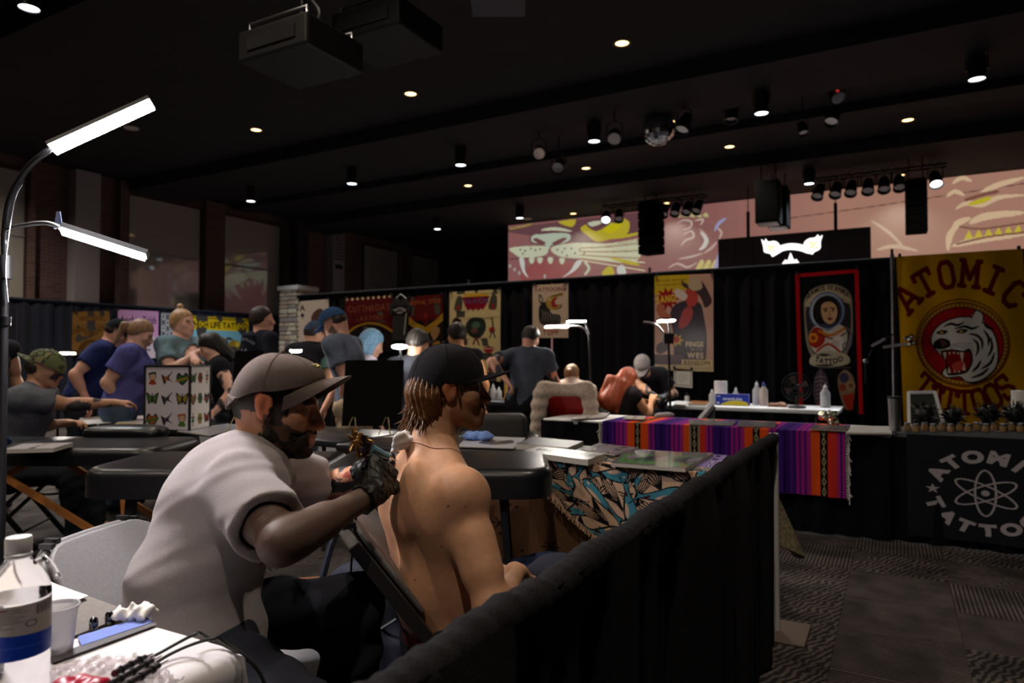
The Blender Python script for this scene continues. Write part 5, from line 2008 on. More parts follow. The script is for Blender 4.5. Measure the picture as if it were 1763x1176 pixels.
def rosette(a, x, y, r, cols, seed):
    """a small generic flash motif: flower, swallow, dagger, heart, moth"""
    k = seed % 6
    rr = random.Random(seed)
    ink_ = (38, 34, 34)
    c1, c2 = cols[seed % len(cols)], cols[(seed * 3 + 1) % len(cols)]
    if k == 0:
        for i in range(6):
            t = i * pi / 3
            a.ell(x + cos(t) * r * .5, y + sin(t) * r * .5, r * .42, r * .42, ink_)
            a.ell(x + cos(t) * r * .5, y + sin(t) * r * .5, r * .34, r * .34, c1)
        a.ell(x, y, r * .32, r * .32, c2)
    elif k == 1:
        a.blob([(x - r, y - r * .5), (x - r * .2, y - r * .2), (x + r * .9, y - r), (x + r * .3, y), (x + r, y + r * .6), (x, y + r * .3), (x - r * .5, y + r * .9)], ink_)
        a.blob([(x - r * .6, y - r * .3), (x, y - r * .1), (x + r * .6, y - r * .7), (x + r * .1, y + r * .05), (x - r * .3, y + r * .5)], c1)
    elif k == 2:
        a.line([(x, y - r), (x, y + r)], r * .26, ink_); a.line([(x, y - r * .9), (x, y + r * .7)], r * .14, c1)
        a.line([(x - r * .6, y - r * .3), (x + r * .6, y - r * .3)], r * .2, ink_); a.ell(x, y + r * .2, r * .5, r * .3, c2)
    elif k == 3:
        a.blob([(x, y + r), (x - r, y), (x - r * .6, y - r * .8), (x, y - r * .4), (x + r * .6, y - r * .8), (x + r, y)], ink_)
        a.blob([(x, y + r * .75), (x - r * .75, y), (x - r * .45, y - r * .55), (x, y - r * .2), (x + r * .45, y - r * .55), (x + r * .75, y)], c1)
        a.line([(x - r, y + r * .4), (x + r, y - r * .1)], r * .3, c2, 0)
    elif k == 4:
        for q in (-1, 1):
            a.blob([(x, y - r * .2), (x + q * r, y - r * .9), (x + q * r * .9, y), (x + q * r * .6, y + r * .8), (x, y + r * .3)], ink_)
            a.blob([(x + q * r * .15, y - r * .1), (x + q * r * .8, y - r * .65), (x + q * r * .7, y), (x + q * r * .45, y + r * .5)], c1)
        a.line([(x, y - r * .7), (x, y + r * .7)], r * .2, ink_)
    else:
        a.ell(x, y - r * .25, r * .62, r * .62, ink_); a.ell(x, y - r * .2, r * .48, r * .46, (206, 168, 140))
        a.line([(x - r * .6, y - r * .6), (x + r * .5, y - r * .75)], r * .3, c1)
        a.blob([(x - r * .6, y + r * .9), (x - r * .3, y + r * .3), (x + r * .3, y + r * .3), (x + r * .6, y + r * .9)], c2)
        a.line([(x - r * .2, y - r * .2), (x - r * .1, y - r * .2)], r * .1, ink_); a.line([(x + r * .12, y - r * .2), (x + r * .22, y - r * .2)], r * .1, ink_)

# yellow tiger banner
MR = (112, 18, 22)
a = Art(330, 420, (214, 158, 14))
for st, (cy_, R, up) in (('ATOMIC', (228, 158, 1)), ):
    a.text('ATOMIC', 0, 0, 62, MR, slab=.20, arc=(165, 250, 168, 0), gap=.12, sx=1.0)
a.text('TATTOOS', 0, 0, 54, MR, slab=.20, arc=(165, 206, -188, 0), gap=.1, sx=1.0)
a.ell(165, 222, 122, 108, MR); a.ell(165, 222, 119, 105, (214, 158, 14))
a.ell(165, 224, 118, 102, (60, 14, 16)); a.ell(165, 224, 115, 99, (206, 150, 60))
for k in range(64):
    t = 2 * pi * k / 64
    a.ell(165 + 111.5 * cos(t), 224 + 95.5 * sin(t), 2.2, 2.2, MR)
a.ell(165, 224, 107, 91, (40, 12, 14)); a.ell(165, 224, 104, 88, (176, 24, 28))
tiger(a, 166, 228, 92, (226, 222, 212), (26, 24, 26), (136, 14, 22))
banner('shop_banner', 'yellow cloth banner with arched maroon lettering and a roaring white tiger', 'banner', a, (1543, 442), (1761, 428), (1556, 726), Y=BY - .02, wave=.012, merge=False)

# red bordered banner with a space traveller
a = Art(220, 470, (22, 20, 22))
a.rect(0, 0, 220, 12, (190, 22, 30)); a.rect(0, 0, 14, 470, (190, 22, 30)); a.rect(206, 0, 220, 470, (190, 22, 30))
a.blob([(30, 90), (60, 55), (110, 42), (160, 52), (192, 84), (196, 160), (190, 230), (160, 290), (110, 302), (60, 292), (34, 240), (28, 160)], (150, 136, 116))
a.blob([(40, 110), (110, 66), (182, 106), (186, 200), (160, 270), (110, 284), (58, 268), (38, 200)], (58, 50, 52))
a.blob([(36, 96), (110, 46), (186, 92), (176, 108), (110, 72), (48, 112)], (196, 176, 140))
a.text('SEAMUS FRANKS', 0, 0, 20, (34, 24, 22), bold=.03, arc=(110, 168, 106, 0), width=150)
for sx_, sy_ in ((58, 104), (160, 100)):
    a.poly([(sx_ + (11 if k % 2 == 0 else 4.5) * sin(k * pi / 5), sy_ - (11 if k % 2 == 0 else 4.5) * cos(k * pi / 5)) for k in range(10)], (130, 30, 34))
a.ell(108, 132, 62, 64, (96, 116, 156)); a.ell(108, 132, 57, 59, (176, 186, 196)); a.ell(110, 134, 52, 55, (60, 66, 84))
a.blob([(62, 150), (66, 106), (96, 84), (132, 90), (152, 120), (150, 150), (140, 168), (80, 172)], (36, 28, 28))
a.blob([(88, 130), (94, 106), (120, 100), (140, 116), (144, 142), (132, 168), (114, 174), (96, 160)], (214, 168, 122))
a.line([(96, 124), (110, 122)], 4, (34, 26, 26)); a.line([(122, 122), (136, 124)], 4, (34, 26, 26)); a.ell(104, 130, 5, 3, (40, 36, 40)); a.ell(130, 130, 5, 3, (40, 36, 40))
a.line([(118, 130), (120, 146), (114, 148)], 2, (120, 74, 56)); a.ell(118, 157, 9, 4.5, (150, 36, 36)); a.ell(118, 157, 5, 2, (60, 20, 20))
a.blob([(66, 180), (110, 196), (152, 178), (176, 210), (160, 262), (110, 276), (60, 264), (42, 214)], (206, 196, 180))
a.blob([(44, 210), (62, 184), (92, 192), (98, 230), (70, 252), (46, 240)], (160, 44, 30)); a.ell(58, 218, 16, 16, (220, 140, 40)); a.ell(58, 218, 8, 8, (150, 60, 30))
a.line([(80, 196), (120, 212), (168, 190)], 9, (206, 120, 40), 6); a.line([(80, 206), (130, 224), (170, 206)], 5, (120, 30, 28), 6)
a.blob([(112, 236), (146, 214), (160, 232), (150, 262), (122, 262)], (226, 214, 204))
for k in range(4):
    a.line([(124 + 7 * k, 226 + 2 * k), (122 + 7 * k, 252)], 2, (90, 70, 66))
a.line([(70, 262), (110, 240), (150, 268)], 8, (170, 60, 30), 5)
a.line([(176, 190), (190, 214), (184, 250), (166, 262), (160, 244), (176, 236)], 5, (110, 110, 130), 6)
a.blob([(50, 280), (110, 262), (172, 278), (176, 306), (110, 316), (48, 308)], (196, 182, 154))
a.text('TATTOO', 0, 0, 24, (30, 22, 24), bold=.04, arc=(110, 190, -116, 0), width=104)
a.blob([(52, 400), (58, 350), (80, 322), (102, 350), (108, 410), (92, 446), (64, 446)], (74, 62, 72))
for k in range(6):
    a.line([(60, 352 + 14 * k), (80, 346 + 14 * k), (100, 354 + 14 * k)], 3, (128, 112, 116), 4)
a.line([(80, 330), (80, 440)], 5, (120, 96, 104)); a.ell(80, 436, 18, 10, (120, 60, 76))
a.blob([(140, 350), (164, 326), (190, 350), (194, 400), (180, 452), (160, 452), (142, 400)], (150, 120, 92))
a.ell(160, 352, 16, 16, (70, 66, 90)); a.ell(182, 378, 15, 15, (176, 140, 92)); a.ell(182, 378, 8, 8, (120, 90, 60)); a.ell(154, 384, 12, 12, (150, 70, 50))
a.poly([(152, 410), (192, 402), (186, 456), (168, 458)], (176, 54, 30))
banner('portrait_banner', 'black banner with a red border and a helmeted space woman', 'banner', a, (1369, 472), (1478, 463), (1376, 712), Y=BY, wave=.006)

# cowboy poster
a = Art(220, 340, (206, 160, 140))
a.poly([(0, 0), (132, 0), (132, 52), (0, 70)], (206, 176, 40))
a.text('THE LIVELIEST DRAW SHOW', 66, 22, 12, (120, 80, 20), bold=.02, width=116); a.text('ON THE MAIN STREET TONIGHT', 66, 38, 11, (120, 80, 20), bold=.02, width=116)
a.poly([(48 + (52 if k % 2 == 0 else 30) * cos(k * pi / 11) * 1.0, 84 + (44 if k % 2 == 0 else 24) * sin(k * pi / 11)) for k in range(22)], (160, 26, 30))
a.text('BANG!', 46, 96, 34, (226, 190, 60), bold=.05, width=78, rot=-.08)
a.blob([(60, 150), (74, 110), (120, 92), (170, 100), (186, 150), (196, 230), (180, 320), (84, 320), (74, 220)], (62, 48, 60))
a.blob([(118, 62), (130, 48), (158, 56), (164, 90), (150, 112), (124, 106)], (196, 70, 62))
a.blob([(112, 44), (104, 20), (124, 34), (150, 20), (180, 28), (206, 70), (214, 100), (190, 118), (176, 86), (150, 58)], (70, 52, 54))
a.blob([(128, 40), (142, 14), (168, 16), (180, 48), (150, 58)], (196, 170, 140))
a.blob([(108, 130), (134, 112), (146, 140), (124, 180), (92, 186)], (186, 74, 76))
a.blob([(6, 120), (24, 96), (44, 130), (66, 150), (48, 160), (22, 150)], (190, 110, 84))
a.blob([(76, 60), (92, 50), (124, 72), (116, 90), (88, 80)], (226, 206, 196))
a.poly([(96 + (26 if k % 2 == 0 else 14) * cos(k * pi / 7) - 10, 232 + (24 if k % 2 == 0 else 12) * sin(k * pi / 7)) for k in range(14)], (226, 180, 60)); a.ell(84, 230, 12, 12, (190, 40, 36))
a.text('FINGE', 152, 254, 24, (226, 200, 160), bold=.04, width=66); a.text('IN THE', 160, 268, 10, (226, 200, 160), width=40); a.text('WES', 154, 294, 26, (226, 200, 160), bold=.04, width=60)
a.blob([(10, 250), (40, 236), (54, 260), (30, 280), (8, 276)], (84, 70, 82)); a.rect(0, 284, 110, 320, (96, 74, 82))
a.rect(104, 300, 216, 318, (222, 196, 130)); a.text('BENSON', 160, 316, 18, (90, 70, 50), bold=.04, width=96)
a.rect(0, 320, 220, 340, (214, 190, 140))
for k in range(26):
    a.rect(6 + 8 * k, 324, 11 + 8 * k, 336, (176, 150, 110))
banner('cowboy_poster', 'faded western poster of a masked cowboy in a big hat', 'poster', a, (1127, 475), (1228, 471), (1127, 637), Y=BY, m=M_GLOSSP)
a = Art(66, 60, (226, 220, 208))
a.rect(6, 6, 60, 54, (140, 120, 96)); a.rect(8, 8, 58, 52, (232, 226, 214))
for k in range(5):
    a.rect(16, 18 + 6 * k, [52, 46, 50, 44, 36][k], 19 + 6 * k, (130, 120, 110))
banner('certificate', 'white framed certificate pinned below the cowboy poster', 'certificate', a, (1160, 634), (1192, 637), (1160, 665), Y=BY, m=M_GLOSSP)

# tiger head poster
a = Art(170, 260, (206, 180, 156))
TL = 'TATTOOING'
a.text(TL, 85, 34, 30, (130, 44, 40), bold=.02, width=150, vary=lambda i: 1.5 if i in (0, 8) else .9)
a.blob([(30, 150), (34, 104), (60, 84), (76, 100), (92, 140), (130, 150), (134, 186), (110, 200), (60, 198), (36, 186)], (44, 42, 42))
a.blob([(30, 70), (34, 44), (50, 66), (48, 90), (36, 90)], (56, 58, 52)); a.blob([(36, 76), (37, 56), (46, 70), (43, 84)], (190, 180, 150))
a.blob([(66, 76), (92, 56), (140, 44), (146, 58), (118, 64), (104, 84), (112, 100), (136, 98), (140, 112), (112, 126), (84, 122), (68, 104)], (176, 140, 66))
a.blob([(92, 84), (106, 66), (120, 66), (108, 84), (114, 100), (128, 104), (104, 114), (92, 104)], (160, 40, 48))
a.line([(92, 58), (120, 54), (144, 46)], 5, (60, 48, 36), 5); a.line([(110, 122), (134, 116), (140, 100)], 5, (60, 48, 36), 5)
a.ell(82, 74, 6, 4, (230, 220, 180)); a.ell(82, 74, 2.5, 2.5, (20, 20, 20))
for k in range(7):
    a.line([(40 + 12 * k, 120 + 4 * k), (52 + 12 * k, 150 + 2 * k), (40 + 14 * k, 188)], 4, (126, 118, 104), 5, True)
a.text('TOPP', 88, 246, 34, (150, 34, 36), bold=.03, width=76)
banner('tiger_poster', 'cream poster with red lettering and a striped snarling tiger head', 'poster', a, (917, 491), (978, 488), (917, 582), Y=BY, m=M_GLOSSP)

# cream flash banner
a = Art(190, 330, (206, 184, 132))
a.rect(56, 10, 142, 26, (206, 160, 50))
a.poly([(48, 22), (150, 22), (136, 58), (126, 72), (120, 66), (110, 74), (100, 66), (90, 74), (80, 66), (70, 72), (60, 56)], (140, 26, 40)); a.text('TEACH', 99, 46, 26, (90, 70, 110), bold=.05, width=92)
for q in (0, 1):
    ox = 34 if q == 0 else 162
    a.blob([(ox - 16, 66), (ox - 6, 24), (ox + 6, 16), (ox + 16, 30), (ox + 12, 70)], (78, 72, 60)); a.ell(ox, 60, 6, 10, (150, 40, 40))
cols = [(120, 40, 40), (52, 60, 52), (150, 30, 40), (60, 52, 60), (120, 90, 50)]
a.blob([(62, 130), (76, 104), (100, 98), (130, 106), (138, 140), (120, 170), (100, 176), (72, 160)], (46, 50, 46)); a.ell(100, 126, 16, 13, (80, 104, 88)); a.ell(94, 146, 12, 10, (110, 70, 60)); a.line([(100, 172), (90, 196)], 7, (110, 50, 44)); a.line([(102, 172), (112, 198)], 7, (110, 50, 44))
a.blob([(10, 110), (26, 96), (46, 108), (52, 150), (40, 172), (16, 170), (8, 140)], (58, 36, 36)); a.ell(30, 120, 12, 10, (120, 44, 44))
a.line([(160, 104), (164, 136)], 6, (60, 50, 50)); a.ell(160, 146, 11, 12, (160, 36, 44)); a.line([(152, 172), (162, 146), (172, 174)], 5, (60, 66, 56))
a.blob([(128, 212), (150, 204), (168, 212), (158, 226), (138, 226)], (150, 34, 44)); a.line([(130, 214), (150, 212), (166, 214)], 3, (220, 196, 170))
a.blob([(86, 250), (108, 236), (120, 260), (128, 290), (110, 312), (92, 292)], (44, 36, 42)); a.ell(108, 262, 10, 12, (150, 40, 44))
a.ell(156, 270, 9, 18, (186, 140, 80)); a.ell(156, 286, 9, 10, (120, 40, 40))
rosette(a, 40, 230, 22, cols, 7); rosette(a, 40, 290, 20, cols, 10)
banner('flash_banner', 'tall cream banner printed with scattered tattoo designs and red lettering', 'banner', a, (774, 503), (862, 498), (773, 655), Y=BY, wave=.006)

# pointed maroon banner, black T-shirt, arched maroon banner, playing-card banner
a = Art(130, 210, (30, 24, 24))
a.rect(0, 0, 130, 100, (84, 22, 24)); a.text('ROYAL TITUS', 65, 34, 24, (150, 84, 40), bold=.03, width=112)
a.poly([(0, 76), (30, 108), (65, 128), (100, 104), (130, 76), (130, 106), (65, 162), (0, 110)], (160, 120, 36)); a.poly([(30, 60), (65, 124), (100, 60)], (84, 22, 24)); a.ell(65, 80, 7, 13, (120, 34, 30))
a.poly([(0, 110), (65, 162), (130, 106), (130, 210), (0, 210)], (30, 24, 24))
a.blob([(84, 150), (104, 128), (118, 140), (112, 162), (96, 184), (90, 170)], (150, 110, 70)); a.blob([(6, 150), (20, 132), (24, 170), (14, 200)], (120, 96, 50)); a.blob([(92, 196), (112, 186), (118, 206), (96, 210)], (160, 110, 40))
banner('pennant_banner', 'dark banner with a gold zigzag and maroon lettered top', 'banner', a, (703, 512), (762, 506), (704, 600), Y=BY, wave=.004)
a = Art(170, 210, (28, 22, 22))
a.poly([(0, 0), (170, 0), (170, 130), (130, 104), (85, 94), (40, 106), (0, 134)], (80, 22, 24)); a.text('CUTTHROAT', 85, 56, 38, (118, 60, 40), bold=.03, width=150); a.text('TATTOO', 85, 90, 24, (118, 60, 40), bold=.03, width=100)
a.line([(0, 142), (40, 112), (85, 102), (130, 112), (170, 140)], 8, (150, 110, 36), 8)
for k in range(9):
    a.ell(8 + 19 * k, 5, 4, 5, (214, 196, 160))
a.blob([(50, 190), (64, 140), (85, 124), (110, 144), (122, 196)], (44, 34, 32))
banner('arched_banner', 'maroon banner with a gold arch and faded lettering', 'banner', a, (594, 514), (676, 508), (596, 606), Y=BY, wave=.004)
a = Art(110, 190, (196, 184, 176))
a.text('A', 14, 34, 28, (36, 32, 36), bold=.03); a.poly([(14, 40), (22, 52), (15, 56), (17, 62), (11, 62), (13, 56), (6, 52)], (36, 32, 36))
a.blob([(46, 60), (80, 30), (104, 70), (96, 130), (60, 140)], (84, 60, 56)); a.ell(74, 90, 14, 18, (150, 110, 96))
banner('card_banner', 'white playing-card banner at the end of the back drape', 'banner', a, (514, 519), (566, 515), (515, 612), Y=BY)
def ts_part(o):
    A = onY(688, 512, BY - .03)
    def pt(x, z):
        return A + V3(x, 0, z)
    pr = [(-.1, 0), (-.14, -.02), (-.32, -.16), (-.26, -.3), (-.2, -.25), (-.21, -.72), (.21, -.72), (.2, -.25), (.26, -.3), (.32, -.16), (.14, -.02), (.1, 0), (.05, -.05), (-.05, -.05)]
    return MB().prism([(x * .72, z) for x, z in pr], V3(1, 0, 0), V3(0, 0, 1), V3(0, 1, 0), A, .035)
o = thing('hung_shirt', 'black T-shirt with white print hanging between maroon banners', 'shirt', onY(688, 600, BY - .03))
ts_part(o).build('shirt_body', mat('black_cotton', lin(22, 21, 24), .95, bump=.3, bscale=90), o, True, ang=30)
a = Art(120, 60, (22, 21, 24))
a.text('TATTOO', 60, 30, 26, (186, 180, 176), bold=.03, arc=(60, 120, 90, 0), width=96); a.text('SHOP', 62, 52, 16, (186, 180, 176), bold=.03, width=44)
A = onY(688, 512, BY - .034)
a.sheet('chest_print', plane_fn(A + V3(-.15, 0, -.14), A + V3(.15, 0, -.14), A + V3(-.15, 0, -.29)), M_CLOTHP, o)
MB().box(A + V3(.12, .0, -.45), (.02, .004, .36), rotm(0, 0, .12)).build('sleeve_print', mat('shirt_ink', lin(150, 146, 142), .9), o, True, smooth=False)
MB().tube([A + V3(-.12, .03, -.02), A + V3(0, .03, .06), A + V3(.12, .03, -.02)], .006, 6).build('hanger', M_WHITE, o, True)

# banners on the navy drape along the brick wall
LBX = LX + .07
cols2 = [(60, 44, 30), (96, 66, 30), (50, 40, 34)]
a = Art(130, 140, (128, 90, 44))
a.rect(0, 0, 130, 40, (140, 100, 52)); a.text('FERNWOOD', 65, 30, 18, (84, 56, 26), bold=.02, width=84)
a.line([(0, 62), (30, 54), (50, 66), (76, 70), (100, 54), (130, 52)], 3, (70, 46, 24), 6); a.line([(0, 70), (30, 62), (52, 76), (78, 78), (104, 62), (130, 60)], 3, (70, 46, 24), 6)
a.blob([(20, 140), (30, 104), (60, 92), (96, 108), (104, 140)], (88, 58, 30)); a.ell(64, 122, 22, 20, (112, 76, 40))
banner('brown_banner', 'brown banner with wavy lines on the navy drape', 'banner', a, (125, 537), (189, 535), (124, 612), X=LBX, wave=.006)
a = Art(130, 160, (206, 150, 190))
a.text('Archie Trish', 65, 44, 36, (70, 46, 66), bold=.02, width=116)
a.poly([(66, 60), (130, 96), (130, 160), (60, 160)], (206, 186, 196)); a.line([(66, 60), (96, 80), (120, 120), (122, 160)], 4, (60, 44, 58), 6)
for k in range(6):
    a.ell(84 + 8 * (k % 3), 100 + 16 * (k // 2), 3, 4, (80, 56, 74))
banner('pink_banner', 'pink banner with dark script lettering on the navy drape', 'banner', a, (203, 533), (273, 536), (202, 618), X=LBX, wave=.006)
a = Art(60, 140, (150, 148, 150))
for j in range(7):
    for i in range(3):
        a.rect(4 + 19 * i, 6 + 19 * j, 19 + 19 * i, 21 + 19 * j, (110, 108, 112) if (i + j) % 2 else (186, 184, 184)); a.ell(11 + 19 * i, 13 + 19 * j, 4, 5, (80, 78, 84))
banner('design_sheet', 'narrow grey sheet of small designs beside the pink banner', 'banner', a, (277, 538), (300, 540), (277, 612), X=LBX)
a = Art(200, 130, (120, 176, 190))
a.rect(0, 0, 200, 50, (222, 186, 26)); a.rect(0, 3, 200, 10, (150, 120, 24))
a.text('HIGH LIFE TATTOO', 100, 41, 30, (62, 46, 20), bold=.04, width=190)
a.blob([(110, 130), (126, 92), (150, 84), (170, 96), (178, 130)], (150, 120, 40)); a.ell(158, 100, 10, 10, (214, 176, 60)); a.rect(0, 96, 60, 130, (104, 150, 170))
banner('lettered_banner', 'yellow and blue banner lettered in black along the brick wall', 'banner', a, (332, 543), (428, 549), (332, 606), X=LBX, wave=.006)

# ---------------------------------------------------------------- stage: projected wall, hung panel, line arrays, trusses
SY = 18.3
M_PROJ = mat('projection', attr=True, emit=.85)
sx0, sx1 = onY(875, 388, SY)[0], 2.9
sz0, sz1 = .4, CEIL - .02
W_, H_ = 900, 350
PK = (134, 88, 86)
def sp(x, y):                        # photo position -> canvas
    p = onY(x, y, SY)
    return ((p[0] - sx0) / (sx1 - sx0) * W_, (sz1 - p[2]) / (sz1 - sz0) * H_)
SPX = lambda *pts: [sp(x, y) for x, y in pts]
a = Art(W_, H_, PK)
for k in range(30):                  # the pink wash turns to tan towards the far side
    x0 = W_ * (.42 + .58 * k / 30)
    t = min(1, k / 14)
    a.rect(x0, 0, W_, H_, tuple(PK[i] + ((166, 122, 104)[i] - PK[i]) * t for i in range(3)))
DKP, CRM, YEL, WHT = (98, 64, 68), (186, 188, 160), (178, 162, 44), (190, 190, 182)
a.poly(SPX((875, 392), (1098, 366), (1098, 400), (1010, 420), (875, 400)), DKP)
a.blob(SPX((1000, 392), (1030, 380), (1060, 384), (1072, 376), (1084, 384), (1078, 404), (1050, 412), (1028, 416), (1012, 406)), YEL)
a.blob(SPX((1008, 384), (1034, 378), (1050, 384), (1026, 398)), DKP); a.blob(SPX((1012, 384), (1030, 380), (1036, 384), (1020, 390)), CRM)
a.blob(SPX((1040, 394), (1056, 386), (1070, 386), (1060, 398), (1048, 402)), (188, 176, 20))
a.blob(SPX((962, 382), (990, 378), (986, 390), (972, 388)), YEL); a.line(SPX((878, 394), (900, 390), (914, 386)), 4, (150, 130, 70), 5)
a.line(SPX((932, 396), (956, 394), (984, 398)), 7, CRM, 6, True)
a.blob(SPX((912, 414), (916, 404), (934, 402), (964, 400), (982, 402), (984, 412), (974, 420), (950, 424), (944, 432), (936, 422), (918, 420)), DKP)
a.blob(SPX((914, 413), (918, 405), (934, 403), (964, 401), (980, 403), (982, 411), (972, 418), (950, 422), (944, 430), (936, 420), (920, 418)), (170, 180, 160))
a.blob(SPX((918, 413), (924, 410), (940, 418), (930, 420)), (110, 66, 66)); a.blob(SPX((976, 411), (968, 410), (950, 419), (962, 420)), (110, 66, 66))
a.blob(SPX((877, 428), (900, 424), (938, 424), (944, 430), (936, 440), (900, 444), (884, 436)), CRM)
a.blob(SPX((948, 430), (960, 422), (1000, 418), (1060, 420), (1100, 416), (1098, 448), (1050, 452), (1010, 446), (966, 442)), CRM)
for k in range(9):
    a.line(SPX((1000, 424 + 3 * k), (1050, 420 + 4.5 * k), (1110, 410 + 7 * k)), 2.2, (150, 110, 80) if k % 2 else (206, 198, 160), 4)
a.line(SPX((1040, 412), (1080, 406), (1106, 400)), 6, YEL, 4, True); a.line(SPX((1050, 444), (1084, 452), (1100, 456)), 7, YEL, 4, True)
for (x, y) in ((896, 430), (904, 432), (914, 428), (922, 431), (930, 429), (900, 437), (960, 430), (968, 434), (972, 428), (984, 428), (990, 436), (998, 430), (1006, 436), (976, 440)):
    q = sp(x, y); a.ell(*q, 2, 2, (70, 56, 56))
a.line(SPX((878, 446), (940, 444), (1000, 450)), 2.5, DKP, 6)
a.blob(SPX((896, 480), (920, 452), (944, 446), (980, 450), (1000, 452), (986, 480), (940, 500)), (140, 74, 72))
a.blob(SPX((894, 446), (902, 446), (904, 466), (910, 478), (900, 468)), WHT); a.blob(SPX((992, 450), (1002, 450), (990, 466), (968, 478), (982, 466)), WHT)
for (x, y) in ((915, 446), (929, 446), (947, 446), (967, 447)):
    a.blob(SPX((x - 4, y - 2), (x + 5, y - 2), (x + 3, y + 7), (x - 2, y + 7)), CRM)
for k in range(6):
    a.ell(*sp(878 + 8 * (k % 3) + k * 20 * (k > 2), 458 + 6 * k), 3, 4, (160, 156, 150))
a.line(SPX((1008, 452), (1014, 462), (1008, 472)), 5, CRM, 5); a.blob(SPX((1036, 470), (1050, 458), (1058, 470), (1046, 480)), YEL); a.blob(SPX((1062, 462), (1072, 456), (1078, 470), (1066, 474)), WHT)
LN = (186, 162, 152)
for st in ([(1166, 384), (1178, 379), (1190, 382), (1188, 392), (1176, 396)], [(1196, 380), (1210, 378), (1206, 388)], [(1176, 404), (1190, 398), (1194, 408), (1180, 414), (1172, 424)], [(1204, 394), (1214, 404), (1216, 416), (1206, 428)],
           [(1168, 446), (1190, 442), (1210, 436)], [(1212, 436), (1226, 426), (1234, 416)], [(1234, 392), (1242, 400), (1238, 412)], [(1150, 462), (1166, 454), (1184, 460), (1200, 452)]):
    a.line(SPX(*st), 4, LN, 6, True)
a.line(SPX((1206, 400), (1216, 412), (1212, 424), (1204, 430)), 8, (196, 190, 182), 6, True)
for k in range(5):
    a.blob(SPX((1162 + 12 * k, 372), (1168 + 12 * k, 366), (1172 + 12 * k, 374)), (180, 172, 120))
for k in range(3):
    a.blob(SPX((1196 + 12 * k, 468), (1206 + 12 * k, 448), (1212 + 12 * k, 452), (1204 + 12 * k, 470)), (190, 176, 110))
a.line(SPX((1230, 398), (1238, 384), (1250, 376)), 6, (150, 150, 186), 5, True); a.line(SPX((1228, 470), (1236, 450), (1240, 430)), 8, (160, 150, 184), 5, True)
a.line(SPX((1300, 384), (1500, 356), (1763, 316)), 1.6, (100, 66, 64))
a.line(SPX((1500, 380), (1530, 400), (1560, 430)), 5, (196, 166, 140), 5, True); a.line(SPX((1510, 430), (1540, 424), (1580, 432)), 7, (196, 166, 140), 5, True)
T2 = (206, 176, 142)
for st, w in (([(1640, 316), (1656, 306), (1672, 312)], 7), ([(1630, 338), (1644, 330), (1660, 336)], 7), ([(1646, 360), (1664, 350), (1690, 352), (1720, 340), (1763, 336)], 9), ([(1690, 330), (1720, 318), (1763, 306)], 9), ([(1640, 400), (1650, 384), (1670, 376)], 10), ([(1640, 424), (1680, 414), (1763, 404)], 10), ([(1632, 430), (1636, 404), (1650, 386)], 9), ([(1670, 384), (1700, 372), (1763, 366)], 12)):
    a.line(SPX(*st), w, T2, 6, True)
a.line(SPX((1668, 352), (1690, 346), (1706, 340)), 8, (186, 170, 44), 5, True); a.line(SPX((1664, 344), (1690, 336), (1716, 330)), 5, (120, 76, 62), 5)
for k in range(7):
    a.poly(SPX((1660 + 17 * k, 412 - 2 * k), (1668 + 17 * k, 396 - 2 * k), (1676 + 17 * k, 411 - 2 * k)), (196, 176, 60))
a.line(SPX((1652, 390), (1690, 394), (1763, 384)), 3, (120, 80, 66), 5); a.line(SPX((1648, 420), (1700, 408), (1763, 400)), 3, (120, 80, 66), 5)
sw = MB().box(((sx0 + sx1) / 2, SY + .2, 2.7), (sx1 - sx0, .3, 5.39)).build('wall_stage', M_DARK, smooth=False)
structure(sw)
scr = a.sheet('projection_screen', plane_fn((sx0, SY, sz1), (sx1, SY, sz1), (sx0, SY, sz0)), M_PROJ, None)
tag(scr, 'long pink projected wall picture of snarling tiger faces above the drapes', 'screen')

# hung black panel with bright emblem
PY = 16.9
pt_ = [onY(1236, 412, PY), onY(1499, 390, PY), onY(1236, 475, PY)]
pz1, pz0 = max(pt_[0][2], pt_[1][2]), pt_[2][2] - .3
px0, px1 = pt_[0][0], pt_[1][0]
led = thing('emblem_screen', 'black hanging LED panel showing a glowing winged emblem', 'screen', ((px0 + px1) / 2, PY, pz0))
MB().box(((px0 + px1) / 2, PY + .06, (pz0 + pz1) / 2), (px1 - px0, .12, pz1 - pz0), bev=.01).build('panel_body', mat('panel_black', lin(72, 62, 66), .6), led, True, smooth=False)
cols_ = 8
for i in range(1, cols_):
    x = px0 + (px1 - px0) * i / cols_
    MB().box((x, PY - .002, (pz0 + pz1) / 2), (.008, .006, pz1 - pz0 - .02)).build('module_seam', M_BLACKP, led, True, smooth=False)
for x in (px0 + .7, px1 - .7):
    MB().box((x, PY + .06, pz1 + .3), (.07, .05, .62)).build('hanger_bar', M_BLACK, led, True, smooth=False)
    MB().cyl((x, PY + .06, pz1 + .6), (x, PY + .06, CEIL), .012, n=6).build('hanger_rod', M_BLACK, led, True)
M_EMB = mat('emblem_glow', attr=True, emit=1.9)
def emb_part(name, shapes, c0, c1):
    q0, q1 = onY(*c0, PY - .008), onY(*c1, PY - .008)
    mb = MB()
    for pts in shapes:
        P = smooth_path([(x, y) for x, y in pts], 6, True) if len(pts) > 4 else np.array(pts)
        W = [onY(x, y, PY - .008) for x, y in P]
        mb.prism([(w[0], w[2]) for w in W], V3(1, 0, 0), V3(0, 0, 1), V3(0, 1, 0), V3(0, PY - .008, 0), .004)
    return mb
mw = mat('emblem_white', (1, 1, 1), emit=1.6, ecol=(1, .96, .93))
mo = mat('emblem_orange', (1, .7, .3), emit=1.1, ecol=(1, .72, .3))
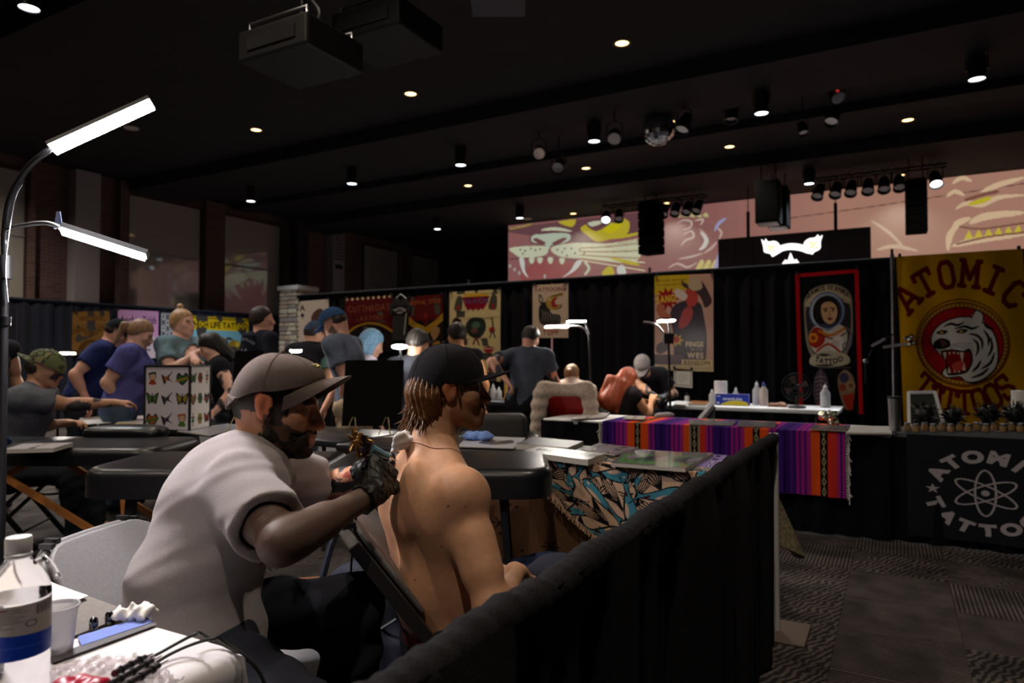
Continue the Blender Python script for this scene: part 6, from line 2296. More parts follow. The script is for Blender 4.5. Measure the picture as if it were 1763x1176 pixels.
emb_part('band', [[(1334, 427), (1350, 421), (1364, 419), (1380, 421), (1394, 426), (1392, 436), (1378, 432), (1362, 430), (1348, 432), (1336, 438)]], (0, 0), (0, 0)).build('emblem_band', mw, led, True, smooth=False)
emb_part('wing', [[(1311, 412), (1316, 416), (1318, 411), (1323, 416), (1334, 415), (1340, 422), (1338, 436), (1330, 442), (1326, 438), (1316, 434), (1314, 424)]], 0, 0).build('emblem_wing', mw, led, True, smooth=False) if False else None
for nm, pts, cc in (('emblem_wing', [(1311, 412), (1316, 416), (1318, 411), (1323, 416), (1334, 415), (1342, 422), (1338, 436), (1330, 442), (1326, 437), (1316, 434), (1314, 424)], (1327, 427)), ('emblem_wing', [(1416, 405), (1411, 408), (1408, 404), (1403, 409), (1392, 411), (1384, 419), (1388, 432), (1398, 438), (1402, 434), (1412, 428), (1413, 416)], (1400, 421))):
    w_ = MB()
    P = smooth_path(pts, 5, True)
    Wd = [onY(x, y, PY - .008) for x, y in P]
    w_.prism([(w[0], w[2]) for w in Wd], V3(1, 0, 0), V3(0, 0, 1), V3(0, 1, 0), V3(0, PY - .008, 0), .004)
    wo = w_.build(nm, mw, led, True, smooth=False)
    for dx, dy in ((-4, -3), (4, -2), (-2, 4), (5, 5), (0, 0)):
        q = onY(cc[0] + dx, cc[1] + dy, PY - .011)
        MB().cyl(q, q + V3(0, .004, 0), .035, n=8).build('orange_spot', mo, wo, True)
P = [(1344, 457), (1352, 447), (1356, 449), (1361, 435), (1367, 448), (1371, 446), (1378, 455), (1378, 462), (1344, 464)]
Wd = [onY(x, y, PY - .008) for x, y in P]
MB().prism([(w[0], w[2]) for w in Wd], V3(1, 0, 0), V3(0, 0, 1), V3(0, 1, 0), V3(0, PY - .008, 0), .004).build('emblem_peak', mw, led, True, smooth=False)

M_SPK = mat('speaker_black', lin(6, 6, 7), .95, spec=.05, bump=.2, bscale=300)
def line_array(label, x0, y0, x1, y1, Y, n, grp='hanging line array speakers', angle=0):
    a_, b_ = onY(x0, y0, Y), onY(x1, y1, Y)
    cx_, w_, h_ = (a_[0] + b_[0]) / 2, b_[0] - a_[0], a_[2] - b_[2]
    o = thing('line_array_speaker', label, 'speaker', (cx_, Y, b_[2]), angle, grp)
    for i in range(n):
        z = h_ * (n - i - .5) / n
        MB().box((0, .02 * i / n, z), (w_ * .96, .42, h_ / n * .94), bev=.015).build('cabinet', M_SPK, o, smooth=False)
    MB().box((0, 0, h_ + .02), (w_ * .8, .4, .05)).build('fly_frame', M_BLACK, o, smooth=False)
    for q in (-1, 1):
        MB().cyl((w_ * .3 * q, 0, h_ + .04), (w_ * .3 * q, 0, CEIL - b_[2]), .012, n=6).build('chain', M_BLACK, o)
    return o
line_array('black line array speaker hanging before the projected tiger face', 1103, 352, 1139, 437, 15.6, 6, angle=-.2)
line_array('black line array speaker hanging over the tan side of the screen', 1557, 316, 1598, 400, 15.2, 6)
def sub_box(label, x0, y0, x1, y1, Y):
    a_, b_ = onY(x0, y0, Y), onY(x1, y1, Y)
    w_, h_ = b_[0] - a_[0], a_[2] - b_[2]
    o = thing('hanging_speaker', label, 'speaker', ((a_[0] + b_[0]) / 2, Y, b_[2]), group='hanging box speakers')
    MB().box((0, .25, h_ / 2), (w_, .5, h_), bev=.02).build('cabinet', M_SPK, o, smooth=False)
    MB().box((0, .0, h_ / 2), (w_ * .9, .01, h_ * .92)).build('grille', M_SPK, o, smooth=False)
    MB().box((0, .22, -.012), (w_ * .8, .4, .02)).build('pale_underside', M_WHITE, o, smooth=False)
    for q in (-1, 1):
        MB().cyl((w_ * .3 * q, .25, h_), (w_ * .3 * q, .25, CEIL - b_[2]), .012, n=6).build('chain', M_BLACK, o)
sub_box('box speaker with a pale base hanging over the LED panel, the nearer of two', 1299, 312, 1341, 380, 14.0)
sub_box('box speaker with a pale base half hidden by its twin over the LED panel', 1320, 322, 1356, 388, 14.9)

def par_can(label, p, aim, k=1.0, cat='stage light', group=None, up=None, hot=False, yoke=True):
    o = thing('stage_spotlight', label, cat, p, group=group)
    aim = unit(aim)
    MB().lathe([(0, -.16 * k), (.06 * k, -.15 * k), (.085 * k, -.06 * k), (.09 * k, .1 * k), (.098 * k, .11 * k), (.098 * k, .125 * k), (.085 * k, .12 * k), (.08 * k, .09 * k)], (0, 0, 0), aim, 16, cap=False).build('housing', M_BLACK, o)
    MB().cyl(aim * .085 * k, aim * .09 * k, .08 * k, n=14).build('lens', M_COOL if hot else M_CHROME, o)
    if yoke:
        s = unit(np.cross(aim, UP + V3(.01, 0, 0)))
        h = (up if up else .22) * k
        MB().tube([s * .1 * k, s * .1 * k + UP * .16 * k, UP * .2 * k, -s * .1 * k + UP * .16 * k, -s * .1 * k], .009 * k, 6).build('yoke', M_BLACK, o)
        MB().cyl(UP * .19 * k, UP * (up or .3), .012, n=6).build('clamp', M_BLACK, o)
    return o
def truss(label, x0, y0, x1, y1, Y):
    a_, b_ = onY(x0, y0, Y), onY(x1, y1, Y)
    z = (a_[2] + b_[2]) / 2
    a_[2] = b_[2] = z
    o = thing('lighting_truss', label, 'truss', (a_ + b_) / 2)
    for dy, dz in ((-.14, .14), (.14, .14), (-.14, -.14), (.14, -.14)):
        MB().cyl(a_ + V3(0, dy, dz), b_ + V3(0, dy, dz), .022, n=8).build('chord', M_BLACK, o, True)
    n = int(np.linalg.norm(b_ - a_) / .35)
    web = MB()
    for i in range(n):
        p, q = a_ + (b_ - a_) * i / n, a_ + (b_ - a_) * (i + 1) / n
        s = .14 if i % 2 else -.14
        web.cyl(p + V3(0, -.14, s), q + V3(0, -.14, -s), .009, n=5)
        web.cyl(p + V3(0, .14, -s), q + V3(0, .14, s), .009, n=5)
    w_ = web.build('lacing', M_BLACK, o, True)
    w_['kind'] = 'stuff'
    for t in (.15, .85):
        p = a_ + (b_ - a_) * t
        MB().cyl(p + UP * .14, V3(p[0], p[1], CEIL), .015, n=6).build('hanger_rod', M_BLACK, o, True)
    return a_, b_, z
ta, tb, tz = truss('black lighting truss over the projected tiger face', 1040, 346, 1216, 328, 16.2)
for i, (x, hot) in enumerate([(1046, True), (1068, False), (1122, False), (1145, False), (1165, False), (1185, False), (1203, False)]):
    p = onY(x, 352, 16.2)
    par_can(('glaring stage light at the end of the first truss' if hot else '%s dark stage light along the first truss' % ['', 'first', 'second', 'third', 'fourth', 'fifth', 'sixth'][i]), (p[0], 16.1, tz - .42), (.3 - .08 * i, -.7 if not hot else -1, -1), 1.25, group='stage lights on the first truss', up=.3, hot=hot)
ta, tb, tz = truss('black lighting truss over the LED panel', 1394, 300, 1630, 272, 15.6)
for i, (x, hot) in enumerate([(1410, False), (1440, False), (1466, False), (1495, False), (1522, False), (1548, False), (1610, True)]):
    p = onY(x, 316, 15.6)
    par_can(('glaring stage light at the end of the second truss' if hot else '%s dark stage light along the second truss' % ['first', 'second', 'third', 'fourth', 'fifth', 'sixth', ''][i]), (p[0], 15.5, tz - .42), (-.2 + .05 * i, -.7, -1), 1.25, group='stage lights on the second truss', up=.3, hot=hot)

# ---------------------------------------------------------------- hanging things over the hall: mirror ball, dark spotlights, projectors
q = C(1134, 222, 10.9)
ball = thing('mirror_ball', 'mirror ball hanging among dark spotlights', 'mirror ball', q)
nb, rb_ = 14, .27
facets = MB()
for i in range(nb):
    a0, a1 = -pi / 2 + pi * i / nb, -pi / 2 + pi * (i + 1) / nb
    m_ = max(5, int(28 * cos((a0 + a1) / 2)))
    for k in range(m_):
        t0, t1 = 2 * pi * k / m_, 2 * pi * (k + .94) / m_
        vs = [(rb_ * cos(aa) * cos(t), rb_ * cos(aa) * sin(t), rb_ * sin(aa)) for aa, t in ((a0 + .01, t0), (a0 + .01, t1), (a1 - .01, t1), (a1 - .01, t0))]
        facets.add(vs, [(0, 1, 2, 3)])
fo = facets.build('mirror_facets', mat('mirror', lin(220, 222, 228), .06, metal=1.0), ball, smooth=False)
fo['kind'] = 'stuff'
MB().sphere((0, 0, 0), rb_ * .985, 24, 16).build('core', M_BLACKP, ball)
MB().cyl((0, 0, rb_ - .01), (0, 0, rb_ + .07), .04, n=12).build('motor', M_BLACK, ball)
MB().cyl((0, 0, rb_ + .06), (0, 0, CEIL - q[2]), .006, n=6).build('chain', M_STEEL, ball)
for i, (x, y, d, am, lab) in enumerate([(1058, 235, 10.6, (.3, -1, -.8), 'dark spotlight between the can light and the mirror ball'), (1178, 214, 10.4, (-.2, -.6, -1), 'dark spotlight just past the mirror ball'), (1259, 194, 10.8, (0, -.2, -1), 'dark upright spotlight before the next can light'),
                                        (1382, 222, 10.6, (.2, -.4, -1), 'small dark camera light hanging low on a pipe'), (1440, 165, 10.4, (.3, -.8, -.7), 'dark moving head light with a red indicator'), (1434, 200, 10.6, (-.2, -.6, -1), 'dark lamp hanging beneath the red lit one'),
                                        (928, 262, 11.6, (.4, -.8, -.5), 'small dark lamp with a white glint on the thin bar'), (962, 285, 11.8, (.2, -.8, -.6), 'small dark lamp with a green glint on the thin bar')]):
    p = C(x, y, d)
    o = par_can(lab, p, am, 1.2 if i != 3 else .8, up=CEIL - p[2], group='dark spotlights hanging over the hall')
    if i == 4:
        MB().sphere((.02, -.1, .08), .03, 10, 6).build('red_indicator', mat('red_led', (1, .05, .05), emit=3, ecol=(1, .05, .04)), o)
def projector(label, px, py, d, rz, k, stem=True):
    p = C(px, py, d)
    o = thing('projector', label, 'projector', p, rz)
    MB().box((0, 0, .12 * k), (.72 * k, .62 * k, .24 * k), bev=.02).build('housing', mat('projector_black', lin(11, 11, 14), .7), o, smooth=False)
    MB().lathe([(.05 * k, .31 * k), (.075 * k, .31 * k), (.075 * k, .40 * k), (.06 * k, .40 * k), (.05 * k, .33 * k)], (.12 * k, 0, .12 * k), (0, 1, 0), 18, cap=False).build('lens_barrel', M_BLACK, o)
    MB().box((0, -.315 * k, .12 * k), (.5 * k, .01, .1 * k)).build('vent_panel', M_BLACKP, o, smooth=False)
    for s in (-1, 1):
        MB().tube([(-.3 * k, s * .24 * k, .24 * k), (-.3 * k, s * .24 * k, .31 * k), (.3 * k, s * .24 * k, .31 * k), (.3 * k, s * .24 * k, .24 * k)], .016, 8).build('mount_rail', M_STEEL, o)
    MB().cyl((0, 0, .3 * k), (0, 0, CEIL - p[2]), .022, n=10).build('drop_pipe', M_BLACK, o)
    MB().tube(smooth_path([(.1, 0, .3 * k), (.16, .02, .42 * k), (.06, 0, .6 * k), (.12, 0, .9 * k)], 6), .012, 6).build('cable', M_STEEL, o)
    return o
projector('ceiling projector with a steel rail and looping cable, lower of the pair', 520, 118, 5.3, YAW - .5, 1.0)
projector('dark ceiling projector hanging just past the lower one', 668, 84, 5.75, YAW - .5, 1.0)
o = thing('ceiling_box', 'pale edged box hanging at the top of the frame', 'box', C(858, 3, 5.2), YAW)
MB().box((0, 0, .1), (.42, .4, .24), bev=.01).build('housing', mat('pale_box', lin(60, 60, 70), .5), o, smooth=False)
MB().cyl((0, 0, .2), (0, 0, CEIL - o.location[2]), .02, n=8).build('drop_pipe', M_BLACK, o)
# ---------------------------------------------------------------- people in the booths behind
def skin_mat(name):
    return mat(name, attr=True, rough=.5, spec=.35, noise=.05, nscale=40)
def cloth_mat(name, rgb):
    return mat(name, lin(*rgb), .92, spec=.12, noise=.16, nscale=60, bump=.2, bscale=120)
M_SKINB = skin_mat('skin_visitors')

def to_world(J, H, pos, f):
    x = np.cross(f, UP)
    R = np.stack((x, f, UP), 1)
    o = {}
    for k, v in J.items():
        o[k] = R @ v if k in ('u0', 'u1', 'f0', 'f1') else R @ v + pos
    return o, Frame(R @ H.c + pos, R @ H.f, R @ H.u, H.k)

def hair_sdf(S, H, style):
    ax = (H.f, H.r, H.u)
    E = lambda f, r, u, R, kk=.02, op='u': S.el(H.p(f, r, u), np.array(R) * H.k, ax, kk, op)
    if style != 'nape':
        E(-.016, 0, .04, (.1, .083, .086))
    E(-.045, 0, -.005, (.07, .077, .07), .03)
    if style == 'long':
        S.rc(H.p(-.05, 0, .01), H.p(-.15, 0, -.36), .082, .115, .03, n=H.r, f=1.15)
        for k in range(7):
            S.rc(H.p(-.1 - .02 * k, .06 - .02 * k, -.1), H.p(-.06 - .035 * k, .08 - .026 * k, -.46 + .02 * (k % 3)), .04, .018, .02)
        S.rc(H.p(-.0, .065, .03), H.p(-.05, .08, -.2), .03, .04, .03)
        S.rc(H.p(-.0, -.065, .03), H.p(-.05, -.08, -.2), .03, .04, .03)
    elif style == 'bob':
        S.rc(H.p(-.05, 0, .0), H.p(-.06, 0, -.1), .085, .08, .03)
        S.rc(H.p(.01, .075, .02), H.p(.0, .07, -.1), .022, .03, .03)
        S.rc(H.p(.01, -.075, .02), H.p(.0, -.07, -.1), .022, .03, .03)
    elif style == 'pony':
        S.rc(H.p(-.1, 0, .03), H.p(-.15, 0, .0), .026, .03, .02)
        S.rc(H.p(-.15, 0, .0), H.p(-.14, .0, -.18), .032, .014, .02)
    elif style == 'bun':
        E(-.03, 0, .145, (.03, .03, .028), .01)
        S.rc(H.p(-.04, 0, .1), H.p(-.03, 0, .13), .03, .02, .02)
    elif style == 'lowbun':
        E(-.125, 0, .02, (.035, .04, .035), .012)
    elif style == 'sideswept':
        S.rc(H.p(.0, .04, .08), H.p(-.06, .08, -.16), .05, .05, .03)
        S.rc(H.p(-.05, -.03, .03), H.p(-.1, -.03, -.18), .06, .05, .03)
    if style in ('short', 'nape', 'lowbun', 'bun', 'pony'):
        E(.07, 0, -.02, (.085, .1, .075), .01, 's')
    else:
        E(.085, 0, -.03, (.075, .056, .08), .01, 's')
    if style == 'nape':
        S.clip(H.p(0, 0, .04), H.u)
    return S

PEOPLE = {}
def bperson(key, label, hx, hy, d, az, skin=(206, 154, 128), shirt=(60, 60, 70), sleeve=.62, legs=(44, 46, 54), hair=('short', (48, 36, 30)), hat=None, g=1.0, bust=0, belly=0,
            pxR=None, pxL=None, group=None, short_legs=False, hem=.05, vest=None, glove=False, tattoo=None, H0=1.74, lips=(160, 96, 88), beard=None, **pk):
    f = facing(sin(radians(az)), cos(radians(az)))
    want = C(hx, hy, d)
    pos = V3(want[0], want[1], 0)
    H_ = H0
    x = np.cross(f, UP)
    R = np.stack((x, f, UP), 1)
    for _ in range(5):
        kw = dict(pk)
        for e, px in (('handR', pxR), ('handL', pxL)):
            if px is not None:
                kw[e] = R.T @ (C(*px) - pos)
        J, Hd = pose(H=H_, **kw)
        hw = R @ Hd.c + pos
        pos = pos + (want - hw) * np.array((1, 1, 0))
        H_ = min(1.98, max(1.45, H_ * (1 + (want[2] - hw[2]) / max(.6, Hd.c[2]) * .9)))
    J, Hd = pose(H=H_, **kw)
    J, Hd = to_world(J, Hd, pos, f)
    p = thing('person', label, 'person', pos, group=group)
    tint = None
    if tattoo:
        def tint(P, c, F, Rr, U):
            for e in tattoo:
                a, b = J['sh' + e], J['wr' + e]
                n = wr(P, 55, 3, 1.0)
                m = (np.linalg.norm(P - J['el' + e], axis=1) < .24) & (n > .35)
                c[m] = lin(66, 60, 66)
    stub = beard and (*beard, .85)
    body('body', J, Hd, p, M_SKINB, .0125, g=g, bust=bust, belly=belly, fine=False, hat=bool(hat), col=face_cols(skin, Hd, lips=lips, brow=(50, 38, 30), stub=stub, extra=tint), hands={e: dict(curl=.6) for e in 'RL'})
    cm = cloth_mat('cloth_%d_%d_%d' % shirt, shirt)
    sm = cloth_mat('cloth_%d_%d_%d' % legs, legs)
    if sleeve > 0:
        tee('shirt', J, p, cm, g=g * 1.02, q=.016, h=.013, hem=hem, sleeve=sleeve, ag=.75 + .3 * g, flare=.01, bust=bust, belly=belly, seed=len(PEOPLE), wamp=.005)
    else:
        tee('tank_top', J, p, cm, g=g * 1.02, q=.014, h=.013, hem=hem, sl='', bust=bust, belly=belly, seed=len(PEOPLE), wamp=.004)
    if vest:
        S = Sdf()
        torso_prims(S, J, g * 1.04, .03)
        S.clip(J['pelvis'], -J['u0'])
        S.clip(J['neck'] + J['u1'] * .03, J['u1'])
        soft('vest', S, .014, cloth_mat('cloth_%d_%d_%d' % vest, vest), p)
    if short_legs:
        S = Sdf()
        S.rc(J['hipR'], J['hipL'], .118 * g, .118 * g, .05)
        for e in 'RL':
            S.rc(J['hip' + e], J['kn' + e], .104 * g, .086 * g, .05, cut=True)
        soft('shorts', S, .013, sm, p, disp=lambda P: wr(P, 50, 3, .005))
    else:
        trousers('trousers', J, p, sm, g, q=.015, h=.014, top=.4, seed=len(PEOPLE), wamp=.005)
    shoes(J, p, M_BLACKP, h=.014)
    hm = mat('hair_%d_%d_%d' % hair[1], lin(*hair[1]), .5, noise=.3, nscale=50)
    if hair[0] != 'none':
        soft('hair', hair_sdf(Sdf(), Hd, 'nape' if hat and hair[0] == 'short' else hair[0]), .009 if hair[0] != 'long' else .011, hm, p, disp=lambda P: .0035 * np.sin(np.arctan2((P - Hd.c) @ Hd.r, -((P - Hd.c) @ Hd.f)) * 24 + 20 * ((P - Hd.c) @ Hd.u)))
    if hat:
        cap(p, Hd, cloth_mat('cap_%d_%d_%d' % hat[0], hat[0]) if len(hat) < 3 else hat[2], droop=.02, size=1.07, back=hat[1], low=(.045, .028, -.01), seams=False)
    if glove:
        for e in 'RL':
            S = Sdf()
            hand_prims(S, J['wr' + e], J['wr' + e] - J['el' + e], -J['u1'], 1 if e == 'R' else -1, curl=.6, inflate=.003)
            fd = unit(J['wr' + e] - J['el' + e])
            S.rc(J['wr' + e] - fd * .04, J['wr' + e], .036, .034, .012)
            soft('glove', S, .008, M_GLOVE, p)
    PEOPLE[key] = (p, J, Hd, pos)
    return p

def camo():
    m = mat('camo_cloth', lin(110, 116, 84), .9)
    if m.get('done'):
        return m
    m['done'] = 1
    N, L = m.node_tree.nodes, m.node_tree.links
    n = N.new('ShaderNodeTexNoise')
    n.inputs['Scale'].default_value = 16
    r = N.new('ShaderNodeValToRGB')
    r.color_ramp.interpolation = 'CONSTANT'
    r.color_ramp.elements[0].color = (*lin(96, 104, 66), 1)
    r.color_ramp.elements[1].position = .5
    r.color_ramp.elements[1].color = (*lin(58, 62, 44), 1)
    e = r.color_ramp.elements.new(.6)
    e.color = (*lin(126, 122, 84), 1)
    tc = N.new('ShaderNodeTexCoord')
    L.new(tc.outputs['Object'], n.inputs['Vector'])
    L.new(n.outputs['Fac'], r.inputs['Fac'])
    L.new(r.outputs['Color'], N['Principled BSDF'].inputs['Base Color'])
    return m

PALE, TAN, RUD = (214, 166, 146), (196, 146, 118), (206, 152, 130)
bperson('camo', 'seated man in a grey T-shirt and backwards camouflage cap drawing at the dark table', 78, 633, 4.75, 78, skin=TAN, shirt=(98, 100, 110), hat=((1, 1, 1), True, camo()), seat=.45, lean=16, head=(-14, 0), pxR=(208, 694, 4.95), pxL=(118, 728, 5.0), g=1.2, tattoo='R', hair=('short', (40, 32, 28)))
bperson('edge', 'bare armed person in a dark tank top at the edge beyond the camouflage cap', -14, 560, 5.7, 110, skin=TAN, shirt=(40, 40, 44), sleeve=0, lean=8, pxR=(18, 690, 5.5), tattoo='R')
bperson('navy', 'heavy man in a navy T-shirt and black cap bending over the dark table', 203, 572, 6.3, 70, skin=RUD, shirt=(34, 42, 84), hat=((24, 24, 28), False), lean=24, head=(-38, 0), g=1.2, belly=.07, pxR=(150, 690, 6.0), pxL=(210, 695, 6.2), hem=.1)
bperson('violet', 'woman in a violet blue T-shirt with a ponytail looking down at the table', 243, 574, 5.85, 72, skin=PALE, shirt=(84, 84, 146), hair=('pony', (136, 104, 76)), lean=12, head=(-28, 0), g=1.12, bust=.03, belly=.03, pxR=(214, 694, 5.75), pxL=(262, 640, 5.9), hem=.1, legs=(70, 84, 104))
bperson('bun', 'blonde woman with a top bun in a teal grey T-shirt, arms folded', 315, 556, 6.1, 105, skin=PALE, shirt=(104, 128, 138), hair=('bun', (176, 138, 98)), lean=4, head=(0, 0), g=1.06, bust=.025, pxR=(338, 608, 5.9), pxL=(335, 618, 5.8))
bperson('vest', 'dark haired woman in a black studded vest with tattooed arms, head bent', 362, 596, 5.75, -115, skin=PALE, shirt=(30, 30, 34), sleeve=0, hair=('sideswept', (30, 26, 28)), lean=14, head=(-34, -6), g=.95, bust=.02, pxL=(366, 712, 5.55), pxR=(345, 690, 5.9), tattoo='L')
bperson('distant', 'small distant person with a blue mask before the yellow banner', 379, 588, 9.6, 175, skin=TAN, shirt=(44, 46, 54), seat=.6)
bperson('black', 'man with short dark hair seen from behind in a printed black T-shirt', 452, 549, 7.0, 38, skin=RUD, shirt=(30, 30, 38), head=(0, -20), lean=2)
bperson('bluecap', 'bearded man in a grey blue T-shirt, beige shorts and shiny blue cap, head bowed', 575, 556, 5.45, -78, skin=RUD, shirt=(96, 104, 122), legs=(186, 164, 138), hat=((46, 74, 112), False), lean=14, head=(-42, 0), beard=(60, 44, 36), pxL=(590, 704, 5.3), pxR=(560, 700, 5.6), short_legs=True, hem=.1, g=1.05)
bperson('green', 'person in a green sleeved top and black vest behind the bowed man', 543, 574, 6.6, 20, skin=TAN, shirt=(84, 112, 104), vest=(28, 28, 32), hat=((60, 70, 90), False), lean=18, head=(-20, -30))
bperson('bluehair', 'person with pale blue bobbed hair sitting beside a round lamp', 641, 582, 6.9, 62, skin=PALE, shirt=(168, 160, 176), hair=('bob', (112, 156, 190)), seat=.62, lean=14, head=(-26, 0), g=.95)
bperson('overall', 'dark haired person seen from behind wearing black with a white strap', 720, 584, 6.6, 20, skin=TAN, shirt=(28, 30, 36), sleeve=.3, seat=.62, lean=18, head=(-25, -20), g=1.0, hair=('short', (44, 40, 38)))
bperson('tank', 'person in a black tank top with a dark bandana before the flash banner', 786, 563, 7.4, -20, skin=(214, 150, 104), shirt=(26, 26, 30), sleeve=0, hair=('short', (46, 34, 30)), seat=.7, lean=10, head=(-14, 10))
bperson('topp', 'man in a slate T-shirt and black jeans standing before the tiger head poster', 914, 582, 6.75, 18, skin=RUD, shirt=(70, 76, 90), legs=(24, 24, 28), lean=13, head=(-30, -18), pxL=(872, 655, 6.5), pxR=(957, 668, 6.9), hair=('short', (36, 32, 32)), tattoo='RL', hem=.08)
bperson('wrapped', 'seated person with fair hair wrapped in a grey blanket on a red chair', 985, 646, 6.9, 12, skin=PALE, shirt=(150, 40, 40), hair=('lowbun', (112, 82, 50)), seat=.45, lean=6, head=(-10, -12))
bperson('redhair', 'woman with long red hair and bare arms seated for a tattoo', 1083, 652, 6.85, 62, skin=(224, 160, 118), shirt=(40, 34, 38), sleeve=0, hair=('long', (150, 66, 34)), seat=.44, lean=10, head=(-24, 0), g=.9, bust=.02, pxR=(1122, 690, 6.9), pxL=(1116, 692, 7.2))
bperson('artist', 'tattooer in a black T-shirt and grey cap bending over the red haired woman', 1106, 628, 7.25, -160, skin=TAN, shirt=(34, 32, 38), hat=((124, 118, 118), False), lean=56, head=(-62, 0), pxR=(1128, 684, 7.0), pxL=(1144, 682, 7.2), glove=True, tattoo='RL', H0=1.8)

# blanket round the wrapped person
p, J, Hd, pos = PEOPLE['wrapped']
S = Sdf()
for e in 'RL':
    S.rc(J['neck'] - J['f1'] * .02, J['sh' + e] - UP * .02, .075, .085, .04)
    S.rc(J['sh' + e], J['el' + e] * .5 + J['hip' + e] * .5 - UP * .1 - J['f0'] * .02, .09, .11, .05)
    S.rc(J['el' + e] * .5 + J['hip' + e] * .5 - UP * .1, J['hip' + e] * V3(1, 1, .25) - J['f0'] * .2, .1, .08, .05)
    S.rc(J['sh' + e] * .6 + J['neck'] * .4 - J['f1'] * .05, J['waist'] * .6 + J['el' + e] * .4 - J['f0'] * .06, .1, .1, .05)
S.rc(J['chest'] - J['f1'] * .05, J['neck'] - J['f1'] * .03, .13, .1, .05)
S.rc(J['chest'] - J['f1'] * .07, J['waist'] + UP * .06 - J['f0'] * .08, .12, .12, .05)
q, sd = pos - J['f0'] * V3(1, 1, 0) * .47, np.cross(J['f0'], UP)
for e in (-1, 1):
    S.rc(q + sd * .23 * e + UP * .94, q + sd * .3 * e + UP * .25, .075, .06, .05)
    S.rc(q + sd * .2 * e + UP * .97, J['sh' + 'LR'[e > 0]], .07, .07, .05)
S.rc(q + sd * .2 + UP * .98, q - sd * .2 + UP * .98, .06, .06, .05)
S.clip(V3(0, 0, .06), -UP)
soft('blanket', S, .013, mat('grey_blanket', lin(186, 168, 154), .95, noise=.2, nscale=40), p, disp=lambda P: .006 * np.sin(P[:, 2] * 60 + 8 * np.linalg.norm(P[:, :2] - pos[:2], axis=1)) + wr(P, 30, 2, .006))
# white strap of the person in black; bandana; black T-shirt print; vest studs
p, J, Hd, pos = PEOPLE['overall']
b_ = -J['f1']
MB().tube(smooth_path([J['shL'] + UP * .06 - (J['shL'] - J['neck']) * .25, J['chest'] + b_ * .145 + (J['shL'] - J['neck']) * .35, J['waist'] + b_ * .15 + (J['shL'] - J['neck']) * .1, J['waist'] + b_ * .14 - UP * .1], 5), .014, 6).build('strap', mat('white_strap', lin(200, 200, 200), .7), p, True)
p, J, Hd, pos = PEOPLE['tank']
MB().lathe([(.094, -.012), (.1, .0), (.098, .028), (.092, .034)], Hd.p(-.012, 0, .028), Hd.u, 20, cap=False).build('bandana', mat('bandana', lin(70, 52, 56), .8), p, True)
p, J, Hd, pos = PEOPLE['black']
a = Art(120, 120, (30, 30, 38))
a.text('TATTOO FLASH', 0, 0, 17, (130, 134, 150), bold=.03, arc=(60, 90, 66, 0), width=110)
rosette(a, 60, 78, 26, [(126, 130, 146)], 4)
b_ = -J['f1']
q = J['chest'] + b_ * .165 + J['u1'] * .06
rt = np.cross(b_, J['u1'])
a.sheet('back_print', lambda U, Vv: q + ((U - .5) * .26)[:, None] * -rt - ((Vv - .3) * .26)[:, None] * J['u1'] - (b_ * 1.0)[None, :] * (.9 * (U - .5) ** 2 * .26)[:, None] + b_ * .012, M_CLOTHP, p, True, merge=False)
# ---------------------------------------------------------------- tables of the booths
M_TABLEK = mat('dark_tabletop', lin(38, 38, 42), .35, spec=.5, noise=.1, nscale=30)
M_SKIRT = mat('black_skirt', lin(20, 19, 22), .95, spec=.05, noise=.3, nscale=200)
def folding_table(label, x0, x1, y0, y1, top, name='folding_table', skirt=None, h=.74):
    o = thing(name, label, 'table', ((x0 + x1) / 2, (y0 + y1) / 2, 0))
    MB().box(((x0 + x1) / 2, (y0 + y1) / 2, h - .022), (x1 - x0, y1 - y0, .044), bev=.012).build('tabletop', top, o, True)
    for x in (x0 + .22, x1 - .22):
        for y in (y0 + .08, y1 - .08):
            MB().cyl((x, y, .004), (x, y, h - .04), .014, n=8).build('leg', M_FRAMEG, o, True)
        MB().cyl((x, y0 + .08, .2), (x, y1 - .08, .2), .01, n=8).build('stretcher', M_FRAMEG, o, True)
        MB().cyl((x, y0 + .36, h - .05), (x + (.3 if x < (x0 + x1) / 2 else -.3), y0 + .36, h - .06), .008, n=6).build('brace', M_FRAMEG, o, True)
    if skirt:
        L = x1 - x0
        ph = random.Random(int(x0 * 100)).uniform(0, 6)
        def fn(u, v):
            s = u * (L + .3) - .15
            w = .016 * sin(34 * s + ph + 1.2 * sin(3 * s)) * (.3 + .7 * v) + .01 * sin(15 * s + ph)
            if s < 0:
                return (x0 - .012 + w, y0 - s, h - .012 - (h - .03) * v)
            if s > L:
                return (x1 + .012 + w, y0 + s - L, h - .012 - (h - .03) * v)
            return (x0 + s, y0 - .012 - w - .01 * v, h - .012 - (h - .03) * v)
        sk = MB().grid(fn, int(L * 70), 6).build('skirt', M_SKIRT, o, True)
    return o
def at_table(x, y, h=.741):
    return onz(x, y, h)
D0, D1 = 3.16, 3.86
folding_table('display table behind the massage table, spread with swallow cloth and flash books', -3.03, -.64, D0, D1, M_TABLEK)
folding_table('dark table carrying the boxed flash stand and drawings', -5.75, -3.08, D0 + .1, D1 + .1, M_TABLEK)
S0, S1 = 5.40, 6.08
folding_table('black skirted table under the striped serape', -2.72, -.03, S0, S1, M_WHITE, skirt=True)
folding_table('white plastic table of bottles and supplies before the back drape', -2.4, -.5, 7.66, 8.42, M_WHITE)
A0, A1 = 5.44, 6.14
folding_table('black covered table at the yellow tiger booth', .0, 2.2, A0, A1, M_TABLEK, skirt=True)
folding_table('low dark bench table behind the drape booth people', -5.0, -3.65, 7.2, 7.9, M_TABLEK)

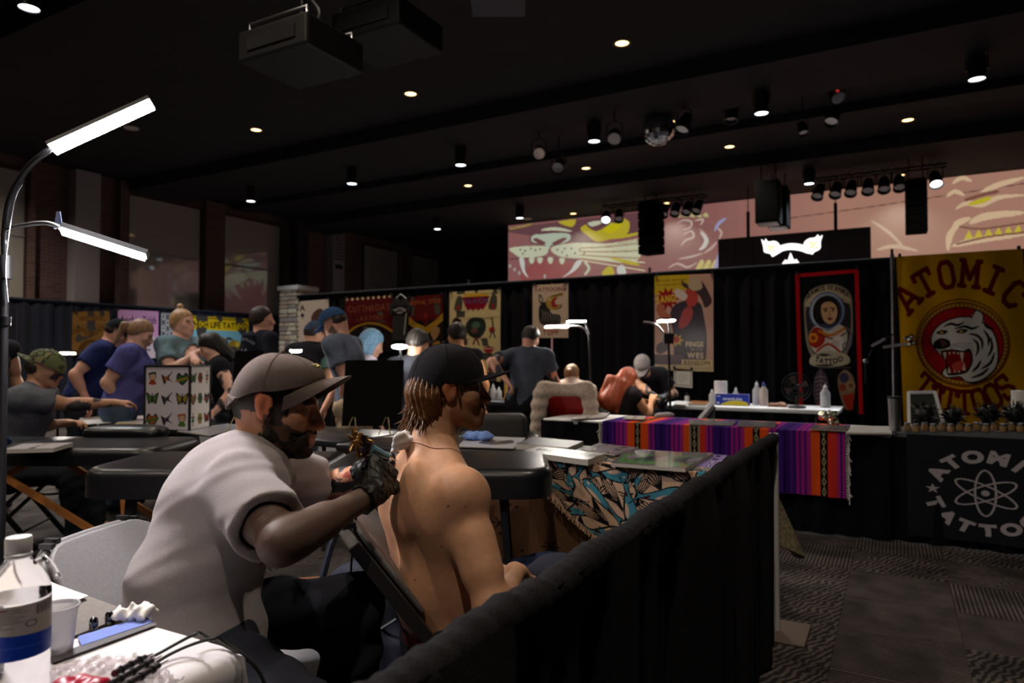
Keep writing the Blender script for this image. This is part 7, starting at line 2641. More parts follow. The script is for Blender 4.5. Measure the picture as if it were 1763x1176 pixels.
# serape
M_SER = mat('serape_weave', attr=True, rough=.95, spec=.05, noise=.18, nscale=420, bump=.25, bscale=500)
sw_, sh_ = 460, 150
a = Art(sw_, sh_, (52, 26, 96))
def stripe(x0, x1, c):
    a.rect(x0, 0, x1, sh_, c)
OR, PU, MG, RD = (226, 84, 32), (58, 28, 108), (150, 36, 126), (206, 52, 40)
x = 0
unit_w = 116
for r in range(4):
    b = r * unit_w
    for q, w, c in ((0, 8, PU), (8, 5, (40, 20, 84)), (13, 7, PU), (20, 4, (92, 34, 130)), (24, 6, PU), (30, 5, MG), (35, 3, PU), (38, 6, MG), (44, 4, (84, 30, 120)), (48, 7, (166, 44, 120)), (55, 15, OR), (70, 13, (30, 24, 22)), (83, 15, RD if r % 2 else OR), (98, 5, (166, 44, 120)), (103, 3, PU), (106, 5, MG), (111, 5, PU)):
        stripe(b + q, b + q + w, c)
    if r in (1,):
        stripe(b + 70, b + 83, (24, 22, 24)); stripe(b + 66, b + 70, (140, 132, 110)); stripe(b + 83, b + 87, (140, 132, 110))
    for k in range(0, sh_, 10):
        for (u, v) in ((76.5, 0),):
            a.poly([(b + u, k), (b + u + 4, k + 5), (b + u, k + 10), (b + u - 4, k + 5)], (150, 140, 108)); a.poly([(b + u, k + 3), (b + u + 2, k + 5), (b + u, k + 7), (b + u - 2, k + 5)], (30, 24, 22))
sxa, sxb = onY(1042, 740, S0)[0], onY(1457, 760, S0)[0]
def ser(U, Vv):
    L = .60 + .46
    s = Vv * L
    x = sxa + (sxb - sxa) * U
    top = s < .60
    y = np.where(top, S0 + .57 - s, S0 - .062 - .012 * np.sin(16 * x + 1) * np.clip((s - .6) * 3, 0, 1) - .01 * np.sin(41 * x) * np.clip((s - .6) * 3, 0, 1))
    z = np.where(top, .748, .748 - (s - .60)) + 0 * x
    bl = np.abs(s - .6) < .02
    return np.stack((x, y, z), 1)
o = a.sheet('serape', ser, M_SER, None, merge=True, runs=5)
tag(o, 'striped serape of purple, orange and red over the skirted table', 'blanket')
fr = MB()
rf = random.Random(8)
for xx in (sxa, sxb):
    for k in range(26):
        z = .745 - .46 * k / 26
        sgn = -1 if xx == sxa else 1
        p0 = V3(xx, S0 - .066, z)
        fr.tube([p0, p0 + V3(sgn * .02, -.012, -.012), p0 + V3(sgn * rf.uniform(.01, .04), -.02, -rf.uniform(.03, .07))], .0035, 4)
f_ = fr.build('fringe', mat('pale_fringe', lin(206, 200, 196), .9), o, True)
f_['kind'] = 'stuff'

# swallow cloth, tan star blanket, under it the patterned runner
TEAL, CREAM, BLK, MAR = (74, 138, 156), (214, 178, 150), (26, 24, 28), (74, 36, 40)
a = Art(420, 320, CREAM)
def swallow(cx, cy, s, rot, flip=1):
    def X(*p):
        return [(cx + (x * flip * cos(rot) - y * sin(rot)) * s, cy + (x * flip * sin(rot) + y * cos(rot)) * s) for x, y in p]
    for sgn, base in ((1, (-.1, -.15)), (-1, (.1, .2))):
        wing = [(base[0], base[1]), (-.5, base[1] - .62 * sgn), (-1.25, base[1] - .95 * sgn), (-1.05, base[1] - .55 * sgn), (-.7, base[1] - .2 * sgn), (-.3, base[1] + .05 * sgn)]
        a.blob(X(*[(x + .0, y) for x, y in wing]), BLK)
        a.blob(X(*[(x * .93 + .0, y * .93) for x, y in wing]), CREAM)
        for k in range(6):
            t = k / 6
            a.line(X((base[0] - .1 - .1 * t, base[1] - .08 * sgn), (-.55 - .3 * t, base[1] - (.75 - .5 * t) * sgn), (-1.05 + .2 * t, base[1] - (.9 - .55 * t) * sgn)), .05 * s, BLK, 6)
        a.blob(X((-.95, base[1] - .72 * sgn), (-1.25, base[1] - .95 * sgn), (-1.1, base[1] - .62 * sgn)), BLK)
    a.blob(X((.62, 0), (.5, -.26), (.1, -.3), (-.4, -.16), (-.9, -.08), (-1.3, -.3), (-1.1, .0), (-1.3, .3), (-.9, .12), (-.4, .2), (.1, .26), (.48, .2)), BLK)
    a.blob(X((.56, 0), (.46, -.2), (.1, -.24), (-.4, -.11), (-.9, -.03), (-1.2, -.2), (-1.02, .0), (-1.2, .22), (-.9, .07), (-.4, .14), (.1, .2), (.44, .15)), TEAL)
    a.blob(X((.35, .1), (.1, .2), (-.3, .13), (.0, .04)), CREAM); a.blob(X((.5, .04), (.82, .05), (.55, .14)), BLK); a.blob(X((.54, .05), (.74, .06), (.56, .11)), CREAM)
    a.line(X((.36, -.08), (.44, -.12)), .11 * s, BLK); a.line(X((.36, -.08), (.43, -.11)), .07 * s, (230, 226, 220))
    a.blob(X((-.5, .0), (-.8, .04), (-.6, .1)), MAR)
a.blob([(0, 0), (130, 0), (120, 80), (60, 130), (0, 120)], TEAL); a.blob([(150, 0), (300, 0), (330, 60), (260, 90), (180, 60)], (120, 88, 76))
rs_ = random.Random(21)
for j in range(5):
    for i in range(6):
        swallow(40 + 74 * i + 34 * (j % 2), 30 + 64 * j, 54 + rs_.uniform(-4, 8), rs_.choice([2.2, 1.6, .5, 2.7, 1.1]) + rs_.uniform(-.2, .2), rs_.choice([1, -1]))
txa, txb = -1.62, -.66
def towel(U, Vv):
    over = .10 + .34 * np.clip(1 - np.abs(U - .50) / .50, 0, 1)
    L = .30 + over
    s = Vv * L
    x = txa + (txb - txa) * U
    hang = np.clip(s - .30, 0, None)
    y = np.where(s < .30, D0 + .29 - s, D0 - .022 - .02 * np.sin(9 * x + 2) * np.clip(hang * 4, 0, 1) - .12 * hang)
    z = np.where(s < .30, .752, .752 - hang * .99)
    return np.stack((x, y, z), 1)
o = a.sheet('swallow_cloth', towel, mat('towel_print', attr=True, rough=.95, spec=.05, noise=.15, nscale=300, bump=.5, bscale=260), None, merge=False)
tag(o, 'fluffy teal and tan swallow cloth folded over the display table edge', 'cloth')
fz = MB()
for k in range(150):
    u = k / 150
    p = towel(np.array([u]), np.array([1.0]))[0]
    fz.tube([p, p + V3(rf.uniform(-.008, .008), -.006, -.012), p + V3(rf.uniform(-.012, .012), -.01, -.024)], .0028, 4)
f_ = fz.build('fringe', mat('tan_fringe', lin(196, 160, 130), .95), o, True)
f_['kind'] = 'stuff'
a = Art(300, 200, (150, 112, 86))
rs_ = random.Random(12)
for (x, y) in ((60, 60), (150, 110), (236, 50), (90, 150), (260, 150), (190, 30), (20, 120)):
    for k in range(6):
        t = k * pi / 3
        a.line([(x, y), (x + 11 * cos(t), y + 11 * sin(t))], 2.4, (50, 38, 36))
for k in range(26):
    a.ell(rs_.uniform(0, 300), rs_.uniform(0, 200), 2.4, 2.4, (60, 44, 40))
a.rect(0, 188, 300, 200, (40, 32, 34))
a.noise(.25, 3)
bxa, bxb = -1.92, -.64
def tan(U, Vv):
    x = bxa + (bxb - bxa) * U
    y = D0 - .012 - .02 * np.sin(7 * x + 1) * Vv - .01 * np.sin(23 * x) * Vv
    return np.stack((x, y, .747 - .58 * Vv + 0 * x), 1)
o = a.sheet('tan_blanket', tan, mat('blanket_tan', attr=True, rough=.95, spec=.05, bump=.3, bscale=300), None, merge=False)
tag(o, 'tan blanket with small dark stars hanging below the swallow cloth', 'blanket')
fz = MB()
for k in range(110):
    p = tan(np.array([k / 110]), np.array([1.0]))[0]
    fz.tube([p, p + V3(rf.uniform(-.006, .006), 0, -.03), p + V3(rf.uniform(-.012, .012), -.004, -.06)], .003, 4)
f_ = fz.build('fringe', M_SKIRT, o, True)
f_['kind'] = 'stuff'
fz = MB()
for k in range(60):
    p = V3(bxa + rf.uniform(-.03, .03), D0 - .03, .72 - .5 * k / 60)
    fz.tube([p, p + V3(-.02, -.01, -.01), p + V3(-.03 + rf.uniform(-.02, .02), -.015, -.04)], .003, 4)
f_ = fz.build('fringe', mat('tan_fringe2', lin(170, 140, 116), .95), o, True)
f_['kind'] = 'stuff'
# end of the tan blanket past the fence
MB().slab(lambda u, v: V3(-.63 + .03 * sin(11 * u + 4 * v) + .22 * v * (.3 + .7 * sin(pi * u)), 3.43 + .36 * u, .752 - .46 * v * (.35 + .65 * sin(pi * (.15 + .6 * u)))), 26, 16, .008).build('blanket_end', mat('khaki_knit', lin(118, 108, 84), .95, noise=.4, nscale=60, bump=.5, bscale=120), o, True)

def lay(name, label, cat, art, pts, h=.756, m=None, group=None, t=.003, stack=None):
    P = [onz(x, y, h) for x, y in pts]
    o = thing(name, label, cat, sum(P) / 4 * V3(1, 1, 0) + UP * (h - t), group=group)
    def fn(U, Vv):
        U, Vv = U[:, None], Vv[:, None]
        return (P[0] * (1 - U) + P[1] * U) * (1 - Vv) + (P[3] * (1 - U) + P[2] * U) * Vv + UP * .0008
    art.sheet('printed_face', fn, m or M_GLOSSP, o, True)
    bk = MB()
    lo = [p - UP * t for p in P]
    bk.add(P + lo, [(0, 1, 2, 3), (7, 6, 5, 4), (0, 4, 5, 1), (1, 5, 6, 2), (2, 6, 7, 3), (3, 7, 4, 0)])
    bk.build('sheets' if stack is None else stack, mat('page_edge', lin(190, 182, 170), .8), o, True, smooth=False)
    return o
def flash_art(w, h, bg, cols, n, seed, ink=True):
    a = Art(w, h, bg)
    r = random.Random(seed)
    k = int(sqrt(n)) or 1
    for i in range(n):
        a_ = rosette(a, w * ((i % k) + .5) / k, h * ((i // k) + .5) / max(1, math.ceil(n / k)), min(w / k, h / max(1, math.ceil(n / k))) * .42, cols, r.randrange(100))
    return a
GC = [(40, 40, 44), (70, 68, 72), (120, 118, 120)]
a = Art(240, 120, (150, 140, 158))
a.rect(10, 30, 236, 112, (126, 190, 120))
for k in range(7):
    a.blob([(30 + 30 * k, 50 + 14 * (k % 2)), (52 + 30 * k, 40), (66 + 30 * k, 66), (46 + 30 * k, 84), (28 + 30 * k, 72)], [(196, 186, 206), (96, 150, 104), (90, 80, 110)][k % 3])
    a.line([(30 + 30 * k, 90), (50 + 30 * k, 70), (70 + 30 * k, 92)], 4, (60, 60, 70), 5)
lay('flash_binder', 'open binder page with green and lilac print under glossy plastic', 'binder', a, [(1078, 775), (1228, 780), (1180, 807), (1052, 797)], h=.772, m=mat('plastic_print', attr=True, rough=.12, spec=.6, coat=1.0), t=.016)
a = Art(220, 120, (206, 204, 206))
for k in range(9):
    a.blob([(20 + 22 * k, 40 + 20 * (k % 3)), (44 + 22 * k, 26), (50 + 22 * k, 62), (30 + 22 * k, 84)], GC[k % 3])
lay('print_pad', 'thick pad of black and white prints beside the green binder', 'pad', a, [(928, 768), (1042, 781), (1012, 792), (900, 777)], h=.782, t=.028)
a = flash_art(160, 90, (120, 112, 128), GC, 6, 3)
lay('print_sheet', 'grey print sheet standing behind the black and white pad', 'print', a, [(1030, 763), (1098, 771), (1058, 783), (1004, 774)], h=.768, t=.006)
a = Art(160, 90, (44, 40, 42)); a.ell(80, 40, 8, 5, (110, 96, 84))
lay('closed_binder', 'closed dark binder lying behind the prints', 'binder', a, [(918, 752), (1004, 760), (978, 771), (888, 764)], h=.786, m=mat('dark_leather', attr=True, rough=.4), t=.03)
a = Art(200, 110, (196, 196, 204))
a.blob([(60, 70), (90, 30), (120, 50), (160, 30), (180, 60), (140, 80), (100, 84)], (90, 84, 80)); a.line([(70, 60), (120, 40), (170, 60)], 5, (46, 44, 44), 6)
lay('print_sheet', 'big white print sheet with grey drawing near the client', 'print', a, [(808, 750), (905, 754), (884, 772), (786, 769)], h=.752, t=.003)
a = flash_art(150, 90, (150, 132, 190), [(70, 50, 110), (230, 226, 236)], 12, 5)
lay('patterned_runner', 'purple and white patterned cloth at the fence end of the table', 'cloth', a, [(1178, 780), (1252, 784), (1232, 806), (1150, 800)], h=.7535, t=.003, m=M_CLOTHP)
S = Sdf()
for k in range(7):
    q = onz(806 + 5 * k, 752 - 1.5 * (k % 3), .775)
    S.el(q, (.05, .04, .022), (Rh, Fh, UP), .02)
o = soft('folded_cloth', S, .009, mat('blue_floral', lin(112, 140, 204), .9, noise=.6, nscale=26), None, disp=lambda P: wr(P, 90, 2, .008))
tag(o, 'crumpled blue floral cloth on the display table beside the client', 'cloth')
# sheets on the serape table
for i, (pts, bg, lab) in enumerate([([(1005, 712), (1050, 710), (1040, 719), (974, 722)], (200, 196, 196), 'white flyer on the bare black end of the skirted table'),
                                    ([(1186, 722), (1268, 725), (1262, 732), (1186, 730)], (96, 92, 100), 'first dark glossy print on the serape'),
                                    ([(1274, 724), (1338, 727), (1334, 735), (1268, 733)], (90, 86, 92), 'second dark glossy print on the serape, next to the first'),
                                    ([(1402, 731), (1464, 733), (1456, 742), (1394, 739)], (86, 78, 84), 'dark glossy print at the far fringe of the serape'),
                                    ([(1080, 716), (1112, 717), (1108, 722), (1072, 721)], (206, 200, 190), 'small cream card on the serape')]):
    lay('print_sheet', lab, 'print', flash_art(90, 40, bg, GC, 3, i + 2), pts, h=.756 + .002 * i, t=.004)
lay('white_board', 'blank white board at the end of the skirted table', 'board', Art(20, 10, (226, 222, 220)), [(1468, 733), (1530, 734), (1536, 746), (1456, 745)], h=.757, t=.01)
q = onz(1140, 716, .76)
S = Sdf()
S.el(q, (.07, .04, .03), (Rh, Fh, UP), .02); S.el(q + Rh * .06 + UP * .01, (.05, .03, .02), (Rh, Fh, UP), .02)
o = soft('pale_pouch', S, .008, mat('pale_pouch', lin(170, 166, 170), .7), None)
tag(o, 'small pale pouch lying on the serape', 'pouch')

# boxed flash stand
Fc = onz(314, 738, .742)
bx = thing('flash_box', 'white boxed flash stand covered with small tattoo designs', 'display box', Fc)
cl_ = [(70, 110, 50), (70, 54, 90), (150, 60, 30), (60, 66, 76), (130, 40, 60), (160, 90, 40), (150, 130, 40), (50, 90, 50)]
b0, b1, b2 = C(249, 737, 5.02), C(326, 738, 4.92), C(361, 735, 5.2)
bh_ = C(326, 632, 4.92)[2] - .742
for nm, (u0, u1), n_, sd in (('wide', (b0, b1), 3, 11), ('narrow', (b1, b2), 3, 40)):
    a = Art(190 if nm == 'wide' else 170, 230, (206, 198, 204) if nm == 'wide' else (226, 218, 214))
    for j in range(3):
        for i in range(3):
            rosette(a, a.w * (i + .5) / 3, 230 * (j + .5) / 3.1 + 4, a.w / 3 * .4, cl_, sd + 5 * j + 2 * i + j * i)
    p0, p1 = u0 * V3(1, 1, 0) + UP * .744, u1 * V3(1, 1, 0) + UP * .744
    a.sheet('flash_panel', plane_fn(p0 + UP * bh_, p1 + UP * bh_, p0), M_PRINT, bx, True)
fr4 = [b0 * V3(1, 1, 0), b1 * V3(1, 1, 0), b2 * V3(1, 1, 0), (b0 + b2 - b1) * V3(1, 1, 0)]
cen = sum(fr4) / 4
ins = [cen + (p - cen) * .985 for p in fr4]
MB().add([p + UP * .744 for p in ins] + [p + UP * (.74 + bh_) for p in ins], [(3, 2, 1, 0), (4, 5, 6, 7), (0, 1, 5, 4), (1, 2, 6, 5), (2, 3, 7, 6), (3, 0, 4, 7)]).build('box_core', M_WHITE, bx, True, smooth=False)
for p in fr4:
    MB().beam(p + UP * .744, p + UP * (.75 + bh_), .014, .014).build('corner_post', M_BLACK, bx, True, smooth=False)
for z in (.748, .748 + bh_):
    for i in range(4):
        MB().beam(fr4[i] + UP * z, fr4[(i + 1) % 4] + UP * z, .012, .012).build('edge_strip', M_BLACK, bx, True, smooth=False)

# black display boards on wire easels
def easel(label, x0, x1, yt, yb, d, lean=.1):
    a_, b_ = C(x0, yb, d), C(x1, yb, d)
    zt, zb = C(x0, yt, d + .05)[2], .80
    o = thing('display_board', label, 'display board', (a_ + b_) / 2 * V3(1, 1, 0) + UP * .742, group=None)
    n = np.cross(unit(b_ - a_), UP)
    back = -n if n @ Fh < 0 else n
    MB().add([p * V3(1, 1, 0) + UP * zb for p in (a_, b_)] + [p * V3(1, 1, 0) + UP * zt + back * .1 for p in (b_, a_)] + [p * V3(1, 1, 0) + UP * zb + back * .03 for p in (a_, b_)] + [p * V3(1, 1, 0) + UP * zt + back * .13 for p in (b_, a_)],
             [(0, 1, 2, 3), (7, 6, 5, 4), (0, 4, 5, 1), (1, 5, 6, 2), (2, 6, 7, 3), (3, 7, 4, 0)]).build('board', mat('board_black', lin(9, 9, 10), .9, spec=.1), o, True, smooth=False)
    L = np.linalg.norm(b_ - a_)
    for t in (.16, .72):
        p = a_ + (b_ - a_) * t
        p = p * V3(1, 1, 0)
        w = unit(b_ - a_)
        MB().tube([p + UP * .744 - back * .05 - w * .03, p + UP * .86 - back * .012 + w * .012, p + UP * .86 - back * .012 + w * .03, p + UP * .744 - back * .05 + w * .05], .0035, 6).build('wire_easel', mat('brass_wire', lin(170, 150, 104), .3, metal=.9), o, True)
    return o
easel('black display board on brass wire easels between the two foreground heads', 588, 690, 620, 742, 4.75)
easel('black display board partly hidden behind the taupe cap', 394, 446, 604, 738, 4.9)

# things on the dark table with the flash box
lay('drawing_paper', 'white drawing paper under the hand of the man in camouflage cap', 'paper', Art(20, 12, (230, 228, 226)), [(140, 718), (198, 716), (190, 728), (128, 732)], h=.745, t=.002)
lay('drawing_paper', 'white paper lying between ink caps and the flash box', 'paper', Art(20, 12, (224, 222, 220)), [(212, 716), (248, 716), (246, 730), (200, 729)], h=.746, t=.002)
lay('yellow_pad', 'yellow pad lying before the flash box', 'pad', Art(20, 12, (222, 190, 110)), [(200, 728), (246, 730), (244, 736), (196, 734)], h=.747, t=.004)
lay('glossy_folder', 'silvery folder beside the flash box', 'folder', Art(20, 12, (150, 152, 160)), [(305, 742), (400, 728), (414, 738), (362, 750)], h=.75, t=.006)
cup_q = onz(216, 722, .742)
o = thing('paper_cup', 'small pink cup on the dark table near the drawing hand', 'cup', cup_q)
MB().lathe([(0, 0), (.03, 0), (.042, .07), (.044, .072), (.04, .072), (.028, .004), (0, .004)], n=20, cap=False).build('cup_wall', mat('pink_cup', lin(226, 176, 190), .6), o)
for i, (x, y, c, lab) in enumerate([(187, 721, (40, 30, 34), 'tiny dark ink bottle beside the red one'), (193, 720, (180, 40, 36), 'tiny red ink bottle beside the dark one'), (205, 726, (60, 90, 170), 'tiny blue tub before the pink cup')]):
    q = onz(x, y, .742)
    o = thing('ink_bottle', lab, 'ink bottle', q, group='ink bottles on the dark table')
    MB().lathe([(0, 0), (.018, 0), (.019, .04), (.008, .05), (.007, .062), (0, .062)], n=14, cap=False).build('bottle_body', mat('ink_%d' % i, lin(*c), .35), o)
    MB().lathe([(.0085, .055), (.009, .07), (.003, .085), (0, .085)], n=12, cap=False).build('nozzle', M_WHITE, o)
lay('notebook', 'dark notebook with white sheets on the second massage table', 'notebook', flash_art(110, 60, (198, 194, 200), GC, 3, 8), [(40, 764), (126, 762), (92, 772), (8, 774)], h=.806, t=.02)
o = thing('phone', 'phone with a lit blue edge at the frame side of the massage table', 'phone', C(4, 760, 3.9))
MB().beam(C(-14, 770, 3.9), C(14, 754, 3.9), .07, .008, up=UP + Fh).build('phone_body', mat('phone_glass', lin(60, 80, 110), .1), o, True, smooth=False)
q = RZ(-2.45, 4.35, .0)
o = thing('arm_rest', 'rounded black arm rest cushion beside the second massage table', 'cushion', (q[0], q[1], 0), YAW)
bm = bmesh.new(); bmesh.ops.create_uvsphere(bm, u_segments=24, v_segments=12, radius=1)
me = bpy.data.meshes.new('cushion')
for v in bm.verts:
    c = v.co
    v.co = Vector((math.copysign(abs(c.x) ** .6, c.x) * .26, math.copysign(abs(c.y) ** .7, c.y) * .12, math.copysign(abs(c.z) ** .8, c.z) * .05 + .80))
bm.to_mesh(me); bm.free()
me.polygons.foreach_set('use_smooth', np.ones(len(me.polygons), dtype=bool))
link('cushion', me, M_VINYL, o)
MB().cyl((0, 0, .02), (0, 0, .78), .02, n=10).build('post', M_CHROME, o)
MB().lathe([(0, 0), (.17, 0), (.17, .015), (.03, .03), (0, .03)], n=20, cap=False).build('base', M_BLACK, o)
# clear tub, rolled pole and bags under the massage tables
q = RZ(-2.05, 3.62, 0)
o = thing('storage_tub', 'clear lidded plastic tub under the second massage table', 'tub', (q[0], q[1], 0), YAW)
MB().lathe([(.16, 0), (.19, .2)], n=4, cap=True).build('tub_body', mat('tub_plastic', lin(200, 206, 226), .25, trans=.4), o, smooth=False)
MB().box((0, 0, .215), (.30, .30, .03), bev=.008).build('lid', mat('tub_lid', lin(206, 212, 232), .35), o)
MB().tube([(-.1, 0, .23), (-.08, 0, .29), (.08, 0, .29), (.1, 0, .23)], .01, 8).build('handle', M_WHITE, o)
MB().box((0, -.14, .1), (.16, .01, .05)).build('red_label', mat('tub_label', lin(190, 90, 80), .5), o, smooth=False)
def bag(label, q, sx_, sy_, sz_, m, seed, strap=True):
    o = thing('bag', label, 'bag', (q[0], q[1], 0), YAW)
    S = Sdf()
    r = random.Random(seed)
    S.el((0, 0, sz_ * .5), (sx_ * .5, sy_ * .5, sz_ * .52), None, .03)
    S.rc((-sx_ * .3, 0, sz_ * .3), (sx_ * .3, 0, sz_ * .3), sz_ * .33, None, .08)
    S.el((sx_ * .1, -sy_ * .45, sz_ * .35), (sx_ * .3, sy_ * .2, sz_ * .28), None, .05)
    S.clip((0, 0, .004), (0, 0, -1))
    soft('bag_body', S, .012, m, o, disp=lambda P: wr(P, 34, seed, .012), world=False)
    MB().tube([(-sx_ * .3, -sy_ * .4, sz_ * .75), (0, -sy_ * .52, sz_ * .62), (sx_ * .3, -sy_ * .4, sz_ * .74)], .005, 6).build('zipper', M_STEEL, o)
    if strap:
        MB().tube(smooth_path([(-sx_ * .35, 0, sz_ * .9), (-sx_ * .2, .02, sz_ * 1.2), (sx_ * .2, .02, sz_ * 1.2), (sx_ * .35, 0, sz_ * .9)], 5), .012, 6).build('strap', m, o)
    return o
bag('black backpack on the floor beyond the client chair', RZ(-.50, 2.35, 0), .42, .32, .58, mat('navy_nylon', lin(36, 40, 56), .75, noise=.2, nscale=50), 3)
bag('slumped black bag under the second massage table', RZ(-2.9, 3.6, 0), .5, .34, .3, M_BAGK, 6)
bag('black duffel bag under the long massage table behind the tattooer', RZ(-1.5, 2.75, 0), .6, .36, .42, M_BAGK, 9)
q = RZ(-.86, 2.78, 0)
o = thing('carton', 'small carton with a red and white side under the massage table', 'box', (q[0], q[1], 0), YAW + .2)
MB().box((0, 0, .17), (.22, .3, .34), bev=.004).build('carton_body', mat('carton_tan', lin(150, 104, 78), .8), o, smooth=False)
MB().box((-.0, -.152, .17), (.2, .004, .32)).build('white_side', mat('carton_white', lin(206, 196, 190), .7), o, smooth=False)
MB().box((-.02, -.156, .22), (.1, .004, .1)).build('red_patch', mat('carton_red', lin(176, 50, 46), .7), o, smooth=False)
a = Art(160, 100, (96, 110, 150))
for k in range(14):
    a.rect(0, 7 * k, 160, 7 * k + 3, [(160, 176, 210), (60, 70, 110), (206, 210, 222)][k % 3])
q0 = [RZ(-.05, 3.0, .36), RZ(.42, 3.0, .36)]
o = thing('folded_blanket', 'blue striped blanket folded on the floor under the massage table end', 'blanket', RZ(-.02, 3.12, 0))
bl = MB()
bl.slab(lambda u, v: RZ(-.36 + .62 * u, 2.92 + .34 * v, .30 + .02 * sin(9 * u) + .015 * sin(7 * v)), 14, 8, .06)
bl.build('top_fold', mat('striped_blue', lin(60, 74, 112), .9, noise=.6, nscale=30), o, True)
MB().box(RZ(-.05, 3.09, .135), (.6, .34, .26), rotm(YAW), bev=.03).build('lower_fold', mat('cream_fleece', lin(190, 172, 150), .95, noise=.3, nscale=40, bump=.6, bscale=60), o, True)

# ---------------------------------------------------------------- booth lamps
M_BOOTH = mat('booth_led', (1, 1, 1), emit=BOOTH_L, ecol=(1.0, .93, .84))
def booth_lamp(label, base, pole_px, d, bars, arms, box=None, m=M_BOOTH):
    o = thing('led_lamp', label, 'lamp', base)
    P = [C(*p, d) for p in pole_px]
    MB().tube([V3(P[-1][0], P[-1][1], base[2])] + P[::-1], .012, 8).build('pole', M_ARM, o, True)
    for (x0, y0, x1, y1, dd) in bars:
        led_bar(C(x0, y0, d), C(x1, y1, d + dd), .05, unit(-UP - Fh * .25), 'led_bar', o, m, .02)
    for pts in arms:
        MB().tube(smooth_path([C(*p, d) for p in pts], 5), .01, 8).build('arm', M_STEEL, o, True)
    MB().lathe([(0, 0), (.14, 0), (.14, .012), (.02, .03), (0, .03)], (P[-1][0], P[-1][1], base[2]), UP, 18, cap=False).build('base', M_BLACK, o, True)
    if box:
        MB().box(C(*box, d), (.09, .08, .1), rotm(YAW)).build('battery_box', M_BLACKP, o, True, smooth=False)
    return o
b_ = C(1016, 660, 7.0)
booth_lamp('slim lamp with two white bars reaching before the tiger head poster', (b_[0], b_[1], 0), [(1014, 576), (1017, 660)], 7.0, [(939, 562, 979, 562, .1), (978, 553, 1006, 553, .2)], [[(979, 562), (996, 562), (1008, 568), (1014, 580)], [(1006, 553), (1010, 562), (1014, 576)]])
b_ = C(1153, 690, 6.55)
booth_lamp('black stand lamp with a battery box before the cowboy poster', (b_[0], b_[1], 0), [(1151, 590), (1154, 700)], 6.55, [(1134, 552, 1160, 552, .1)], [[(1152, 585), (1152, 566), (1150, 553)], [(1142, 572), (1128, 558), (1108, 554)]], box=(1150, 583))
b_ = onz(502, 731, .742)
booth_lamp('small table lamp with one white bar beside the bearded man in the blue cap', b_, [(500, 606), (498, 690)], np.dot(b_, Fh), [(498, 604, 519, 604, .05)], [[(499, 612), (498, 606), (500, 604)]])
b_ = onz(101, 712, .742)
booth_lamp('small lamp with one white bar behind the camouflage cap', b_ * V3(1, 1, 0), [(99, 612), (100, 690)], np.dot(b_, Fh), [(99, 608, 130, 608, .05)], [[(100, 616), (99, 610), (101, 608)]])
o = thing('ring_lamp', 'round glowing lamp between the blue haired person and the white strap', 'lamp', C(690, 640, 6.3))
q = C(688, 597, 6.3)
MB().sphere(q, (.075, .06, .022), 16, 8, rotm(YAW)).build('lamp_disc', M_BOOTH, o, True)
MB().tube([q - UP * .015, C(694, 640, 6.3), V3(C(694, 640, 6.3)[0], C(694, 640, 6.3)[1], .02)], .01, 8).build('pole', M_ARM, o, True)
MB().lathe([(0, 0), (.14, 0), (.14, .012), (.02, .03), (0, .03)], V3(C(694, 640, 6.3)[0], C(694, 640, 6.3)[1], 0.0), UP, 18, cap=False).build('base', M_BLACK, o, True)
# unlit arms at the yellow tiger booth
pp = onY(1540, 620, DY - .14)
o = thing('clamp_lamp', 'unlit pair of grey lamp arms clamped to the drape upright', 'lamp', pp)
for (x0, y0, x1, y1) in ((1500, 596, 1524, 583), (1520, 598, 1560, 592)):
    MB().beam(onY(x0, y0, DY - .2), onY(x1, y1, DY - .2), .05, .03).build('lamp_head', M_DUCT, o, True, smooth=False)
MB().tube([onY(1524, 583, DY - .2), onY(1536, 576, DY - .16), onY(1540, 578, DY - .12)], .01, 6).build('arm', M_BLACK, o, True)
MB().tube([onY(1490, 660, DY - .2), onY(1490, 625, DY - .2), onY(1502, 600, DY - .2)], .008, 6).build('arm', M_BLACK, o, True)
MB().sphere(onY(1490, 622, DY - .2), .035, 10, 8).build('joint_knob', M_CHROME, o, True)
S = Sdf()
for k in range(9):
    S.el(onY(1568 + rf.uniform(-9, 9), 585 + rf.uniform(-10, 10), DY - .22), (.028, .028, .028), None, .008)
soft('foil_bulb', S, .008, mat('foil', lin(226, 216, 196), .12, metal=1.0), o, disp=lambda P: wr(P, 200, 2, .006))

# ---------------------------------------------------------------- supplies on the white table
def bottle(label, x, y, hgt, r, m, capm, group='bottles on the white table', z=.742):
    q = onz(x, y, z)
    o = thing('bottle', label, 'bottle', q, group=group)
    MB().lathe([(0, 0), (r, 0), (r, hgt * .62), (r * .5, hgt * .76), (r * .36, hgt * .8), (r * .36, hgt * .84), (0, hgt * .84)], n=18, cap=False).build('bottle_body', m, o)
    MB().lathe([(r * .42, hgt * .8), (r * .42, hgt * .9), (r * .14, hgt * .93), (r * .12, hgt), (0, hgt)], n=14, cap=False).build('nozzle', capm, o)
    return o
M_SQ = mat('squeeze_plastic', lin(206, 204, 206), .4, trans=.2)
tw = thing('paper_towel_roll', 'white paper towel roll standing on the white table', 'paper towel roll', onz(1241, 694, .742))
MB().lathe([(.02, 0), (.075, 0), (.075, .26), (.02, .26)], n=26, cap=False).build('roll', mat('roll_paper', lin(230, 224, 218), .95), tw)
MB().lathe([(.021, .0), (.021, .262), (.017, .262)], n=14, cap=False).build('core', mat('card_core', lin(150, 120, 90), .9), tw)
bottle('squeeze bottle standing beside the paper towel roll', 1226, 697, .18, .035, M_SQ, M_WHITE)
bottle('short squeeze bottle behind the blue wrap carton', 1267, 694, .19, .035, M_SQ, M_WHITE)
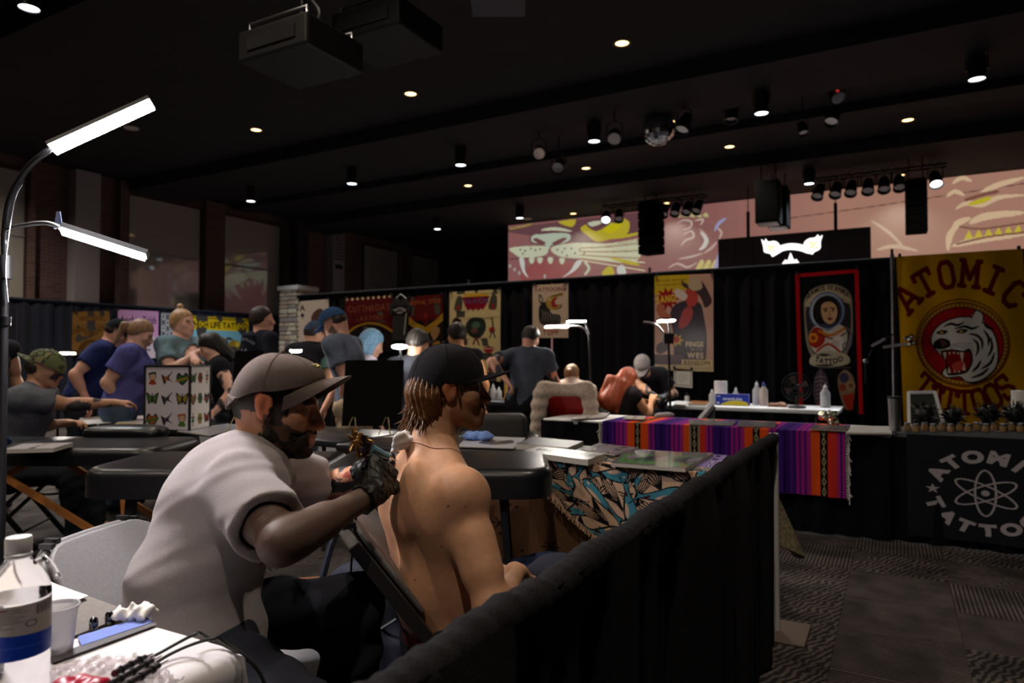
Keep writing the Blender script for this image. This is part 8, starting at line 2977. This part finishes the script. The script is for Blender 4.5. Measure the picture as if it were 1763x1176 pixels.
bottle('tall squeeze bottle behind the wrap carton end', 1303, 697, .27, .045, M_SQ, M_WHITE)
bottle('blue capped spray can with a portrait label', 1315, 698, .27, .045, mat('can_label', lin(196, 180, 170), .5), mat('blue_cap', lin(60, 70, 150), .4))
bottle('white squeeze bottle before the red bordered banner', 1421, 701, .25, .05, M_SQ, M_WHITE)
def stand_box(name, label, cat, art, x0, x1, yt, yb, z, depth, m=None, side=(60, 70, 150)):
    p0, p1 = onz(x0, yb, z), onz(x1, yb, z)
    p1 = V3(p1[0], p0[1], z)
    hgt = onY(x0, yt, p0[1])[2] - z
    o = thing(name, label, cat, (p0 + p1) / 2)
    art.sheet('printed_front', plane_fn(p0 + UP * hgt - V3(0, .002, 0), p1 + UP * hgt - V3(0, .002, 0), p0 - V3(0, .002, 0)), m or M_GLOSSP, o, True)
    MB().box((p0 + p1) / 2 + V3(0, depth / 2, hgt / 2), (p1[0] - p0[0], depth, hgt)).build('box_body', mat('box_%d_%d_%d' % side, lin(*side), .6), o, True, smooth=False)
    return o
a = Art(200, 76, (40, 60, 170))
a.blob([(40, 76), (60, 56), (110, 44), (170, 46), (198, 60), (198, 76)], (226, 206, 50)); a.text('stretch-tite', 104, 40, 26, (230, 230, 236), bold=.03, width=116)
a.rect(0, 0, 200, 10, (60, 50, 120)); a.ell(16, 62, 9, 9, (220, 220, 230)); a.rect(6, 12, 30, 18, (210, 210, 225))
stand_box('wrap_carton', 'blue and yellow plastic wrap carton lettered in white on the white table', 'carton', a, 1232, 1294, 678, 697, .742, .1)
S = Sdf()
q = onz(1337, 699, .75)
for k in range(6):
    S.el(q + V3(rf.uniform(-.1, .1), rf.uniform(-.03, .03), rf.uniform(0, .02)), (.04, .03, .02), None, .02)
o = soft('clutter_heap', S, .009, mat('tan_clutter', lin(140, 96, 70), .7, noise=.4, nscale=30), None, disp=lambda P: wr(P, 110, 4, .006))
tag(o, 'small heap of tan supplies beside the spray can', 'supplies')
q = onz(1372, 702, .742)
o = thing('desk_fan', 'small dark round fan at the end of the white table', 'fan', q)
MB().lathe([(0, 0), (.09, 0), (.09, .015), (.02, .03), (0, .03)], n=20, cap=False).build('base', M_BLACKP, o)
MB().cyl((0, 0, .02), (0, 0, .12), .015, n=8).build('post', M_BLACKP, o)
for k in range(4):
    MB().tube([(.15 * (1 - .2 * k) * cos(t), -.02 - .01 * k, .22 + .15 * (1 - .2 * k) * sin(t)) for t in np.linspace(0, 2 * pi, 25)], .004, 5, cap=False).build('guard_ring', M_BLACKP, o)
for k in range(4):
    t = k * pi / 2 + .4
    MB().add([(0, 0, .22), (.12 * cos(t - .3), -.01, .22 + .12 * sin(t - .3)), (.12 * cos(t + .3), .012, .22 + .12 * sin(t + .3))], [(0, 1, 2)]).build('blade', mat('fan_blade', lin(60, 30, 34), .4), o, smooth=False)
MB().cyl((0, -.03, .22), (0, .04, .22), .03, n=12).build('hub', M_BLACKP, o)
a = Art(60, 30, (150, 100, 60)); a.rect(0, 10, 60, 14, (120, 60, 40))
lay('wooden_tray', 'small wooden tray with tools on the white table near the stand lamp', 'tray', a, [(1190, 690), (1222, 691), (1216, 696), (1184, 695)], h=.76, t=.016)
lay('paper_pad', 'white pad at the near end of the white table', 'pad', Art(20, 10, (220, 216, 210)), [(1164, 690), (1184, 691), (1180, 697), (1160, 696)], h=.756, t=.012)
q = onz(1183, 691, .742)
o = thing('ink_bottle', 'small dark capped ink bottle beside the wooden tray', 'ink bottle', q)
MB().lathe([(0, 0), (.03, 0), (.03, .06), (.022, .07), (0, .07)], n=16, cap=False).build('bottle_body', M_SQ, o)
MB().cyl((0, 0, .068), (0, 0, .1), .022, n=14).build('bottle_cap', M_BLACKP, o)
# folded chair and bottles by the flash banner booth
folding_chair('red backed folding chair under the blanket wrapped person', (PEOPLE['wrapped'][3][0] - .02, PEOPLE['wrapped'][3][1] - .10, 0), az_of(facing(sin(radians(12)), cos(radians(12)))), mp=mat('red_vinyl', lin(170, 20, 26), .4), mf=M_BLACK, top=.93)
p = PEOPLE['redhair'][3]
folding_chair('dark folding chair under the red haired woman', (p[0], p[1], 0), az_of(facing(sin(radians(62)), cos(radians(62)))), mp=M_BLACKP, mf=M_BLACK, top=.8)
p = PEOPLE['camo'][3]
folding_chair('dark folding chair under the man in camouflage cap', (p[0], p[1], 0), az_of(facing(sin(radians(78)), cos(radians(78)))), mp=M_BLACKP, mf=M_BLACK, top=.8)
for k_, lab in (('bluehair', 'tall black stool under the blue haired person'), ('overall', 'tall black stool under the person with the white strap'), ('tank', 'tall black stool under the person with a bandana'), ('distant', 'tall black stool under the distant masked person')):
    p = PEOPLE[k_][3]
    stool(lab, (p[0], p[1], 0), .62 if k_ != 'tank' else .7, M_VINYL)
q = C(1212, 714, 6.2)
o = thing('folded_chair', 'folded grey chair leaning behind the skirted table', 'chair', (q[0], q[1], 0))
MB().beam(C(1206, 722, 6.3), C(1226, 698, 6.3), .03, .12, up=Fh).build('backrest', M_GREYP, o, True, smooth=False)
MB().beam(V3(C(1200, 730, 6.3)[0], C(1200, 730, 6.3)[1], .0), C(1226, 700, 6.3), .02, .02).build('leg', M_FRAMEG, o, True, smooth=False)
MB().beam(V3(C(1216, 730, 6.3)[0], C(1216, 730, 6.3)[1], .0), C(1230, 700, 6.3), .02, .02).build('leg', M_FRAMEG, o, True, smooth=False)
q = onz(848, 688, .742)
for i, (x, hgt, lab) in enumerate([(849, .2, 'taller clear squeeze bottle beyond the client face'), (859, .16, 'shorter clear squeeze bottle beyond the client face')]):
    bottle(lab, x, 687, hgt, .036, M_SQ, M_WHITE, 'squeeze bottles beyond the client face')
q = onz(871, 688, .742)
o = thing('wooden_post', 'short varnished wooden post standing among the bottles', 'post', q)
MB().box((0, 0, .13), (.035, .035, .26), bev=.004).build('post_shaft', mat('pine', lin(206, 160, 80), .5, noise=.2, nscale=20), o)
MB().box((0, 0, .008), (.08, .08, .016), bev=.003).build('post_foot', M_WOODL, o)
def tattoo_chair(label, q, rz):
    o = thing('padded_chair', label, 'chair', (q[0], q[1], 0), rz)
    MB().box((0, 0, .62), (.46, .14, .42), bev=.06, seg=4).build('backrest', mat('charcoal_pad', lin(52, 50, 50), .6), o)
    MB().box((0, .28, .44), (.5, .52, .13), bev=.05, seg=4).build('seat', mat('charcoal_pad'), o)
    for s in (-1, 1):
        MB().box((.29 * s, .22, .62), (.08, .4, .05), bev=.02).build('armrest', M_VINYL, o)
        MB().cyl((.29 * s, .22, .44), (.29 * s, .22, .6), .015, n=8).build('arm_post', M_CHROME, o)
    MB().cyl((0, .25, .05), (0, .25, .4), .04, n=14).build('column', M_CHROME, o)
    MB().lathe([(0, 0), (.28, 0), (.28, .03), (.06, .06), (0, .06)], (0, .25, 0), UP, 24, cap=False).build('base', M_BLACK, o)
    return o
q = C(858, 720, 5.5)
tattoo_chair('charcoal padded client chair beyond the display table', q, YAW)

# ---------------------------------------------------------------- yellow tiger booth table
a = Art(320, 260, (34, 36, 42))
a.noise(.3, 7)
WH = (176, 168, 174)
ax0 = onY(1561, 760, A0 - .045)[0]
q = onY(1697, 850, A0 - .05)
cx_, cy_ = (q[0] - ax0) / 1.06 * 320, (.752 - q[2]) / .684 * 260
for ch, an in zip('ATOMIC', (-62, -38, -13, 14, 37, 62)):
    t = radians(an)
    a.text(ch, 0, 0, 40, WH, bold=.06, arc=(cx_, cy_, 76, t), sx=1.1)
for ch, an in zip('TATTOO', (-68, -44, -22, 2, 26, 50)):
    t = radians(an)
    x_, y_ = cx_ + 104 * sin(t), cy_ + 104 * cos(t)
    v, tr, w = glyph(ch, .06)
    P = np.stack(((v[:, 0] * 1.1 - w * 1.1 / 2) * 38, -v[:, 1] * 38), 1)
    P = np.stack((x_ + P[:, 0] * cos(-t) - P[:, 1] * sin(-t), y_ + P[:, 0] * sin(-t) + P[:, 1] * cos(-t)), 1)
    a.tri(P, tr, WH)
for (x_, y_) in ((cx_ - 88, cy_ - 2), (cx_ + 88, cy_ - 2)):
    a.poly([(x_ + (13 if k % 2 == 0 else 5) * sin(k * pi / 5), y_ - (13 if k % 2 == 0 else 5) * cos(k * pi / 5)) for k in range(10)], WH)
for r_ in (pi / 2, pi / 6, -pi / 6):
    pts = [(cx_ + 56 * cos(t) * cos(r_) - 17 * sin(t) * sin(r_), cy_ + 56 * cos(t) * sin(r_) + 17 * sin(t) * cos(r_)) for t in np.linspace(0, 2 * pi, 49)]
    a.line(pts, 3.6, WH)
a.ell(cx_, cy_, 7, 7, WH)
def acl(U, Vv):
    x = ax0 + 1.06 * U
    return np.stack((x, A0 - .045 - .012 * np.sin(8 * x + 2) * Vv - .006 * np.sin(21 * x) * Vv, .752 - .735 * Vv * (.93 + .0 * U)), 1)
o = a.sheet('booth_cloth', acl, M_CLOTHP, None, merge=False)
tag(o, 'black hanging cloth printed with a white atom sign and ring lettering', 'cloth')
MB().slab(lambda u, v: (ax0 + 1.06 * u, A0 - .045 + .5 * v, .7535), 4, 4, .003).build('cloth_top', mat('cloth_top', lin(34, 36, 42), .95), o, True)
def spiky(label, x, y, r, seed):
    q = onz(x, y, .756)
    o = thing('spiky_ornament', label, 'ornament', q, group='dark spiky ornaments on the booth table')
    rr = random.Random(seed)
    MB().lathe([(0, 0), (r * .5, 0), (r * .55, .03), (r * .15, .05), (0, .05)], n=14, cap=False).build('foot', M_BLACKP, o)
    mb = MB()
    for k in range(90):
        d = unit((rr.gauss(0, 1), rr.gauss(0, 1), rr.gauss(.3, .9)))
        c = V3(0, 0, r * 1.0)
        mb.cyl(c + d * r * .3, c + d * r * rr.uniform(.8, 1.1), r * .09, .002, 5)
    s_ = mb.build('spikes', mat('spike_dark', lin(34, 32, 34), .35), o)
    s_['kind'] = 'stuff'
    MB().sphere((0, 0, r), r * .62, 12, 8).build('ball', M_BLACKP, o)
for i, (x, y, r) in enumerate([(1592, 738, .105), (1640, 739, .09), (1702, 738, .105), (1748, 738, .105)]):
    spiky('%s dark spiky ornament from the white tilted frame side' % ['first', 'second', 'third', 'fourth'][i], x, y, r, i)
for i in range(14):
    x, y = 1562 + 15 * i, 741 + 2.5 * (i % 2)
    q = onz(x, y, .757)
    o = thing('glass_jar', '%s small glass jar in the row along the booth table edge' % ['first', 'second', 'third', 'fourth', 'fifth', 'sixth', 'seventh', 'eighth', 'ninth', 'tenth', 'eleventh', 'twelfth', 'thirteenth', 'fourteenth'][i], 'jar', q, group='small glass jars on the booth table')
    MB().lathe([(0, 0), (.022, 0), (.024, .03), (.018, .042), (.018, .046), (0, .046)], n=12, cap=False).build('jar_body', mat('amber_glass', lin(150, 120, 84), .08, spec=.8), o)
    MB().cyl((0, 0, .044), (0, 0, .056), .019, n=12).build('lid', M_STEEL, o)
q = onz(1606, 724, .757)
o = thing('tilted_frame', 'white picture frame tilted back on the booth table', 'frame', q)
p0, p1 = onz(1565, 733, .768), onz(1625, 735, .768)
t0, t1 = C(1564, 676, 5.27), C(1609, 675, 5.22)
for a_, b2_ in ((p0, t0), (t0, t1), (t1, p1), (p1, p0)):
    MB().beam(a_, b2_, .022, .022).build('frame_bar', M_WHITE, o, True, smooth=False)
MB().add([p0, p1, t1, t0], [(0, 1, 2, 3)]).build('frame_panel', mat('frame_panel', lin(60, 64, 60), .2), o, True, smooth=False)
MB().beam(p1, V3(p1[0], p1[1] + .1, .757), .02, .02).build('stand', M_WHITE, o, True, smooth=False)
q = onz(1752, 730, .757)
o = thing('paper_towel_roll', 'white paper towel roll at the frame edge of the tiger booth', 'paper towel roll', onz(1764, 735, .757))
MB().lathe([(.02, 0), (.08, 0), (.08, .27), (.02, .27)], n=26, cap=False).build('roll', mat('roll_paper'), o)
MB().lathe([(.021, .0), (.021, .272), (.017, .272)], n=14, cap=False).build('core', mat('card_core'), o)
q = onz(1541, 744, .742)
o = thing('steel_tumbler', 'tall steel tumbler at the corner between the two skirted tables', 'tumbler', onz(1541, 742, .757))
MB().lathe([(0, 0), (.036, 0), (.042, .18), (.044, .235), (.04, .235), (.034, .01), (0, .01)], n=24, cap=False).build('cup_wall', M_STEEL, o)
MB().lathe([(.0445, .228), (.046, .235), (.044, .244), (.0, .244)], n=24, cap=False).build('lid', M_BLACKP, o)
S = Sdf()
q = onz(1430, 722, .80)
for k in range(10):
    S.el(q + V3(rf.uniform(-.07, .07), rf.uniform(-.03, .03), rf.uniform(-.03, .05)), (.03, .025, .025), None, .01)
o = soft('foil_bundle', S, .008, mat('foil'), None, disp=lambda P: wr(P, 180, 4, .009))
tag(o, 'crumpled silver foil bundle behind the serape', 'foil')
